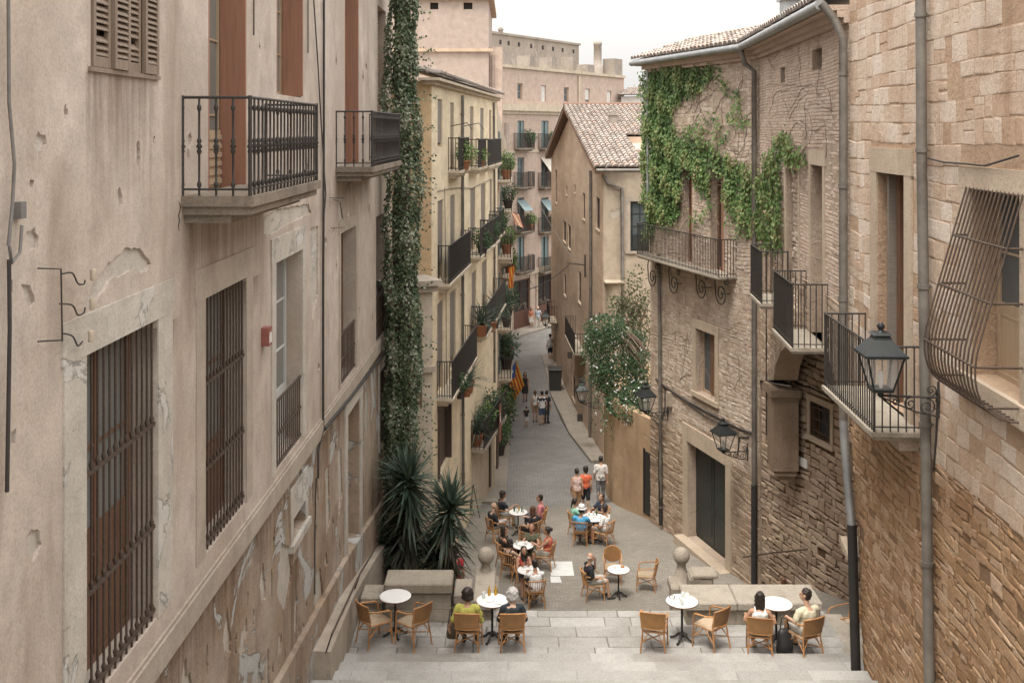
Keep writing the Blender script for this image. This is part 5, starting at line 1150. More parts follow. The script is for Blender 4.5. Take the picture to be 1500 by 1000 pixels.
for px in ([(1385, 310), (1412, 300), (1500, 330), (1500, 400), (1440, 420), (1405, 400), (1395, 350)], [(1270, 840), (1290, 830), (1310, 900), (1300, 980), (1275, 960)], [(1400, 620), (1440, 640), (1470, 690), (1440, 700), (1400, 670)], [(1420, 880), (1500, 850), (1500, 1000), (1410, 1000)]):
    pass

# ================================================================ terrace parapets
def parapet(nm, label, segs, loc):
    t = thing(nm, label, 'parapet', loc)
    body = MB(); cap = MB()
    for (x0, x1, y0, y1, zt, ct) in segs:
        body.box(((x0+x1)/2, (y0+y1)/2, (zt-ct+TZ-2.6)/2), (x1-x0-.06, y1-y0-.06, zt-ct-TZ+2.6))
        Wf = Wall((x0+.03, y0+.03), (x1-.03, y0+.03)); masonry(body, Wf, rpoly((0, TZ-.01, x1-x0-.06, zt-ct-.003)), [], (.22, .34), (.5, 1.1), .007, (.006, .016), .006)
        x = x0
        while x < x1-.02:
            w = U(.9, 1.4); w = x1-x if x1-(x+w) < .5 else w
            cap.box((x+w/2, (y0+y1)/2-.02, zt-ct/2), (w-.01, y1-y0+.1, ct), None, rnd.random(), 0, .025); x += w
    body.build('wall', M['greystone'], t); cap.build('cap', M['greystone'], t); return t
ZT = TZ
parapet('stone_parapet', 'low grey stone parapet with stepped caps in front of the yuccas', [(-2.93, -2.49, 20.45, 20.95, ZT+.5, .14), (-2.47, -1.15, 20.4, 20.98, ZT+.78, .2), (-1.13, -.78, 20.45, 21.1, ZT+.55, .2), (-.76, -.33, 20.5, 22.0, ZT+.42, .2)], (-1.6, 20.6, TZ))
parapet('stone_parapet', 'low grey stone parapet behind the empty table at the right of the terrace', [(3.32, 5.95, 20.3, 21.05, ZT+.46, .16)], (4.6, 20.6, TZ))
mb = MB()
# stone steps wrapping the right edge of the terrace
for i, (xa, w_) in enumerate(((6.15, .35), (6.45, .35))):
    mb.box((xa+.1, 19.0, TZ-.16*i-.6), (w_+.1, 3.6, 1.2), None, rnd.random(), 0, .03)
o_ = struct('terrace_edge', mb, M['greystone'])
def finial(label, x, y, zb):
    t = thing('stone_ball_finial', label, 'finial', (x, y, zb), 0, 'stone ball finials at the top of the steps')
    mb = MB(); mb.box((x, y, zb+.02), (.5, .62, .2), None, .4, 0, .03); mb.box((x+.0, y, zb-.75), (.42, .54, 1.34), None, .3, 0, .02)
    mb.build('pedestal', M['greystone'], t)
    mb = MB(); mb.lathe([(.24, .12), (.2, .16), (.15, .25), (.1, .38), (.085, .46), (.1, .5)]+[(.172*math.cos(a), .655+.172*math.sin(a)) for a in [R(q) for q in range(-60, 91, 15)]], (x, y, zb), 18); mb.build('ball', M['greystone'], t)
    return t
finial('grey stone ball finial by the diners at the left of the steps', -.535, 21.8, ZC-9.42)
finial('grey stone ball finial beside the scroll stone at the right of the steps', 3.49, 21.8, ZC-9.42)
t = thing('scroll_stone', 'low carved scroll stone block between finial and right parapet', 'stone', (3.75, 21.3, TZ))
mb = MB(); mb.box((3.8, 21.4, TZ-.2), (.48, .4, 1.4), None, .4, 0, .03); mb.build('block', M['greystone'], t)
mb = MB(); mb.tube([(3.68, 21.2, TZ+.47), (3.68, 21.6, TZ+.47)], .11, 10); mb.box((3.88, 21.4, TZ+.55), (.5, .44, .08), None, .4, 0, .02); mb.build('scroll', M['greystone'], t)

# ================================================================ lanterns
def make_lantern(label, loc, rz, s=1.0):
    t = thing('wall_lantern', label, 'street lamp', (0, 0, 0), 0, 'black iron wall lanterns')
    mb = MB(); X = .78
    mb.tube([(0, 0, 0), (X, 0, .02)], .017, 6); mb.tube([(0, 0, -.28), (0, 0, .22)], .02, 6); mb.box((.01, 0, 0), (.03, .09, .16))
    def sp(cx, cz, r0, tr, d, ph): mb.tube([(cx+math.cos(ph+d*2*math.pi*tr*i/22)*r0*(1-.8*i/22), 0, cz+math.sin(ph+d*2*math.pi*tr*i/22)*r0*(1-.8*i/22)) for i in range(23)], .011, 5)
    sp(.16, -.13, .12, 1.6, 1, R(90)); sp(.38, -.09, .085, 1.5, -1, R(90)); sp(.58, -.06, .06, 1.4, 1, R(90)); sp(.1, .1, .08, 1.4, -1, R(-90)); mb.tube([(.02, 0, -.26), (.3, 0, -.2), (.55, 0, -.1), (X, 0, 0)], .013, 5)
    mb.build('bracket', M['iron'], t)
    mb = MB(); a, b, z0, z1 = .13, .245, .12, .58
    for sx in (-1, 1):
        for sy in (-1, 1): mb.tube([(X+sx*a, sy*a, z0), (X+sx*b, sy*b, z1)], .014, 5)
    for q, z in ((a, z0), (b, z1)):
        c = [(X-q, -q, z), (X+q, -q, z), (X+q, q, z), (X-q, q, z)]
        for i in range(4): mb.tube([c[i], c[(i+1) % 4]], .016, 5)
    mb.box((X, 0, z0-.02), (.27, .27, .03)); mb.lathe([(.03, .0), (.05, .03), (.03, .07), (.06, .1)], (X, 0, 0), 8)
    fr = mb.build('lantern_frame', M['lampgreen'], t)
    mb = MB()
    def fru(q0, zz0, q1, zz1):
        v = [(X+sx*q, sy*q, z) for q, z in ((q0, zz0), (q1, zz1)) for sx, sy in ((-1, -1), (1, -1), (1, 1), (-1, 1))]; mb.add(v, [(0, 1, 5, 4), (1, 2, 6, 5), (2, 3, 7, 6), (3, 0, 4, 7), (3, 2, 1, 0), (4, 5, 6, 7)])
    fru(.29, .58, .29, .61); fru(.275, .61, .12, .80); fru(.12, .80, .095, .86); fru(.13, .86, .1, .89); mb.lathe([(.07, .89), (.03, .92), (.05, .95), (.055, .98), (.02, 1.02)], (X, 0, 0), 8)
    mb.build('cap', M['lampgreen'], t)
    mb = MB(); q0, q1 = a-.006, b-.006
    for i, (sx, sy, ux, uy) in enumerate(((0, -1, 1, 0), (1, 0, 0, 1), (0, 1, -1, 0), (-1, 0, 0, -1))):
        v = [(X+sx*q0-ux*q0, sy*q0-uy*q0, z0), (X+sx*q0+ux*q0, sy*q0+uy*q0, z0), (X+sx*q1+ux*q1, sy*q1+uy*q1, z1), (X+sx*q1-ux*q1, sy*q1-uy*q1, z1)]
        p = MB(); p.add(v, [(0, 1, 2, 3)]); w_ = [(x*.985+X*.015, y*.97, z) for x, y, z in v]; p.add(w_, [(3, 2, 1, 0)])
        m = LGL; p.build('glass_pane', m, t)
    mb = MB(); mb.lathe([(.02, .12), (.04, .2), (.045, .3), (.02, .36)], (X, 0, 0), 8); mb.build('bulb', M['ceramic'], t)
    t.location = loc; t.rotation_euler = (0, 0, rz); t.scale = (s, s, s); return t
LGL, _nt, _b = newmat('clear_lantern_glass'); _b.inputs['Base Color'].default_value = (.9, .9, .87, 1); _b.inputs['Roughness'].default_value = .05
_tr = nd(_nt, 'ShaderNodeBsdfTransparent'); _ms = nd(_nt, 'ShaderNodeMixShader', None, i0=.1, i1=_tr.outputs[0], i2=_b.outputs[0]); _nt.links.new(_ms.outputs[0], _nt.nodes['Material Output'].inputs[0])
def wang(W): return math.atan2(W.n.y, W.n.x)
ln = make_lantern('large black wall lantern on a scrolled arm below the nearest right balcony', HW.pt(*HW.hit(1377, 582), .02), wang(HW))
def lan(label, W, px, py, s=1.0): dup(ln, W.pt(*W.hit(px, py), .02), wang(W), label, 'black iron wall lanterns', s)
lan('black wall lantern over the dark double door', VW, 1096, 660, .95); lan('black wall lantern beside the flowering bush', VW, 979, 603, 1.0)
lan('black wall lantern on the brown house just before the ochre wall', MW, 878, 590, 1.0); lan('small far wall lantern where the street meets the end building', MW, 818, 478, 1.05)

# ================================================================ PLANTS
def rv(): 
    while True:
        v = Vector((U(-1, 1), U(-1, 1), U(-1, 1)))
        if .05 < v.length < 1: return v.normalized()
def inpoly(x, y, p):
    c = False; j = len(p)-1
    for i in range(len(p)):
        if (p[i][1] > y) != (p[j][1] > y) and x < (p[j][0]-p[i][0])*(y-p[i][1])/(p[j][1]-p[i][1])+p[i][0]: c = not c
        j = i
    return c
def ivy_on(mb, W, px, dens, L=(.07, .13), o=(.03, .16), thin=1.0, fuzz=.12):
    P = [W.hit(*q) for q in px]; xs = [p[0] for p in P]; zs = [p[1] for p in P]
    n = int((max(xs)-min(xs))*(max(zs)-min(zs))*dens)
    for _ in range(n):
        s, z = U(min(xs), max(xs)), U(min(zs), max(zs))
        if not inpoly(s, z, P): continue
        s += rnd.gauss(0, fuzz); z += rnd.gauss(0, fuzz)
        clump = math.sin(s*4.1+z*1.7)*math.sin(z*3.3-s*2.2)
        if rnd.random() > thin*(.75+.35*clump): continue
        oo = U(*o)*(1+.7*clump); p = W.pt(s, z, oo)
        nrm = (W.n+rv()*.7+Vector((0, 0, .35))).normalized(); d = (Vector((0, 0, -1))+W.u*U(-.8, .8)+W.n*U(-.1, .5)).normalized()
        mb.leaf(p, d, nrm, U(*L), U(*L)*.95, min(1, max(0, .42+.3*clump+U(-.3, .35))), .12)
iv = thing('ivy', 'dense green ivy climbing over the stone house wall and around its balcony doors', 'plant', VW.pt(1, ZC-4))
mb = MB()
A1 = [(945, 102), (1000, 94), (1036, 100), (1050, 96), (1060, 104), (1040, 112), (1030, 125), (1002, 138), (986, 160), (984, 185), (1000, 200), (1016, 206), (1040, 212), (1056, 224), (1072, 236), (1090, 246), (1110, 252), (1112, 300), (1111, 338), (1096, 326), (1080, 318), (1068, 300), (1062, 262), (1052, 240), (1041, 246), (1041, 300), (1034, 285), (1020, 262), (1014, 246), (1000, 238), (999, 300), (990, 322), (960, 322), (953, 350), (947, 330), (944, 200)]
ivy_on(mb, VW, A1, 850, L=(.07, .125), o=(.03, .10), fuzz=.15)
ivy_on(mb, VW, [(945, 102), (1000, 94), (1010, 120), (985, 160), (984, 200), (1000, 240), (999, 300), (990, 322), (960, 322), (953, 350), (947, 330), (944, 200)], 300, o=(.06, .18))
for st in ([(1030, 108), (1062, 118), (1082, 132), (1080, 142), (1058, 128), (1030, 120)], [(1080, 130), (1092, 140), (1088, 165), (1076, 180), (1070, 172), (1080, 155)], [(1005, 190), (1040, 168), (1060, 172), (1042, 182), (1030, 205), (1010, 205)], [(1060, 170), (1085, 172), (1108, 178), (1106, 186), (1080, 182)], [(1050, 178), (1066, 186), (1072, 206), (1062, 212), (1050, 196)],
           [(1014, 318), (1030, 305), (1046, 300), (1046, 312), (1030, 320), (1016, 332)], [(1060, 320), (1082, 330), (1108, 330), (1110, 340), (1080, 345)], [(1000, 130), (1020, 122), (1034, 128), (1020, 140), (1002, 148)], [(1092, 318), (1111, 315), (1111, 345), (1100, 350), (1088, 340)]):
    ivy_on(mb, VW, st, 330, thin=.7, fuzz=.1)
ivy_on(mb, BW, [(1113, 275), (1118, 255), (1128, 230), (1140, 205), (1156, 190), (1162, 198), (1168, 212), (1183, 224), (1184, 240), (1170, 244), (1156, 236), (1150, 225), (1146, 240), (1149, 300), (1150, 366), (1135, 366), (1122, 355), (1114, 330)], 420, fuzz=.08)
mb.build('leaves', M['ivy'], iv); vm = MB()
for _ in range(85):
    q = (U(950, 1110), U(110, 330)) if rnd.random() < .8 else (U(1050, 1110), U(90, 240)); pts = []; a = U(0, 6.3)
    for k in range(9):
        pts.append(VW.pt(*VW.hit(*q), .012)); a += U(-.6, .6); q = (min(1110, max(949, q[0]+math.cos(a)*4.5)), min(345, max(98, q[1]+math.sin(a)*8-1)))
    vm.tube(pts, [.009-.0007*k for k in range(9)], 4, cap=False)
vm.build('bare_stem', M['twig'], iv); vm = MB()
for _ in range(26):
    q = (U(1116, 1230), U(60, 260)); pts = []; a = U(0, 6.3)
    for k in range(8):
        pts.append(BW.pt(*BW.hit(*q), .012)); a += U(-.6, .6); q = (min(1235, max(1114, q[0]+math.cos(a)*6)), q[1]+math.sin(a)*9)
    vm.tube(pts, [.008-.0007*k for k in range(8)], 4, cap=False)
vm.build('bare_stem', M['twig'], iv); vm = MB()
for _ in range(30):
    q = (U(975, 1090), U(400, 560)); pts = []; a = U(0, 6.3)
    for k in range(8): pts.append(VW.pt(*VW.hit(*q), .012)); a += U(-.5, .5); q = (min(1108, max(960, q[0]+math.cos(a)*4)), q[1]+math.sin(a)*8)
    vm.tube(pts, [.007-.0006*k for k in range(8)], 4, cap=False)
vm.build('bare_stem', M['twig'], iv)

# climbing column at the end of the left building
cx, cy = -2.68, 25.75
jc = thing('climbing_jasmine', 'tall column of pale speckled climbing jasmine up the end of the left building', 'plant', (cx, cy, hz(12.2)))
mb = MB(); prof_ = [(hz(12.1), .5), (hz(9.5), .5), (hz(7.5), .46), (hz(5), .5), (hz(3.5), .47), (hz(2), .52), (ZC-.6, .5), (ZC+.8, .5), (ZC+2, .42), (ZC+3.6, .36), (ZC+5, .3)]
for _ in range(18500):
    z = U(hz(12), ZC+4.2)
    for (za, ra), (zb, rb_) in zip(prof_, prof_[1:]):
        if za <= z <= zb: r = ra+(rb_-ra)*(z-za)/(zb-za); break
    an = U(-math.pi*1.05, math.pi*.3); cl = math.sin(an*3+z*2.3)*math.sin(z*1.9-an*2)
    rr = r*1.0*(.86+.18*cl)*(U(.7, 1.0)**.5)+max(0, rnd.gauss(0, .03)); p = Vector((cx+.04*math.sin(z*1.4)+math.cos(an)*rr*.95, cy+math.sin(an)*rr, z))
    o_ = Vector((math.cos(an), math.sin(an), .25)); d = (Vector((0, 0, -1))+rv()*.8+o_*.3)
    mb.leaf(p, d, (o_+rv()*.8).normalized(), U(.06, .11), U(.05, .08), min(1, max(0, .45+.28*cl+U(-.35, .45))), .12)
for _ in range(90):   # loose shoots
    z = U(hz(10), ZC+4); an = U(-1.6, .6); p = Vector((cx+math.cos(an)*.5, cy+math.sin(an)*.5, z)); d = Vector((math.cos(an), math.sin(an), U(-.6, .5)))
    for k in range(6): mb.leaf(p+d*.06*k+rv()*.03, d+rv()*.8, rv(), .08, .06, rnd.random())
mb.build('leaves', M['jasmine'], jc); tm = MB()
for k in range(5): tm.tube([(cx+U(-.2, .2), cy+U(-.1, .2), hz(12.4)+i*1.7) for i in range(10)], .05, 6)
tm.tube([(cx, cy+.15, hz(12.4)), (cx, cy+.15, ZC+4)], .2, 8); tm.build('stem', M['bark'], jc)

# yuccas
def yucca(label, x, y, zb, heads):
    t = thing('yucca', label, 'plant', (x, y, zb), 0, 'yuccas behind the left parapet'); tr = MB(); lf = MB(); dd = MB()
    for (hx, hy, hzz, L, skirt) in heads:
        top = Vector((hx, hy, hzz)); base = Vector((x, y, zb)); mid = base.lerp(top, .5)+Vector((U(-.1, .1), U(-.1, .1), 0))
        tr.tube([base, mid, top], [.1, .085, .07], 8)
        for _ in range(125):
            an = U(0, 6.283); el = R(90)*(U(0, 1)**.8)*1.05-R(12); d = Vector((math.cos(an)*math.cos(el), math.sin(an)*math.cos(el), math.sin(el)))
            lf.blade(top+Vector((0, 0, U(-.25, .08))), d, L*U(.75, 1.12), .056, U(.05, .4), rnd.random())
        n = int(skirt*130)
        for _ in range(n):
            k = rnd.random(); p = top.lerp(top-Vector((0, 0, skirt)), k)*1.0; p = Vector((top.x+(base.x-top.x)*k*skirt/max(.1, top.z-base.z), top.y, p.z)); an = U(0, 6.283); el = R(U(-75, 15)-25*k)
            d = Vector((math.cos(an)*math.cos(el), math.sin(an)*math.cos(el), math.sin(el))); (lf if k < .3 and rnd.random() < .8 else dd).blade(p, d, L*U(.75, 1.15), .044, U(.3, 1.0), rnd.random())
    tr.build('trunk', M['bark'], t); lf.build('leaf_rosette', M['yucca'], t); dd.build('dry_leaf_skirt', M['deadleaf'], t)
Yp = 24.6
def at(px, py, Y): return Vector(((px-750)/F*Y, Y, ZC-(py-HY)/F*Y))
a = at(598, 702, Yp); b = at(592, 760, Yp); c = at(578, 790, Yp-.5)
yucca('larger yucca with a spiky crown and long drooping skirt', a.x, Yp, hz(12.25), [(a.x, Yp, a.z, .95, 2.6), (b.x-.2, Yp+.3, b.z-.6, .8, 1.6)])
a = at(660, 742, Yp-.4)
yucca('smaller yucca on the right with a single tilted crown', a.x-.25, Yp-.2, hz(12.25), [(a.x, Yp-.4, a.z, .86, 2.0), (a.x-.4, Yp, a.z-1.2, .7, 1.1)])

# flowering bush over the ochre wall
def bushy(mb, c, r, n, L, tintf=.5, fl=None, nf=0, shell_=.55):
    c = Vector(c); lumps = [(rv(), U(.5, 1)) for _ in range(14)]
    for i in range(n+nf):
        v = rv(); rad = U(shell_, 1)**.6; bump_ = 0.78+.22*sum(k*max(0, v.dot(l))**6 for l, k in lumps); p = c+Vector((v.x*r[0], v.y*r[1], v.z*r[2]))*rad*min(1.25, bump_)
        d = (v*.6+rv()*.9+Vector((0, 0, -.25))); 
        if i < n: mb.leaf(p, d, (v+rv()*.7).normalized(), U(.7, 1.2)*L, U(.35, .55)*L, min(1, max(0, tintf+U(-.4, .4)+.25*(bump_-.9))), .1)
        else:
            p = c+Vector((v.x*r[0], v.y*r[1], v.z*r[2]))*1.02*min(1.25, bump_)
            if v.y < .3:
                for k in range(4): fl.leaf(p+rv()*.02, rv(), (v+rv()*.5).normalized(), .06, .05, rnd.random(), .1)
fb = thing('flowering_bush', 'large dark green bush with small white flowers spilling over the ochre wall', 'plant', (3.9, 39.2, ZG))
mb = MB(); fm_ = MB()
for (px, py, Y, rx, rz_, n, nf) in ((905, 510, 39.6, 1.15, 1.05, 3000, 55), (890, 480, 39.6, .8, .7, 1300, 25), (912, 555, 39.0, 1.0, .95, 2400, 60), (930, 590, 38.0, .65, .85, 1400, 55), (870, 500, 40.5, .45, .6, 700, 15), (940, 545, 38.6, .55, 1.0, 1000, 25), (884, 545, 39.4, .5, .7, 900, 25), (905, 590, 38.2, .5, .5, 900, 35), (925, 605, 37.4, .45, .45, 800, 35), (945, 590, 36.9, .35, .6, 600, 20)):
    p = at(px, py, Y); bushy(mb, p, (rx, .8, rz_), n, .12, .45, fm_, nf)
for _ in range(110):    # shoots breaking the outline
    c_ = at(U(862, 945), U(455, 590), 39.0); an = U(0, 6.28); d = Vector((math.cos(an), U(-.6, .2), math.sin(an)*.9-.15)).normalized(); p = c_+d*U(.1, .5)
    for k in range(9): mb.leaf(p+d*.06*k+Vector((0, 0, -.004*k*k))+rv()*.03, d+rv()*.8, rv(), .11, .045, rnd.random())
for _ in range(26):    # trailing shoots
    p = at(U(865, 945), U(560, 620), 37.9); d = Vector((U(-.4, .4), U(-.5, 0), -1)).normalized()
    for k in range(12): mb.leaf(p+d*.05*k+rv()*.05, d+rv()*.9, rv(), .1, .05, rnd.random())
    if rnd.random() < .6:
        for k in range(4): fm_.leaf(p+d*.5+rv()*.03, rv(), rv(), .06, .05, .5)
mb.build('leaves', M['bush'], fb); fm_.build('flowers', M['flower'], fb); tm = MB()
for _ in range(16): a = at(U(938, 950), U(505, 545), 38.7); tm.tube([a, a+Vector((-.3, .1, .4)), a+Vector((-.7, .4, .8))], [.03, .025, .012], 5)
tm.build('branch', M['twig'], fb)
db = thing('tall_shrub', 'tall sparse brownish green shrub behind the flowering bush', 'plant', (5.2, 41.5, ZG))
mb = MB()
for (px, py, rx, rz_, n) in ((932, 435, .6, 1.3, 420), (918, 458, .5, 1.0, 380), (940, 475, .45, 1.2, 400), (903, 445, .4, .5, 200)): bushy(mb, at(px, py, 41.5), (rx, .6, rz_), n, .14, .35, shell_=.2)
mb.build('leaves', M['drybush'], db); tm = MB()
for _ in range(22): a = at(U(915, 945), 540, 41.5); tm.tube([a, a+Vector((U(-.3, .3), 0, 1.3)), a+Vector((U(-.7, .5), 0, 2.6+U(0, .8)))], [.025, .02, .008], 5)
tm.build('branch', M['twig'], db)

# potted plants on balconies
def potted(label, p, kind='blade', s=1.0, pot='terracotta', group='potted plants on the balconies'):
    t = thing('potted_plant', label, 'potted plant', (0, 0, 0), 0, group); mb = MB(); mb.lathe([(.11, 0), (.16, .26), (.18, .27), (.18, .31), (.15, .31), (.14, .27)], (0, 0, 0), 12); mb.build('pot', M[pot], t)
    mb = MB()
    if kind == 'blade':
        for _ in range(75): an = U(0, 6.28); el = R(U(15, 85)); mb.blade((0, 0, .28), (math.cos(an)*math.cos(el), math.sin(an)*math.cos(el), math.sin(el)), U(.5, .8), .016, U(.5, 1.6), rnd.random(), 5)
        mm = M['yucca']
    elif kind == 'palm':
        for _ in range(70): an = U(0, 6.28); el = R(U(-5, 85)); mb.blade((0, 0, .6+U(0, .3)), (math.cos(an)*math.cos(el), math.sin(an)*math.cos(el), math.sin(el)), U(.6, .9), .02, U(.2, .8), rnd.random(), 4)
        mb.tube([(0, 0, .2), (0, 0, .8)], .04, 6); mm = M['yucca']
    else:
        bushy(mb, (0, 0, .55), (.36, .36, .36), 420, .1, .5, shell_=.2); mm = M['ivy'] if kind == 'leafy' else M['bush']
    mb.build('foliage', mm, t); t.location = p; t.scale = (s, s, s); return t
def yat(px, py, o=.35, W=None):
    W = W or YW; s, z = W.hit(px, py); return W.pt(s, z, o)
pk = [potted('spiky potted plant at the far end of the long lower balcony', yat(690, 492), 'blade', 1.3), potted('palm-like potted plant standing tall at the corner of the lower balcony', yat(724, 478, .5), 'palm', 1.2, 'darkpot'), potted('bushy potted plant on the first upper balcony of the yellow house', yat(664, 250), 'leafy', 1.0), potted('dark leafy potted plant on the middle balcony of the yellow house', yat(692, 376), 'bushy', 1.1, 'darkpot')]
PG = 'potted plants on the balconies'
for i, (lab, px, py, k, s, W, o) in enumerate((('trailing spiky plant in the middle of the long lower balcony', 700, 485, 0, 1.2, None, .5), ('spiky plant in a pot by the rail of the nearest lower balcony', 672, 575, 0, 1.2, None, .3), ('dark bushy pot at the left end of the nearest lower balcony', 651, 583, 3, .8, None, .45), ('second leafy plant on the first upper balcony', 692, 246, 2, .8, None, .3),
        ('leafy plant at the right of the middle balcony of the yellow house', 709, 361, 3, 1.1, None, .3), ('leafy plant on the farthest middle balcony', 720, 345, 3, 1.1, None, .35), ('spiky plant at the right end of the nearest lower balcony', 662, 580, 0, .9, None, .45), ('palm-like plant beside the door of the long lower balcony', 712, 480, 1, 1.0, None, .35))):
    p = yat(px, py, o, W); dup(pk[k], p, U(0, 6), lab, PG, s)
p0_ = pw.pt(0, zt, 0)
zt2 = pw.hit(700, 650)[1]+.14
for i, (s, o, k, sc, lab) in enumerate(((.3, .1, 0, 1.3, 'wide spiky plant at the near end of the street-side planting'), (1.1, .2, 3, 1.25, 'dark bushy plant in the street-side planting'), (1.9, .1, 2, 1.2, 'bright leafy plant in the street-side planting'), (2.8, .2, 0, 1.35, 'spiky plant in the middle of the street-side planting'), (3.5, .1, 3, 1.3, 'dark bushy plant toward the far end of the street-side planting'), (.9, -.4, 1, 1.2, 'palm-like plant at the back of the street-side planting'))):
    dup(pk[k], pw.pt(s, zt2, o), U(0, 6), lab, PG, sc)
for i, (x, y, k, sc, lab) in enumerate(((-.55, 46, 3, 1.7, 'dark bush against the row house wall near the flag'), (-.5, 48.5, 2, 1.5, 'leafy bush against the row house wall'), (-.42, 51, 3, 1.8, 'tall dark bush farther along the row house wall'), (-.4, 54, 2, 2.0, 'leafy bush at the far end of the row house wall'), (-.45, 57.5, 3, 2.0, 'last dark bush before the street end'))):
    dup(pk[k], (x, y, gz(y)+.12), U(0, 6), lab, 'bushes along the left pavement', sc)
for i, (s, H, k, sc) in enumerate(((2, 2.2, 2, 1.4), (4, 2.2, 3, 1.2), (9, 4, 3, 1.4), (3, 5.6, 2, 1.5), (10, 6.6, 0, 1.4), (3, 8.6, 3, 1.8), (16, 8.2, 2, 1.7), (4, 11, 3, 1.8), (6, 11, 0, 1.8), (22, 9.5, 2, 1.6))):
    dup(pk[k], RW.pt(s, ZC-H, .35), U(0, 6), 'pot plant on the narrow row house balcony, %s' % ('highest near one', 'highest far one', 'second level', 'third level', 'fourth level', 'fifth level near', 'fifth level far', 'lowest near', 'lowest middle', 'lowest far')[i], PG, sc)
for i, (ci, ri, lab) in enumerate(((0, 0, 'flower pot on the top left balcony of the pink end house'), (1, 0, 'flower pot on the top right balcony of the pink end house'), (0, 2, 'green pot on the left balcony below the awning'), (1, 2, 'green pot on the right balcony below the awning'))):
    r = er[(ci, ri)]; dup(pk[2 if i else 3], EW.pt(r[2]+.2, r[1], .4), 0, lab, PG, 1.6)

# ================================================================ FLAGS
def estelada(name, label, p, ud, vd, w, h, cat='flag'):
    """striped flag with a blue triangle and white star, hanging in folds from a pole"""
    t = thing(name, label, cat, p); mb = MB(); nu, nv = 18, 27; p = Vector(p); ud = Vector(ud).normalized(); vd = Vector(vd).normalized(); n = ud.cross(vd)
    def pt(i, k): a, b = i/nu, k/nv; return p+ud*w*a+vd*h*b+n*(math.sin(a*9+b*2)*.06*(.3+a)+math.sin(b*7)*.03)
    for i in range(nu):
        for k in range(nv):
            a, b = (i+.5)/nu, (k+.5)/nv; mi = 1 if int(b*9) % 2 == 0 else 2
            if a < .45*(1-abs(b-.5)*2): mi = 0
            da, db_ = (a-.15)*w, (b-.5)*h
            if math.hypot(da, db_) < .07*h*(1.2+.5*math.cos(5*math.atan2(db_, da))): mi = 3
            q = [pt(i, k), pt(i+1, k), pt(i+1, k+1), pt(i, k+1)]; mb.add(q, [(0, 1, 2, 3)], .5, mi, False)
    mb.build('flag_cloth', [M['blue'], M['flagyellow'], M['flagred'], M['flagwhite']], t)
    return t
FP = gp(751, 588)
fz = FP.z
fl = estelada('flag', 'blue red and yellow striped flag with a white star carried by a walker', (FP.x-.36, FP.y-.25, fz+1.55), (.3, 0, -.95), (.55, 0, .83), 1.5, 1.05)
mb = MB(); mb.tube([(FP.x-.6, FP.y-.25, fz+1.19), (FP.x+.24, FP.y-.25, fz+2.46)], .014, 6); mb.build('pole', M['palewood'], fl)
q = RW.pt(3, ZC-7.1, .6)
def stripes(label, p, ud, vd, w, h, cols=('flagyellow', 'flagred')):
    t = thing('flag', label, 'flag', p); mb = MB(); p = Vector(p); ud = Vector(ud).normalized(); vd = Vector(vd).normalized(); n = ud.cross(vd)
    for i in range(9):
        for k in range(10):
            f_ = lambda a, b: p+ud*w*a/9+vd*h*b/10+n*math.sin(a*.9+b*.4)*.05
            mb.add([f_(i, k), f_(i+1, k), f_(i+1, k+1), f_(i, k+1)], [(0, 1, 2, 3)], .5, 1-(i % 2))
    mb.build('flag_cloth', [M[c] for c in cols], t); mb = MB(); mb.tube([p-ud*.5-vd*.05, p+ud*(w+.1)], .02, 6); mb.build('pole', M['iron'], t)
stripes('yellow and red striped flag hanging from the row house balcony above the plants', RW.pt(.5, ZC-5.9, .45), (.5, -.5, .25), (0, 0, -1), .38, .9)
r = er[(0, 2)]; stripes('faded red and yellow striped flag on the pink end house balcony', EW.pt(r[0]-.9, r[1]+1.4, .7), (-.8, -.2, .35), (.35, 0, -1), .7, 1.1, ('fadedyellow', 'fadedred'))
bt = thing('hanging_banner', 'small red banner with a white patch hanging from the planted balcony', 'banner', pw.pt(2.4, zt2, .5)); mb = MB(); mb.wbox(pw, 2.4, 2.75, zt2-.5, zt2+.85, .5, .515); mb.build('cloth', M['red'], bt); mb = MB(); mb.wbox(pw, 2.48, 2.67, zt2+.2, zt2+.5, .516, .522); mb.build('patch', M['whitepaint'], bt)
# ================================================================ STREET BIN
bp_ = gp(813, 573); t = thing('wheeled_bin', 'dark plastic wheeled rubbish container by the right kerb', 'bin', bp_)
mb = MB(); w, d, h = .78, .95, 1.3
v = [bp_+Vector((x*w*k/2, y*d*k/2, z)) for k, z in ((.85, .12), (1, h)) for x, y in ((-1, -1), (1, -1), (1, 1), (-1, 1))]; mb.add(v, [(3, 2, 1, 0), (0, 1, 5, 4), (1, 2, 6, 5), (2, 3, 7, 6), (3, 0, 4, 7), (4, 5, 6, 7)]); mb.build('body', M['bin'], t)
mb = MB(); mb.box(bp_+Vector((0, 0, h+.06)), (w+.08, d+.1, .1), None, .5, 0, .03); mb.build('lid', M['bin'], t)
for sx in (-1, 1): mb = MB(); mb.tube([bp_+Vector((sx*.3-.03, .3, .12)), bp_+Vector((sx*.3+.03, .3, .12))], .12, 12); mb.build('wheel', M['pipeblack'], t)

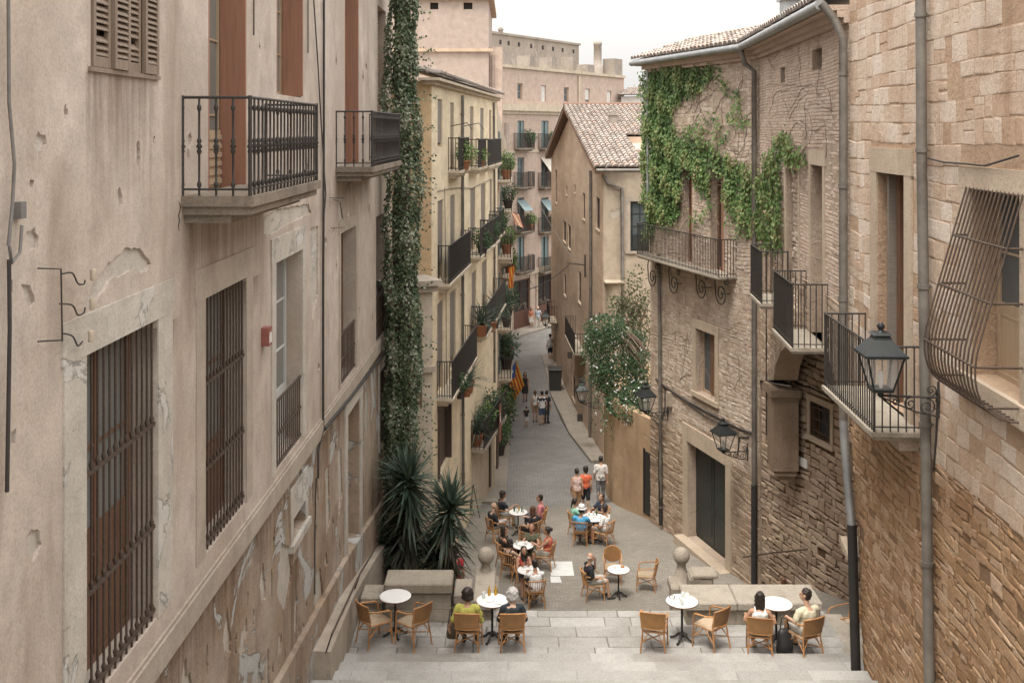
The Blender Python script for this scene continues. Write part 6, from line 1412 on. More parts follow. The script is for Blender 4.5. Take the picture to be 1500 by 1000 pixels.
# ================================================================ CAFE FURNITURE
def chair_proto(kind, label, group):
    t = thing('rattan_armchair', label, 'chair', (0, 0, 0), 0, group); r = .0145
    for sx in (-1, 1):
        mb = MB(); mb.tube([(sx*.235, .235, 0), (sx*.225, .215, .42), (sx*.235, .2, .6), (sx*.232, .13, .645)], r, 7); mb.build('leg', M['rattan'], t)
        mb = MB(); mb.tube([(sx*.225, -.275, 0), (sx*.19, -.205, .42), (sx*.215, -.25, .64), (sx*.225, -.275, .79)], r, 7); mb.build('leg', M['rattan'], t)
        mb = MB(); mb.tube([(sx*.222, -.262, .70), (sx*.255, -.1, .665), (sx*.25, .1, .64), (sx*.235, .19, .61)], r, 7)
        mb.tube([(sx*.225, .215, .2), (sx*.17, -.0, .41)], .009, 5); mb.tube([(sx*.21, -.24, .2), (sx*.19, .0, .41)], .009, 5); mb.build('armrest', M['rattan'], t)
    mb = MB(); mb.tube([(-.225, .225, .22), (.215, -.235, .22)], .011, 6); mb.tube([(.225, .225, .235), (-.215, -.235, .235)], .011, 6)
    for a, b in (((-.22, .21, .41), (.22, .21, .41)), ((.22, .21, .41), (.19, -.2, .41)), ((.19, -.2, .41), (-.19, -.2, .41)), ((-.19, -.2, .41), (-.22, .21, .41))): mb.tube([a, b], .014, 6)
    for sx in (-1, 1):
        mb.tube([(sx*.21, -.24, .2), (sx*.08, -.2, .4)], .008, 5); mb.tube([(sx*.225, .225, .2), (sx*.1, .21, .4)], .008, 5)
    mb.build('stretcher', M['rattan'], t)
    mb = MB(); n = 10; top = []; 
    for i in range(n+1):
        for k in range(n+1): 
            x = (i/n-.5)*.43*(1-.1*(1-k/n)); y = -.2+.42*k/n; top.append((x, y, .428+.012*math.cos(math.pi*(i/n-.5))*1))
    fs = [(i*(n+1)+k, (i+1)*(n+1)+k, (i+1)*(n+1)+k+1, i*(n+1)+k+1) for i in range(n) for k in range(n)]; mb.add(top, fs, .5, 0, True); mb.add([(p[0], p[1], p[2]-.02) for p in top], [f[::-1] for f in fs]); mb.build('seat', M['weavepale'], t)
    def bk(x, z): c = x/.225; return Vector((x, -.205-.07*(1-c*c)*1.0-.19*(z-.42)*1.0+.0, z))
    if kind == 'woven':
        mb = MB(); n, m = 14, 8; vs = [bk((i/n-.5)*.44, .50+.285*k/m+.025*k/m*(1-(2*i/n-1)**2)) for i in range(n+1) for k in range(m+1)]
        fs = [(i*(m+1)+k, (i+1)*(m+1)+k, (i+1)*(m+1)+k+1, i*(m+1)+k+1) for i in range(n) for k in range(m)]; mb.add(vs, fs, .5, 0, True); mb.add([v+Vector((0, .016, 0)) for v in vs], [f[::-1] for f in fs], .5, 0, True); mb.build('backrest', M['weave'], t)
        mb = MB(); mb.tube([vs[i*(m+1)+m]+Vector((0, .008, .004)) for i in range(n+1)], .015, 6); mb.build('back_rail', M['rattan'], t); mb = MB(); mb.tube([vs[i*(m+1)]+Vector((0, .008, 0)) for i in range(n+1)], .012, 6); mb.build('back_rail', M['rattan'], t)
    elif kind == 'spindle':
        mb = MB(); n = 12; mb.tube([bk((i/n-.5)*.45, .78+.02*(1-(2*i/n-1)**2)) for i in range(n+1)], .017, 7); mb.tube([bk((i/n-.5)*.40, .5) for i in range(n+1)], .011, 6)
        for i in range(7): x = (i/6-.5)*.36; mb.tube([bk(x*.9, .42), bk(x, .79)], .0095, 5)
        mb.build('backrest', M['rattan'], t)
    else:   # round back
        mb = MB(); n = 20; rim = [Vector((.235*math.cos(a), -.25-.05*(1-math.cos(a)**2), .67+.22*math.sin(a))) for a in [2*math.pi*i/n for i in range(n)]]
        mb.add(rim+[Vector((0, -.31, .67))], [(i, (i+1) % n, n) for i in range(n)], .5, 0, True); mb.add([v+Vector((0, .015, 0)) for v in rim]+[Vector((0, -.295, .67))], [((i+1) % n, i, n) for i in range(n)], .5, 0, True); mb.build('backrest', M['weave'], t); mb = MB(); mb.tube(rim+[rim[0]], .016, 6); mb.build('back_rail', M['rattan'], t)
    return t
CG1, CG2 = 'woven rattan armchairs on the terrace', 'spindle back rattan armchairs on the plaza'
cproto = {'woven': chair_proto('woven', 'x', CG1), 'spindle': chair_proto('spindle', 'x', CG2), 'round': chair_proto('round', 'x', CG2)}
ckids = {k: children(v) for k, v in cproto.items()}; used = set()
def chair(kind, p, rz, label, group=None):
    if kind in used: return dup(cproto[kind], p, R(rz), label, group or cproto[kind]['group'], 1.0, ckids[kind])
    used.add(kind); t = cproto[kind]; t.location = p; t.rotation_euler = (0, 0, R(rz)); t['label'] = label; return t
TG = 'round cafe tables'
def table_proto():
    t = thing('cafe_table', 'x', 'table', (0, 0, 0), 0, TG)
    mb = MB(); mb.lathe([(.30, .715), (.335, .72), (.34, .735), (.335, .748), (.31, .75)], (0, 0, 0), 40); mb.build('tabletop', M['marble'], t)
    mb = MB(); mb.lathe([(.343, .722), (.346, .73), (.343, .738)], (0, 0, 0), 40); mb.build('rim', M['brownwood'], t)
    mb = MB(); mb.lathe([(.05, .08), (.035, .12), (.024, .2), (.024, .5), (.03, .52), (.024, .54), (.024, .66), (.05, .69), (.12, .712)], (0, 0, 0), 12); mb.build('column', M['pipeblack'], t)
    for k in range(4):
        an = R(90*k+20); mb = MB(); c, s = math.cos(an), math.sin(an); mb.tube([(c*r_, s*r_, z) for r_, z in ((.02, .13), (.08, .12), (.15, .06), (.22, .03), (.26, .03))], [.03, .028, .022, .02, .028], 7); mb.build('foot', M['pipeblack'], t)
    return t
tproto = table_proto(); tkids = children(tproto); tused = [0]
def table(p, label, s=1.0):
    if tused[0]: r = dup(tproto, p, U(0, 6), label, TG, s, tkids); r.scale = (s*.88, s*.88, 1); return r
    tused[0] = 1; tproto.location = p; tproto['label'] = label; tproto.scale = (s*.88, s*.88, 1); return tproto
# crockery prototypes
def item(nm, label, cat, group, build_, mat_):
    o = None; mb = MB(); build_(mb); o = mb.build(nm, mat_); o.name = nm; tag(o, label, cat, group); return o
def cup_(mb): mb.lathe([(.03, 0), (.07, .012), (.068, .015), (.03, .006), (.025, .012), (.04, .06), (.037, .06), (.022, .016)], (0, 0, 0), 14); mb.tube([(.038, 0, .05), (.06, 0, .045), (.055, 0, .025), (.033, 0, .025)], .005, 5)
def glass_(mb): mb.lathe([(.028, 0), (.034, .11), (.031, .11), (.026, .01)], (0, 0, 0), 12)
def bottle_(mb): mb.lathe([(.029, 0), (.03, .095), (.013, .135), (.012, .165), (.014, .17), (.012, .175)], (0, 0, 0), 12)
def plate_(mb): mb.lathe([(.05, 0), (.1, .015), (.105, .018), (.06, .008), (.02, .006)], (0, 0, 0), 18)
def nap_(mb): mb.add([(-.08, -.06, 0), (.08, -.07, .004), (.09, .06, .01), (-.07, .07, .002), (-.08, -.06, .006), (.08, -.07, .011), (.09, .06, .018), (-.07, .07, .012), (0, 0, .03)], [(3, 2, 1, 0), (0, 1, 5, 4), (1, 2, 6, 5), (2, 3, 7, 6), (3, 0, 4, 7), (4, 5, 8), (5, 6, 8), (6, 7, 8), (7, 4, 8)])
def ash_(mb): mb.lathe([(.05, 0), (.055, .03), (.045, .03), (.04, .012)], (0, 0, 0), 14)
protoI = {'cup': ('coffee_cup', cup_, 'ceramic', 'cup'), 'glass': ('drinking_glass', glass_, 'clear', 'glass'), 'amber': ('bottle', bottle_, 'amber', 'bottle'), 'green': ('bottle', bottle_, 'greenglass', 'bottle'), 'plate': ('plate', plate_, 'ceramic', 'plate'), 'napkin': ('paper_napkin', nap_, 'paper', 'napkin'), 'ash': ('ashtray', ash_, 'darkpot', 'ashtray'), 'bread': ('snack_basket', ash_, 'rattan', 'basket')}
made = {}
def put(kind, tb, dx, dy, label, group):
    nm, fn, mt, cat = protoI[kind]; p = Vector(tb)+Vector((dx, dy, .7505))
    if kind in made: o = made[kind].copy(); COL.objects.link(o); o['label'] = label; o['group'] = group
    else: o = item(nm, label, cat, group, fn, M[mt]); made[kind] = o
    o.location = p; o.rotation_euler = (0, 0, U(0, 6)); o['category'] = cat; return o

# ================================================================ PEOPLE
SK1, SK2, SK3 = (0.50, 0.30, 0.20), (0.42, 0.235, 0.15), (0.56, 0.37, 0.27)
pending = []
def remesh(mb, name, mat_, parent, vox, extra=None, smooth=2):
    o = mb.build(name, mat_, parent); 
    m_ = o.modifiers.new('remesh', 'REMESH'); m_.mode = 'VOXEL'; m_.voxel_size = vox; m_.use_smooth_shade = True
    if smooth: s_ = o.modifiers.new('smooth', 'SMOOTH'); s_.iterations = smooth; s_.factor = .5
    pending.append((o, extra)); return o
def V(*a): return Vector(a)
def person(label, loc, rz, pose='sit', sc=1.0, skin=SK1, hair='dark', hl='short', top=(.1, .1, .1), sleeve=.5, bottom=(.05, .05, .06), legs='long', shoe=(.05, .045, .04), arms=('lap', 'lap'), lean=0.0, female=False, cross=False, turn=0, tilt=0, step=.0, band=None, group=None, vox=.012, bald=False, topless=False, build=1.0):
    t = thing('person', label, 'person', (0, 0, 0), 0, group)
    sit = pose == 'sit'; sw = (.155 if female else .18)*build; hw = .1
    if sit: pel = V(0, -.1, .53); zsh = .895; ysh = -.13+lean*.3
    else: pel = V(0, 0, .93); zsh = 1.40; ysh = .0+lean*.3
    def tor(k): return pel.lerp(V(0, ysh, zsh), k)
    nk = V(0, ysh+.02, zsh+.07); hd = V(0, ysh+.05+lean*.06, zsh+.215)
    tq = Matrix.Rotation(R(turn), 3, 'Z') @ Matrix.Rotation(R(-tilt), 3, 'X')
    b = MB()
    # trunk
    wx = .93 if female else 1.0
    b.loft([(tor(-.12), .11, .09), (tor(0), .165*build, .118*build), (tor(.18), .158*build*wx, .112*build), (tor(.42), .132*build*wx, .10*build), (tor(.7), .155*build*wx, .112*build), (tor(.9), .15*wx, .1), (tor(1.0), .1, .075), (tor(1.06), .06, .055)], 14)
    b.caps(V(-sw+.03, ysh, zsh-.03), V(sw-.03, ysh, zsh-.03), .058, .058)
    b.caps(V(0, ysh, zsh+.0), nk+V(0, .01, .05), .055, .05)
    if female: 
        for sx in (-1, 1): b.ell(tor(.68)+V(sx*.07, .085, 0), (.055, .05, .055))
    # head
    hh = lambda x, y, z: hd+tq @ V(x, y, z)
    b.ell(hd+tq @ V(0, -.012, .025), (.074, .092, .092), tq.to_3x3()); b.ell(hd+tq @ V(0, .025, -.04), (.058, .066, .072), tq.to_3x3())
    b.caps(hh(0, .088, .015), hh(0, .106, -.022), .011, .016, 6); b.ell(hh(0, .075, -.062), (.026, .018, .016), tq.to_3x3())
    for sx in (-1, 1): b.ell(hh(sx*.076, -.01, -.005), (.012, .02, .03), tq.to_3x3())
    # legs
    J = []
    for i, sx in enumerate((-1, 1)):
        hip = pel+V(sx*hw*.9, .0, -.02)
        if sit:
            kn = V(sx*.12, .33, .50); an = V(sx*.12, .34+(.06 if i else 0), .085); toe = V(0, .15, -.045)
            if cross and sx == 1: kn = V(.02, .33, .60); an = V(-.17, .40, .32); toe = V(-.06, .13, -.03)
            if cross and sx == -1: kn = V(-.08, .33, .5); an = V(-.05, .3, .085)
        else:
            hip = pel+V(sx*hw*.9, 0, -.04); f_ = step*sx; kn = V(sx*.09, f_*.55+.02, .49); an = V(sx*.085, f_, .085+max(0, -f_)*.25); toe = V(0, .15, -.045)
        J.append((hip, kn, an, toe)); b.caps(hip, kn, .082*build, .056, 10); b.caps(kn, an, .055, .036, 10); b.ell(kn.lerp(an, .28)+V(0, -.018, 0), (.045, .05, .09)); b.caps(an+V(0, -.02, -.03), an+toe, .036, .026, 8)
    # arms and hands
    fing = MB(); A = []
    for i, sx in enumerate((-1, 1)):
        sh = V(sx*sw, ysh, zsh-.03); mode = arms[i]; tz = .53-pel.z
        if mode == 'table': el, wr, hdir = V(sx*.24, ysh+.2, .70), V(sx*.12, ysh+.43, .775), V(-sx*.35, 1, -.12)
        elif mode == 'lap': el, wr, hdir = V(sx*.245, ysh+.04, zsh-.27), V(sx*.11, ysh+.27, zsh-.29), V(-sx*.5, .8, -.3)
        elif mode == 'arm': el, wr, hdir = V(sx*.27, ysh+.0, .69), V(sx*.255, ysh+.25, .685), V(0, 1, -.25)
        elif mode == 'face': el, wr, hdir = V(sx*.17, ysh+.22, zsh-.16), V(sx*.05, ysh+.19, zsh+.08), V(-sx*.2, -.1, 1)
        elif mode == 'phone': el, wr, hdir = V(sx*.2, ysh+.13, zsh-.22), V(sx*.06, ysh+.30, zsh-.08), V(-sx*.1, .3, 1)
        elif mode == 'down': el, wr, hdir = V(sx*(sw+.055), ysh-.03, zsh-.31), V(sx*(sw+.06), ysh+.05+step*-.3*sx, zsh-.56), V(0, .1, -1)
        elif mode == 'swing': el, wr, hdir = V(sx*(sw+.05), ysh-.06-.1*sx, zsh-.3), V(sx*(sw+.04), ysh+.03-.2*sx, zsh-.53), V(0, .25, -1)
        elif mode == 'hold': el, wr, hdir = V(sx*(sw+.07), ysh+.06, zsh-.27), V(sx*.16, ysh+.26, zsh-.12), V(-sx*.2, .5, .8)
        elif mode == 'over': el, wr, hdir = V(sx*.26, ysh-.05, zsh-.24), V(sx*.36, ysh+.06, zsh-.42), V(.0, .1, -1)
        else: el, wr, hdir = V(sx*.24, ysh+.02, zsh-.26), V(sx*.12, ysh+.22, zsh-.2), V(-sx, .4, 0)
        A.append((sh, el, wr)); b.caps(sh, el, .05*build, .038, 8); b.caps(el, wr, .038, .026, 8); hdir = hdir.normalized()
        side = hdir.cross(V(0, 0, 1)); side = side.normalized() if side.length > .2 else V(0, 1, 0); up = side.cross(hdir)
        b.caps(wr, wr+hdir*.07, .026, .03, 8); b.caps(wr+hdir*.06-side*.02, wr+hdir*.06+side*.02, .021, .021, 6)
        for q, (o_, ln_) in enumerate(((-.03, .062), (-.01, .074), (.011, .07), (.03, .055))):
            p = wr+hdir*.075+side*o_; p2 = p+hdir*ln_*.5-up*.006; p3 = p2+(hdir*.8-up*.6)*ln_*.5; fing.tube([p, p2, p3], [.0095, .0088, .007], 6)
        p = wr+hdir*.03+side*.03*(-sx); fing.tube([p, p+side*(-sx)*.025+hdir*.025, p+side*(-sx)*.028+hdir*.055], [.011, .01, .008], 6)
    remesh(b, 'body', skinm(skin), t, vox, fing)
    # face
    for sx in (-1, 1):
        e = MB(); e.ell(hh(sx*.03, .079, .012), (.012, .008, .007), tq.to_3x3(), 8, 6); e.build('eye', M['black'], t)
    e = MB(); e.ell(hh(0, .092, -.06), (.022, .006, .006), tq.to_3x3(), 8, 6); e.build('mouth', M['flagred'] if female else skinm((.3, .12, .09)), t)
    # trousers, shorts or skirt
    p = MB()
    if legs == 'skirt':
        if sit: p.loft([(pel+V(0, -.02, -.08), .19, .15), (pel+V(0, 0, .0), .185, .14), (tor(.25), .155*wx, .12)], 14); [p.caps(j[0], j[0].lerp(j[1], .85), .1, .085) for j in J]
        else: p.loft([(pel+V(0, .01, -.42), .2, .17), (pel+V(0, 0, -.05), .185, .14), (tor(.22), .145*wx, .115)], 14)
    else:
        p.loft([(tor(-.14), .12, .1), (tor(0), .18*build, .132*build), (tor(.16), .17*build*wx, .124*build), (tor(.22), .15*build*wx, .112*build)], 14)
        for hip, kn, an, toe in J:
            if legs == 'long': p.caps(hip, kn, .094*build, .069, 10); p.caps(kn, kn.lerp(an, .93), .068, .052, 10)
            elif legs == 'shorts': p.caps(hip, hip.lerp(kn, .82), .096*build, .08, 10)
            else: p.caps(hip, hip.lerp(kn, .4), .096*build, .09, 10)
    remesh(p, 'skirt' if legs == 'skirt' else ('shorts' if legs != 'long' else 'trousers'), cloth(bottom), t, .014)
    # shirt
    s = MB()
    if not topless:
        low = -.1 if not female else .02
        s.loft([(tor(low), .18*build*wx, .134*build), (tor(.18), .172*build*wx, .127*build), (tor(.42), .148*build*wx, .116*build), (tor(.7), .172*build*wx, .128*build), (tor(.9), .16*wx, .112), (tor(.99), .108, .085)] if sleeve >= 0 else [(tor(low), .178*wx, .13), (tor(.42), .146*wx, .114), (tor(.7), .17*wx, .128), (tor(.82), .15*wx, .112)], 14)
        if female:
            for sx in (-1, 1): s.ell(tor(.68)+V(sx*.07, .095, 0), (.06, .056, .06))
        if sleeve > 0:
            s.caps(V(-sw+.02, ysh, zsh-.03), V(sw-.02, ysh, zsh-.03), .068, .068)
            for sh, el, wr in A:
                if sleeve <= 1: s.caps(sh, sh.lerp(el, sleeve), .066*build, .06, 9)
                else: s.caps(sh, el, .066, .052, 9); s.caps(el, el.lerp(wr, sleeve-1), .052, .044, 9)
        else:
            for sx in (-1, 1): s.tube([tor(.8)+V(sx*.085, .11, 0), tor(.98)+V(sx*.09, .06, .03), V(sx*.09, ysh, zsh+.045), tor(.98)+V(sx*.09, -.06, .0), tor(.8)+V(sx*.085, -.1, 0)], .02, 6)
        sh_ = remesh(s, 'shirt', cloth(top), t, .013)
        if band:
            q = MB(); q.loft([(tor(.66), .176*wx, .132), (tor(.7), .178*wx, .134), (tor(.93), .166*wx, .12), (tor(1.0), .11, .09)], 14); [q.caps(sh, sh.lerp(el, .5), .07, .064, 9) for sh, el, wr in A]; remesh(q, 'shirt_yoke', cloth(band), t, .013)
    # shoes
    q = MB()
    for hip, kn, an, toe in J: q.caps(an+V(0, -.03, -.038), an+toe+V(0, .0, .0), .044, .034, 8)
    remesh(q, 'shoes', cloth(shoe, .6), t, .012)
    # hair
    if not bald:
        q = MB(); q.ell(hh(0, -.03, .042), (.084, .095, .088), tq.to_3x3()); q.ell(hh(0, -.05, -.01), (.08, .066, .075), tq.to_3x3())
        if hl == 'bob':
            for sx in (-1, 1): q.caps(hh(sx*.078, -.01, .03), hh(sx*.085, -.02, -.085), .042, .036)
            q.ell(hh(0, -.06, -.045), (.108, .07, .09), tq.to_3x3()); q.ell(hh(0, -.035, .04), (.1, .105, .09), tq.to_3x3())
        if hl in ('long', 'verylong'):
            L_ = .27 if hl == 'long' else .36
            q.loft([(hh(0, -.055, -L_), .06, .03), (hh(0, -.065, -L_*.6), .085, .045), (hh(0, -.055, -.05), .086, .055), (hh(0, -.03, .05), .07, .06)], 12)
            for sx in (-1, 1): q.caps(hh(sx*.072, .0, .03), hh(sx*.08, .0, -.17), .028, .02)
        if hl == 'bun': q.ell(hh(0, -.13, .05), (.052, .05, .052), tq.to_3x3())
        if hl == 'tail': q.caps(hh(0, -.12, .03), hh(0, -.16, -.18), .035, .02); q.ell(hh(0, -.11, .04), (.03, .03, .03))
        if hl == 'curly': q.ell(hh(0, -.025, .05), (.1, .11, .095), tq.to_3x3()); q.ell(hh(0, -.06, -.03), (.1, .07, .09), tq.to_3x3())
        remesh(q, 'hair', M['hair_'+hair], t, .011)
    if bald and bald != 'full':
        q = MB(); q.ell(hh(0, -.045, -.005), (.081, .07, .055), tq.to_3x3()); remesh(q, 'hair', M['hair_'+hair], t, .011)
    t.location = loc; t.rotation_euler = (0, 0, R(rz)); t.scale = (sc, sc, sc); t['headz'] = 0; del t['headz']
    return t
def sitdown(p, rz, kind, clabel, plabel, **k):
    chair(kind, p, rz, clabel); person(plabel, p, rz, 'sit', **k)

# ---------------------------------------------------------------- the terrace
chair('woven', tp(549, 940), -52, 'empty woven rattan armchair at the left end of the terrace, turned to the right')
chair('woven', tp(605, 942), 48, 'empty woven rattan armchair right of the first empty table, turned to the left')
T1 = tp(579, 930); table(T1, 'bare white cafe table between two empty chairs at the left')
T2 = tp(721, 937); table(T2, 'white cafe table with two small yellow bottles between the older pair')
sitdown(tp(686, 952), -4, 'woven', 'woven rattan armchair under the dark haired woman in the yellow green top', 'woman with dark bobbed hair in a yellow green top, seen from behind', hl='bob', top=(.42, .40, .09), sleeve=1.0, bottom=(.05, .06, .05), legs='long', female=True, arms=('over', 'lap'), skin=SK2, sc=.97, build=1.08, turn=-8)
sitdown(tp(750, 952), 3, 'woven', 'woven rattan armchair under the grey haired person', 'grey haired person in a dark teal top, seen from behind', hair='grey', hl='bob', top=(.025, .035, .04), sleeve=1.4, bottom=(.03, .03, .035), female=True, arms=('lap', 'lap'), skin=SK3, sc=.97, build=1.1, turn=12)
chair('woven', tp(958, 951), -12, 'empty woven rattan armchair left of the table with cups')
T3 = tp(999, 938); table(T3, 'white cafe table with used cups and napkins on the terrace')
chair('woven', tp(1041, 947), 40, 'empty woven rattan armchair right of the table with cups')
sitdown(tp(1113, 959), -12, 'woven', 'woven rattan armchair under the woman in a white tank top', 'woman with dark shoulder length hair in a white tank top, seen from behind', hl='long', top=(.72, .72, .70), sleeve=0, bottom=(.03, .03, .035), legs='shorts', female=True, arms=('arm', 'arm'), skin=SK2, sc=.97, shoe=(.6, .6, .58))
sitdown(tp(1178, 960), 24, 'woven', 'woven rattan armchair under the man in a cream shirt', 'dark haired man in a cream shirt leaning over the arm of his chair', top=(.60, .55, .40), sleeve=.75, bottom=(.55, .53, .48), legs='shorts', arms=('arm', 'lap'), skin=SK1, sc=1.0, turn=35, lean=.15)
T4 = tp(1137, 942); table(T4, 'bare white cafe table in front of the right-hand couple')
IG = 'things on the terrace tables'
for k, dx, dy, lab in (('amber', -.06, .2, 'left one of two small yellow bottles on the table by the older pair'), ('amber', .06, .22, 'right one of two small yellow bottles on the table by the older pair'), ('napkin', -.05, -.02, 'crumpled white napkin beside the yellow bottles'), ('glass', -.16, .08, 'small glass on the table by the older pair'), ('napkin', .12, -.1, 'folded paper at the near side of the older pair\'s table')): put(k, T2, dx, dy, lab, IG)
for k, dx, dy, lab in (('cup', -.18, .02, 'brown edged cup on the left of the used table'), ('napkin', .02, -.08, 'crumpled napkin in the middle of the used table'), ('ash', -.17, .1, 'dark ashtray on the used table'), ('glass', .03, .1, 'empty glass at the back of the used table'), ('napkin', .16, .04, 'second napkin toward the right of the used table'), ('cup', .12, .16, 'white cup at the back of the used table'), ('glass', -.03, -.18, 'empty glass at the near side of the used table'), ('plate', .05, .02, 'small white plate on the used table')): put(k, T3, dx, dy, lab, IG)
def bag(nm, label, p, s, m, strap=True, rz=0):
    t = thing(nm, label, 'bag', (0, 0, 0)); mb = MB(); w, d, h = s
    mb.loft([((0, 0, 0), w*.42, d*.4), ((0, 0, h*.12), w*.5, d*.5), ((0.01, 0, h*.5), w*.47, d*.48), ((0, .01, h*.85), w*.38, d*.3), ((0, 0, h), w*.3, d*.12)], 12); mb.build('body', m, t)
    mb = MB(); mb.tube([(-w*.28, 0, h*.95), (-w*.2, 0, h*1.4), (0, 0, h*1.55), (w*.2, 0, h*1.4), (w*.28, 0, h*.95)], .012, 6); mb.build('strap', m, t); t.location = p; t.rotation_euler = (0, 0, R(rz))
bag('handbag', 'brown leather handbag hanging beside the woman in yellow green', tp(663, 948)+Vector((0, 0, .18)), (.24, .13, .36), M['brownbag'])
bag('backpack', 'black backpack on the ground between the right-hand couple', tp(1149, 957), (.32, .24, .46), M['black'], rz=20)
chair('spindle', Vector((6.52, 20.8, hz(10.11))), 100, 'rattan chair standing down on the ramp behind the terrace edge')
person('reddish haired person walking below the right parapet, only the head showing', Vector(((1148-750)/F*25.3, 25.3, hz(12.29))), 20, 'stand', hair='brown', hl='short', top=(.25, .1, .08), arms=('down', 'down'), sc=.92, vox=.014)

# ---------------------------------------------------------------- the plaza
def seat_at(px, py): return gp(px, py, 1.09)+Vector((0, .0, 0))
def tpl(px, py): return gp(px, py, .75)
TA = tpl(759, 749); TB_ = tpl(766, 798); TC = tpl(774, 834); TD = tpl(869, 757); TE = tpl(906, 833)
table(TA, 'white plaza table with several bottles, the farthest one'); table(TB_, 'white plaza table with cups among the four women'); table(TC, 'white plaza table between the woman with a phone and the man in white'); table(TD, 'white plaza table full of plates and glasses beside the man in a hat', 1.25); table(TE, 'round plaza table with a small basket in front of the man in black')
def pl_person(px, py, rz, clab, plab, ck='spindle', **k):
    p = seat_at(px, py); f_ = Vector((-math.sin(R(rz)), math.cos(R(rz)), 0)); p = p+f_*.12; p.z = gz(p.y); sitdown(p, rz, ck, clab, plab, vox=.014, **k)
pl_person(734, 725, -75, 'rattan chair under the dark haired diner at the farthest table', 'dark haired diner in a dark shirt leaning to the farthest plaza table', top=(.03, .035, .045), sleeve=.6, bottom=(.5, .48, .44), arms=('lap', 'table'), hl='curly', skin=SK2, lean=.1)
pl_person(722, 742, -58, 'rattan chair under the bald man', 'bald man in a black shirt and grey shorts with crossed legs', top=(.025, .028, .035), sleeve=.7, bottom=(.36, .36, .36), legs='shorts', cross=True, bald='full', hair='grey', arms=('lap', 'lap'), skin=SK3)
pl_person(792, 730, 82, 'rattan chair under the man in pink', 'dark haired man in a pink shirt at the farthest plaza table', top=(.58, .22, .24), sleeve=.7, bottom=(.08, .08, .1), arms=('lap', 'lap'), skin=SK2)
pl_person(781, 747, 48, 'rattan chair under the long haired woman', 'woman with long brown hair in a dark dress facing the farthest table', hair='brown', hl='verylong', top=(.03, .028, .03), sleeve=.3, bottom=(.03, .03, .03), legs='skirt', female=True, arms=('lap', 'table'), skin=SK3)
pl_person(737, 777, -70, 'rattan chair under the woman in a dark tank top', 'woman with long dark hair in a dark tank top at the women\'s table', hl='long', top=(.035, .03, .03), sleeve=0, bottom=(.03, .03, .035), female=True, arms=('lap', 'table'), skin=SK2, turn=-20)
pl_person(746, 791, -40, 'rattan chair nearest the left stone ball', 'dark haired girl with bare shoulders and a black skirt, seen from behind', hl='bob', top=(.03, .026, .028), sleeve=-1, bottom=(.02, .02, .022), legs='skirt', female=True, arms=('lap', 'table'), skin=SK3, sc=.92)
pl_person(779, 773, 168, 'rattan chair on the far side of the women\'s table', 'woman in an olive dress looking down at the table', hair='brown', hl='short', top=(.10, .10, .06), sleeve=.3, bottom=(.09, .09, .06), legs='skirt', female=True, arms=('table', 'table'), skin=SK2, tilt=-25)
pl_person(803, 778, 75, 'rattan chair under the woman in a red top', 'woman with a dark bun in a coral red top and white shorts', hl='bun', top=(.50, .11, .07), sleeve=0, bottom=(.55, .52, .46), legs='shorts', female=True, arms=('table', 'lap'), skin=SK2, build=1.08)
pl_person(767, 807, 190, 'rattan chair under the woman with the phone', 'woman with long dark hair in a red strappy top looking at her phone', hl='long', top=(.42, .06, .05), sleeve=0, bottom=(.12, .13, .18), legs='shorts', female=True, arms=('phone', 'phone'), skin=SK2, tilt=-22)
pl_person(785, 829, 10, 'spindle back rattan chair under the man in a white shirt by the steps', 'dark haired man in a white shirt seen from behind at the near plaza table', top=(.70, .70, .69), sleeve=.65, bottom=(.04, .04, .05), arms=('table', 'table'), skin=SK2, lean=.3, shoe=(.6, .6, .58))
pl_person(842, 735, -72, 'rattan chair under the woman in mint green', 'woman with dark ponytail in a mint green top', hl='tail', top=(.28, .56, .44), sleeve=.5, bottom=(.08, .1, .08), female=True, arms=('lap', 'table'), skin=SK2)
pl_person(851, 747, -14, 'rattan chair under the man in the white hat', 'man in a bright blue shirt and white brimmed hat, seen from behind', top=(.09, .36, .62), sleeve=.7, bottom=(.07, .09, .16), arms=('lap', 'table'), skin=SK1, build=1.05)
pl_person(882, 729, 130, 'rattan chair on the far side of the table full of plates', 'dark haired man in a navy shirt eating at the table full of plates', top=(.025, .03, .045), sleeve=.6, bottom=(.05, .05, .07), arms=('table', 'table'), skin=SK2, tilt=-15)
pl_person(889, 747, 52, 'rattan chair under the man in white at the table full of plates', 'dark haired man in a white shirt and shorts with dark trainers', top=(.70, .69, .67), sleeve=.7, bottom=(.38, .33, .28), legs='shorts', arms=('lap', 'lap'), skin=SK2, lean=.2, shoe=(.1, .1, .1))
pl_person(863, 817, -78, 'rattan chair under the man in black', 'greying man in a black shirt and pale shorts with his hand at his face', hair='grey', bald=True, top=(.02, .02, .024), sleeve=.8, bottom=(.50, .48, .44), legs='shorts', arms=('face', 'lap'), skin=SK1, build=1.06, shoe=(.04, .035, .03))
chair('round', gp(898, 855)+Vector((0, .15, 0)), 175, 'empty round backed rattan chair on the far side of the basket table')
chair('spindle', gp(946, 863), 78, 'empty rattan armchair standing alone between the basket table and the right ball')
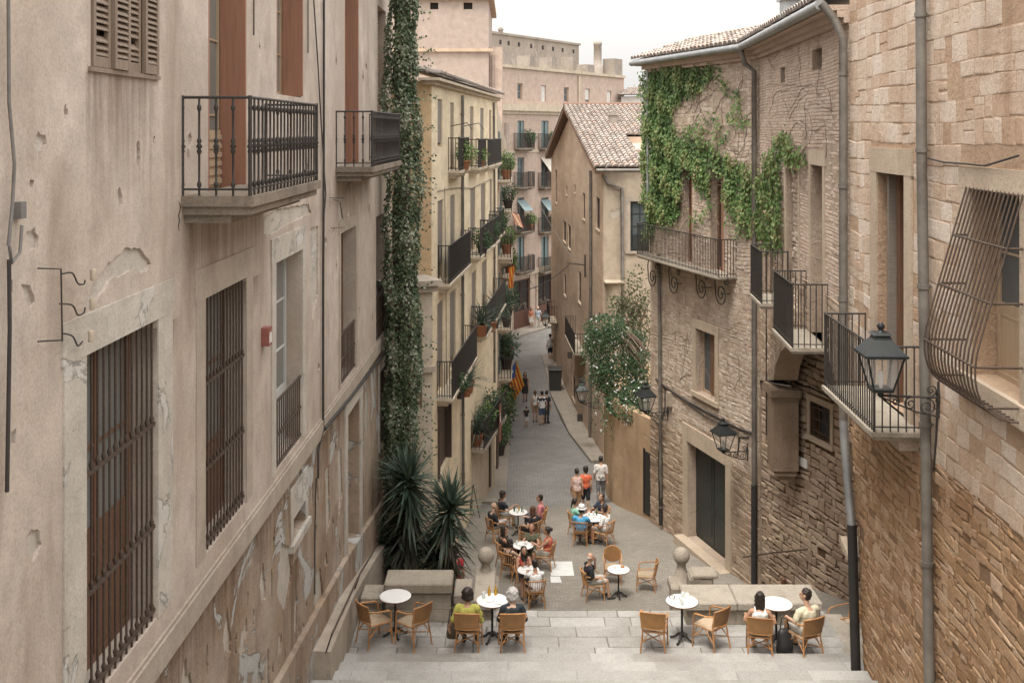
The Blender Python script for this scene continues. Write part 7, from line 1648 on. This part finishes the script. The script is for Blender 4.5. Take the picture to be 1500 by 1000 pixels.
# white hat, phone
hat = thing('sun_hat', 'white brimmed hat with a dark band on the man in blue', 'hat', (0, 0, 0)); mb = MB(); mb.lathe([(.175, .0), (.18, .008), (.1, .02), (.098, .06), (.09, .11), (.06, .125), (.01, .12)], (0, 0, 0), 20); mb.build('crown', M['ceramic'], hat); mb = MB(); mb.lathe([(.102, .022), (.102, .045)], (0, 0, 0), 20); mb.build('band', M['darkpot'], hat)
p = seat_at(851, 747); f_ = Vector((-math.sin(R(-14)), math.cos(R(-14)), 0)); p = p+f_*.12; hat.location = (p.x-.02*f_.x, p.y-.1*f_.y, gz(p.y)+1.165)
p = seat_at(767, 807); f_ = Vector((-math.sin(R(190)), math.cos(R(190)), 0)); p = p+f_*.12; mb = MB(); mb.box((0, 0, 0), (.075, .012, .15), None, .5, 0, .004); ph = mb.build('phone', M['black']); ph.location = (p.x+f_.x*.2, p.y+f_.y*.2, gz(p.y)+.93); ph.rotation_euler = (R(-25), 0, R(190)); tag(ph, 'black phone held by the woman in the red strappy top', 'phone')
PGI = 'things on the plaza tables'
for k, T, dx, dy, lab in (('green', TA, -.12, .05, 'green bottle at the left of the farthest table'), ('amber', TA, .02, .08, 'amber bottle in the middle of the farthest table'), ('green', TA, .12, .02, 'green bottle at the right of the farthest table'), ('glass', TA, -.02, -.1, 'glass at the near side of the farthest table'), ('glass', TA, .16, -.1, 'second glass on the farthest table'),
        ('glass', TB_, -.18, .05, 'tall glass at the left of the women\'s table'), ('cup', TB_, .1, .12, 'cup at the back right of the women\'s table'), ('plate', TB_, .0, -.05, 'plate on the women\'s table'), ('napkin', TB_, -.08, .0, 'napkin on the women\'s table'), ('napkin', TC, -.05, .0, 'large white paper on the phone woman\'s table'), ('plate', TC, .12, .05, 'plate on the phone woman\'s table'),
        ('plate', TD, -.1, -.12, 'near left plate on the table full of plates'), ('plate', TD, .15, .0, 'right plate on the table full of plates'), ('glass', TD, -.12, .15, 'wine glass at the back of the table full of plates'), ('glass', TD, .02, .2, 'second glass at the back of the table full of plates'), ('plate', TD, -.02, .04, 'middle plate on the table full of plates'), ('green', TD, .12, .2, 'bottle at the back of the table full of plates'), ('bread', TE, .12, .12, 'small snack basket on the round plaza table'), ('cup', TE, -.1, .08, 'coffee cup on the round plaza table')): put(k, T, dx, dy, lab, PGI)

# ---------------------------------------------------------------- walkers
def stand(px, py, rz, lab, h=1.0, ft=False, **k):
    p = gp(px, py) if ft else gp(px, py, 1.6*h); person(lab, p, rz, 'stand', sc=h, vox=.016, **k)
stand(845, 691, 5, 'woman in a pale pink tank top and tan shorts walking away', .93, hl='bun', top=(.62, .46, .42), sleeve=0, bottom=(.36, .22, .12), legs='shorts', female=True, arms=('down', 'down'), step=.1)
stand(858, 688, -5, 'woman with curly hair in an orange top and black shorts walking away', .94, hl='curly', top=(.60, .13, .06), sleeve=.3, bottom=(.02, .02, .025), legs='shorts', female=True, arms=('down', 'down'), step=-.1)
stand(880, 673, -4, 'man in a white short sleeved shirt and grey trousers walking away', .99, top=(.60, .57, .54), sleeve=.8, bottom=(.16, .155, .16), arms=('down', 'down'), step=.12)
stand(752, 588, 182, 'walker carrying the striped flag over the shoulder', .98, True, top=(.55, .5, .42), bottom=(.03, .03, .04), legs='shorts', arms=('down', 'hold'), step=.12)
stand(769, 588, 178, 'woman with long dark hair in a short black dress walking closer', .98, True, hl='verylong', top=(.02, .02, .022), sleeve=0, bottom=(.02, .02, .022), legs='skirt', female=True, arms=('down', 'down'), step=.1, skin=SK2)
stand(784, 618, 10, 'woman in a white vest and tan shorts holding a child\'s hand', .95, True, hair='brown', hl='tail', top=(.62, .58, .54), sleeve=0, bottom=(.36, .25, .16), legs='shorts', female=True, arms=('down', 'down'))
stand(794, 622, 5, 'man in a white shirt with a dark yoke and denim shorts', 1.0, True, top=(.68, .68, .68), band=(.03, .03, .04), bottom=(.07, .1, .17), legs='shorts', arms=('down', 'down'), step=.08)
stand(800.5, 620, -30, 'person in dark clothes half hidden behind the man in white and black', .98, True, top=(.03, .03, .035), bottom=(.03, .03, .03), arms=('down', 'down'))
stand(771, 625, 4, 'small child in a black shirt and white shorts', .6, True, top=(.03, .03, .03), bottom=(.58, .57, .55), legs='shorts', arms=('down', 'hold'))
stand(806, 528, 25, 'man in a white shirt and dark shorts standing by the right wall', 1.04, True, top=(.66, .68, .7), bottom=(.025, .025, .03), legs='shorts', arms=('down', 'hold'))
stand(778, 481, 175, 'woman in an orange top and white skirt by the shop', .98, True, hair='brown', hl='long', top=(.60, .26, .16), sleeve=.3, bottom=(.66, .64, .6), legs='skirt', female=True, arms=('down', 'down'))
stand(788, 482, 160, 'man in a light blue shirt and pale trousers by the shop', 1.02, True, hair='grey', top=(.42, .48, .56), bottom=(.55, .52, .47), arms=('down', 'down'), step=.15)
person('person in a red dress behind the yuccas', Vector(((667-750)/F*27.0, 27.0, gz(27))), 10, 'stand', sc=1.0, top=(.40, .04, .05), sleeve=.3, bottom=(.38, .04, .05), legs='skirt', female=True, arms=('down', 'down'), hl='tail', vox=.014)
# menu board and a small table in front of the left cafe
t = thing('easel', 'dark wooden folding easel against the cream wall', 'easel', (0, 0, 0)); mb = MB()
for x in (-.22, .22): mb.tube([(x, -.18, 0), (x*.7, 0, 1.15)], .016, 5); mb.tube([(x, .22, 0), (x*.7, 0, 1.15)], .016, 5)
for z in (.3, .62): mb.tube([(-.2, -.1, z), (.2, -.1, z)], .013, 5)
mb.build('frame', M['darkwood'], t); mb = MB(); mb.box((0, -.09, .52), (.5, .03, .3), Matrix.Rotation(R(-10), 3, 'X')); mb.build('shelf', M['greywood'], t); t.location = gp(690, 757); t.rotation_euler = (0, 0, R(-60))
table(gp(676, 762), 'small white table by the cream wall behind the yuccas', .9)

# ---------------------------------------------------------------- settle the people's meshes: one continuous skin each, fingers joined on
bpy.context.view_layer.update()
dg = bpy.context.evaluated_depsgraph_get()
res = []
for o, ex in pending:
    me = bpy.data.meshes.new_from_object(o.evaluated_get(dg)); res.append((o, ex, me))
for o, ex, me in res:
    o.modifiers.clear(); mats = [m for m in o.data.materials]; 
    if ex is not None:
        bmm = bmesh.new(); bmm.from_mesh(me); vv = [bmm.verts.new(p) for p in ex.v]
        for f in ex.f: bmm.faces.new([vv[i] for i in f])
        bmm.to_mesh(me); bmm.free()
    if not me.materials:
        for m in mats: me.materials.append(m)
    kind = o.name.split('.')[0]; amp = {'shirt': .009, 'trousers': .009, 'shorts': .008, 'skirt': .01, 'hair': .009}.get(kind, 0)
    if amp:   # cloth folds, strands of hair
        import numpy as np
        nv = len(me.vertices); co = np.empty(nv*3, np.float32); no = np.empty(nv*3, np.float32); me.vertices.foreach_get('co', co); me.vertices.foreach_get('normal', no); co = co.reshape(-1, 3); no = no.reshape(-1, 3)
        a_ = U(0, 6); fr = 70 if kind == 'hair' else 26; x, y, z = co.T
        k_ = np.sin(x*fr+2.2*np.sin(z*fr*.37+a_)+a_)*np.sin(y*fr*.8+z*fr*.55+1.7*np.sin(x*fr*.5)+a_)+.5*np.sin(z*fr*1.1+3*np.sin(x*fr*.6+a_))
        co += no*(amp*.75*k_)[:, None]; me.vertices.foreach_set('co', co.ravel())
    me.polygons.foreach_set('use_smooth', [True]*len(me.polygons)); o.data = me
print('OBJECTS', len(bpy.data.objects), 'FACES', sum(len(o.data.polygons) for o in bpy.data.objects if o.type == 'MESH'))
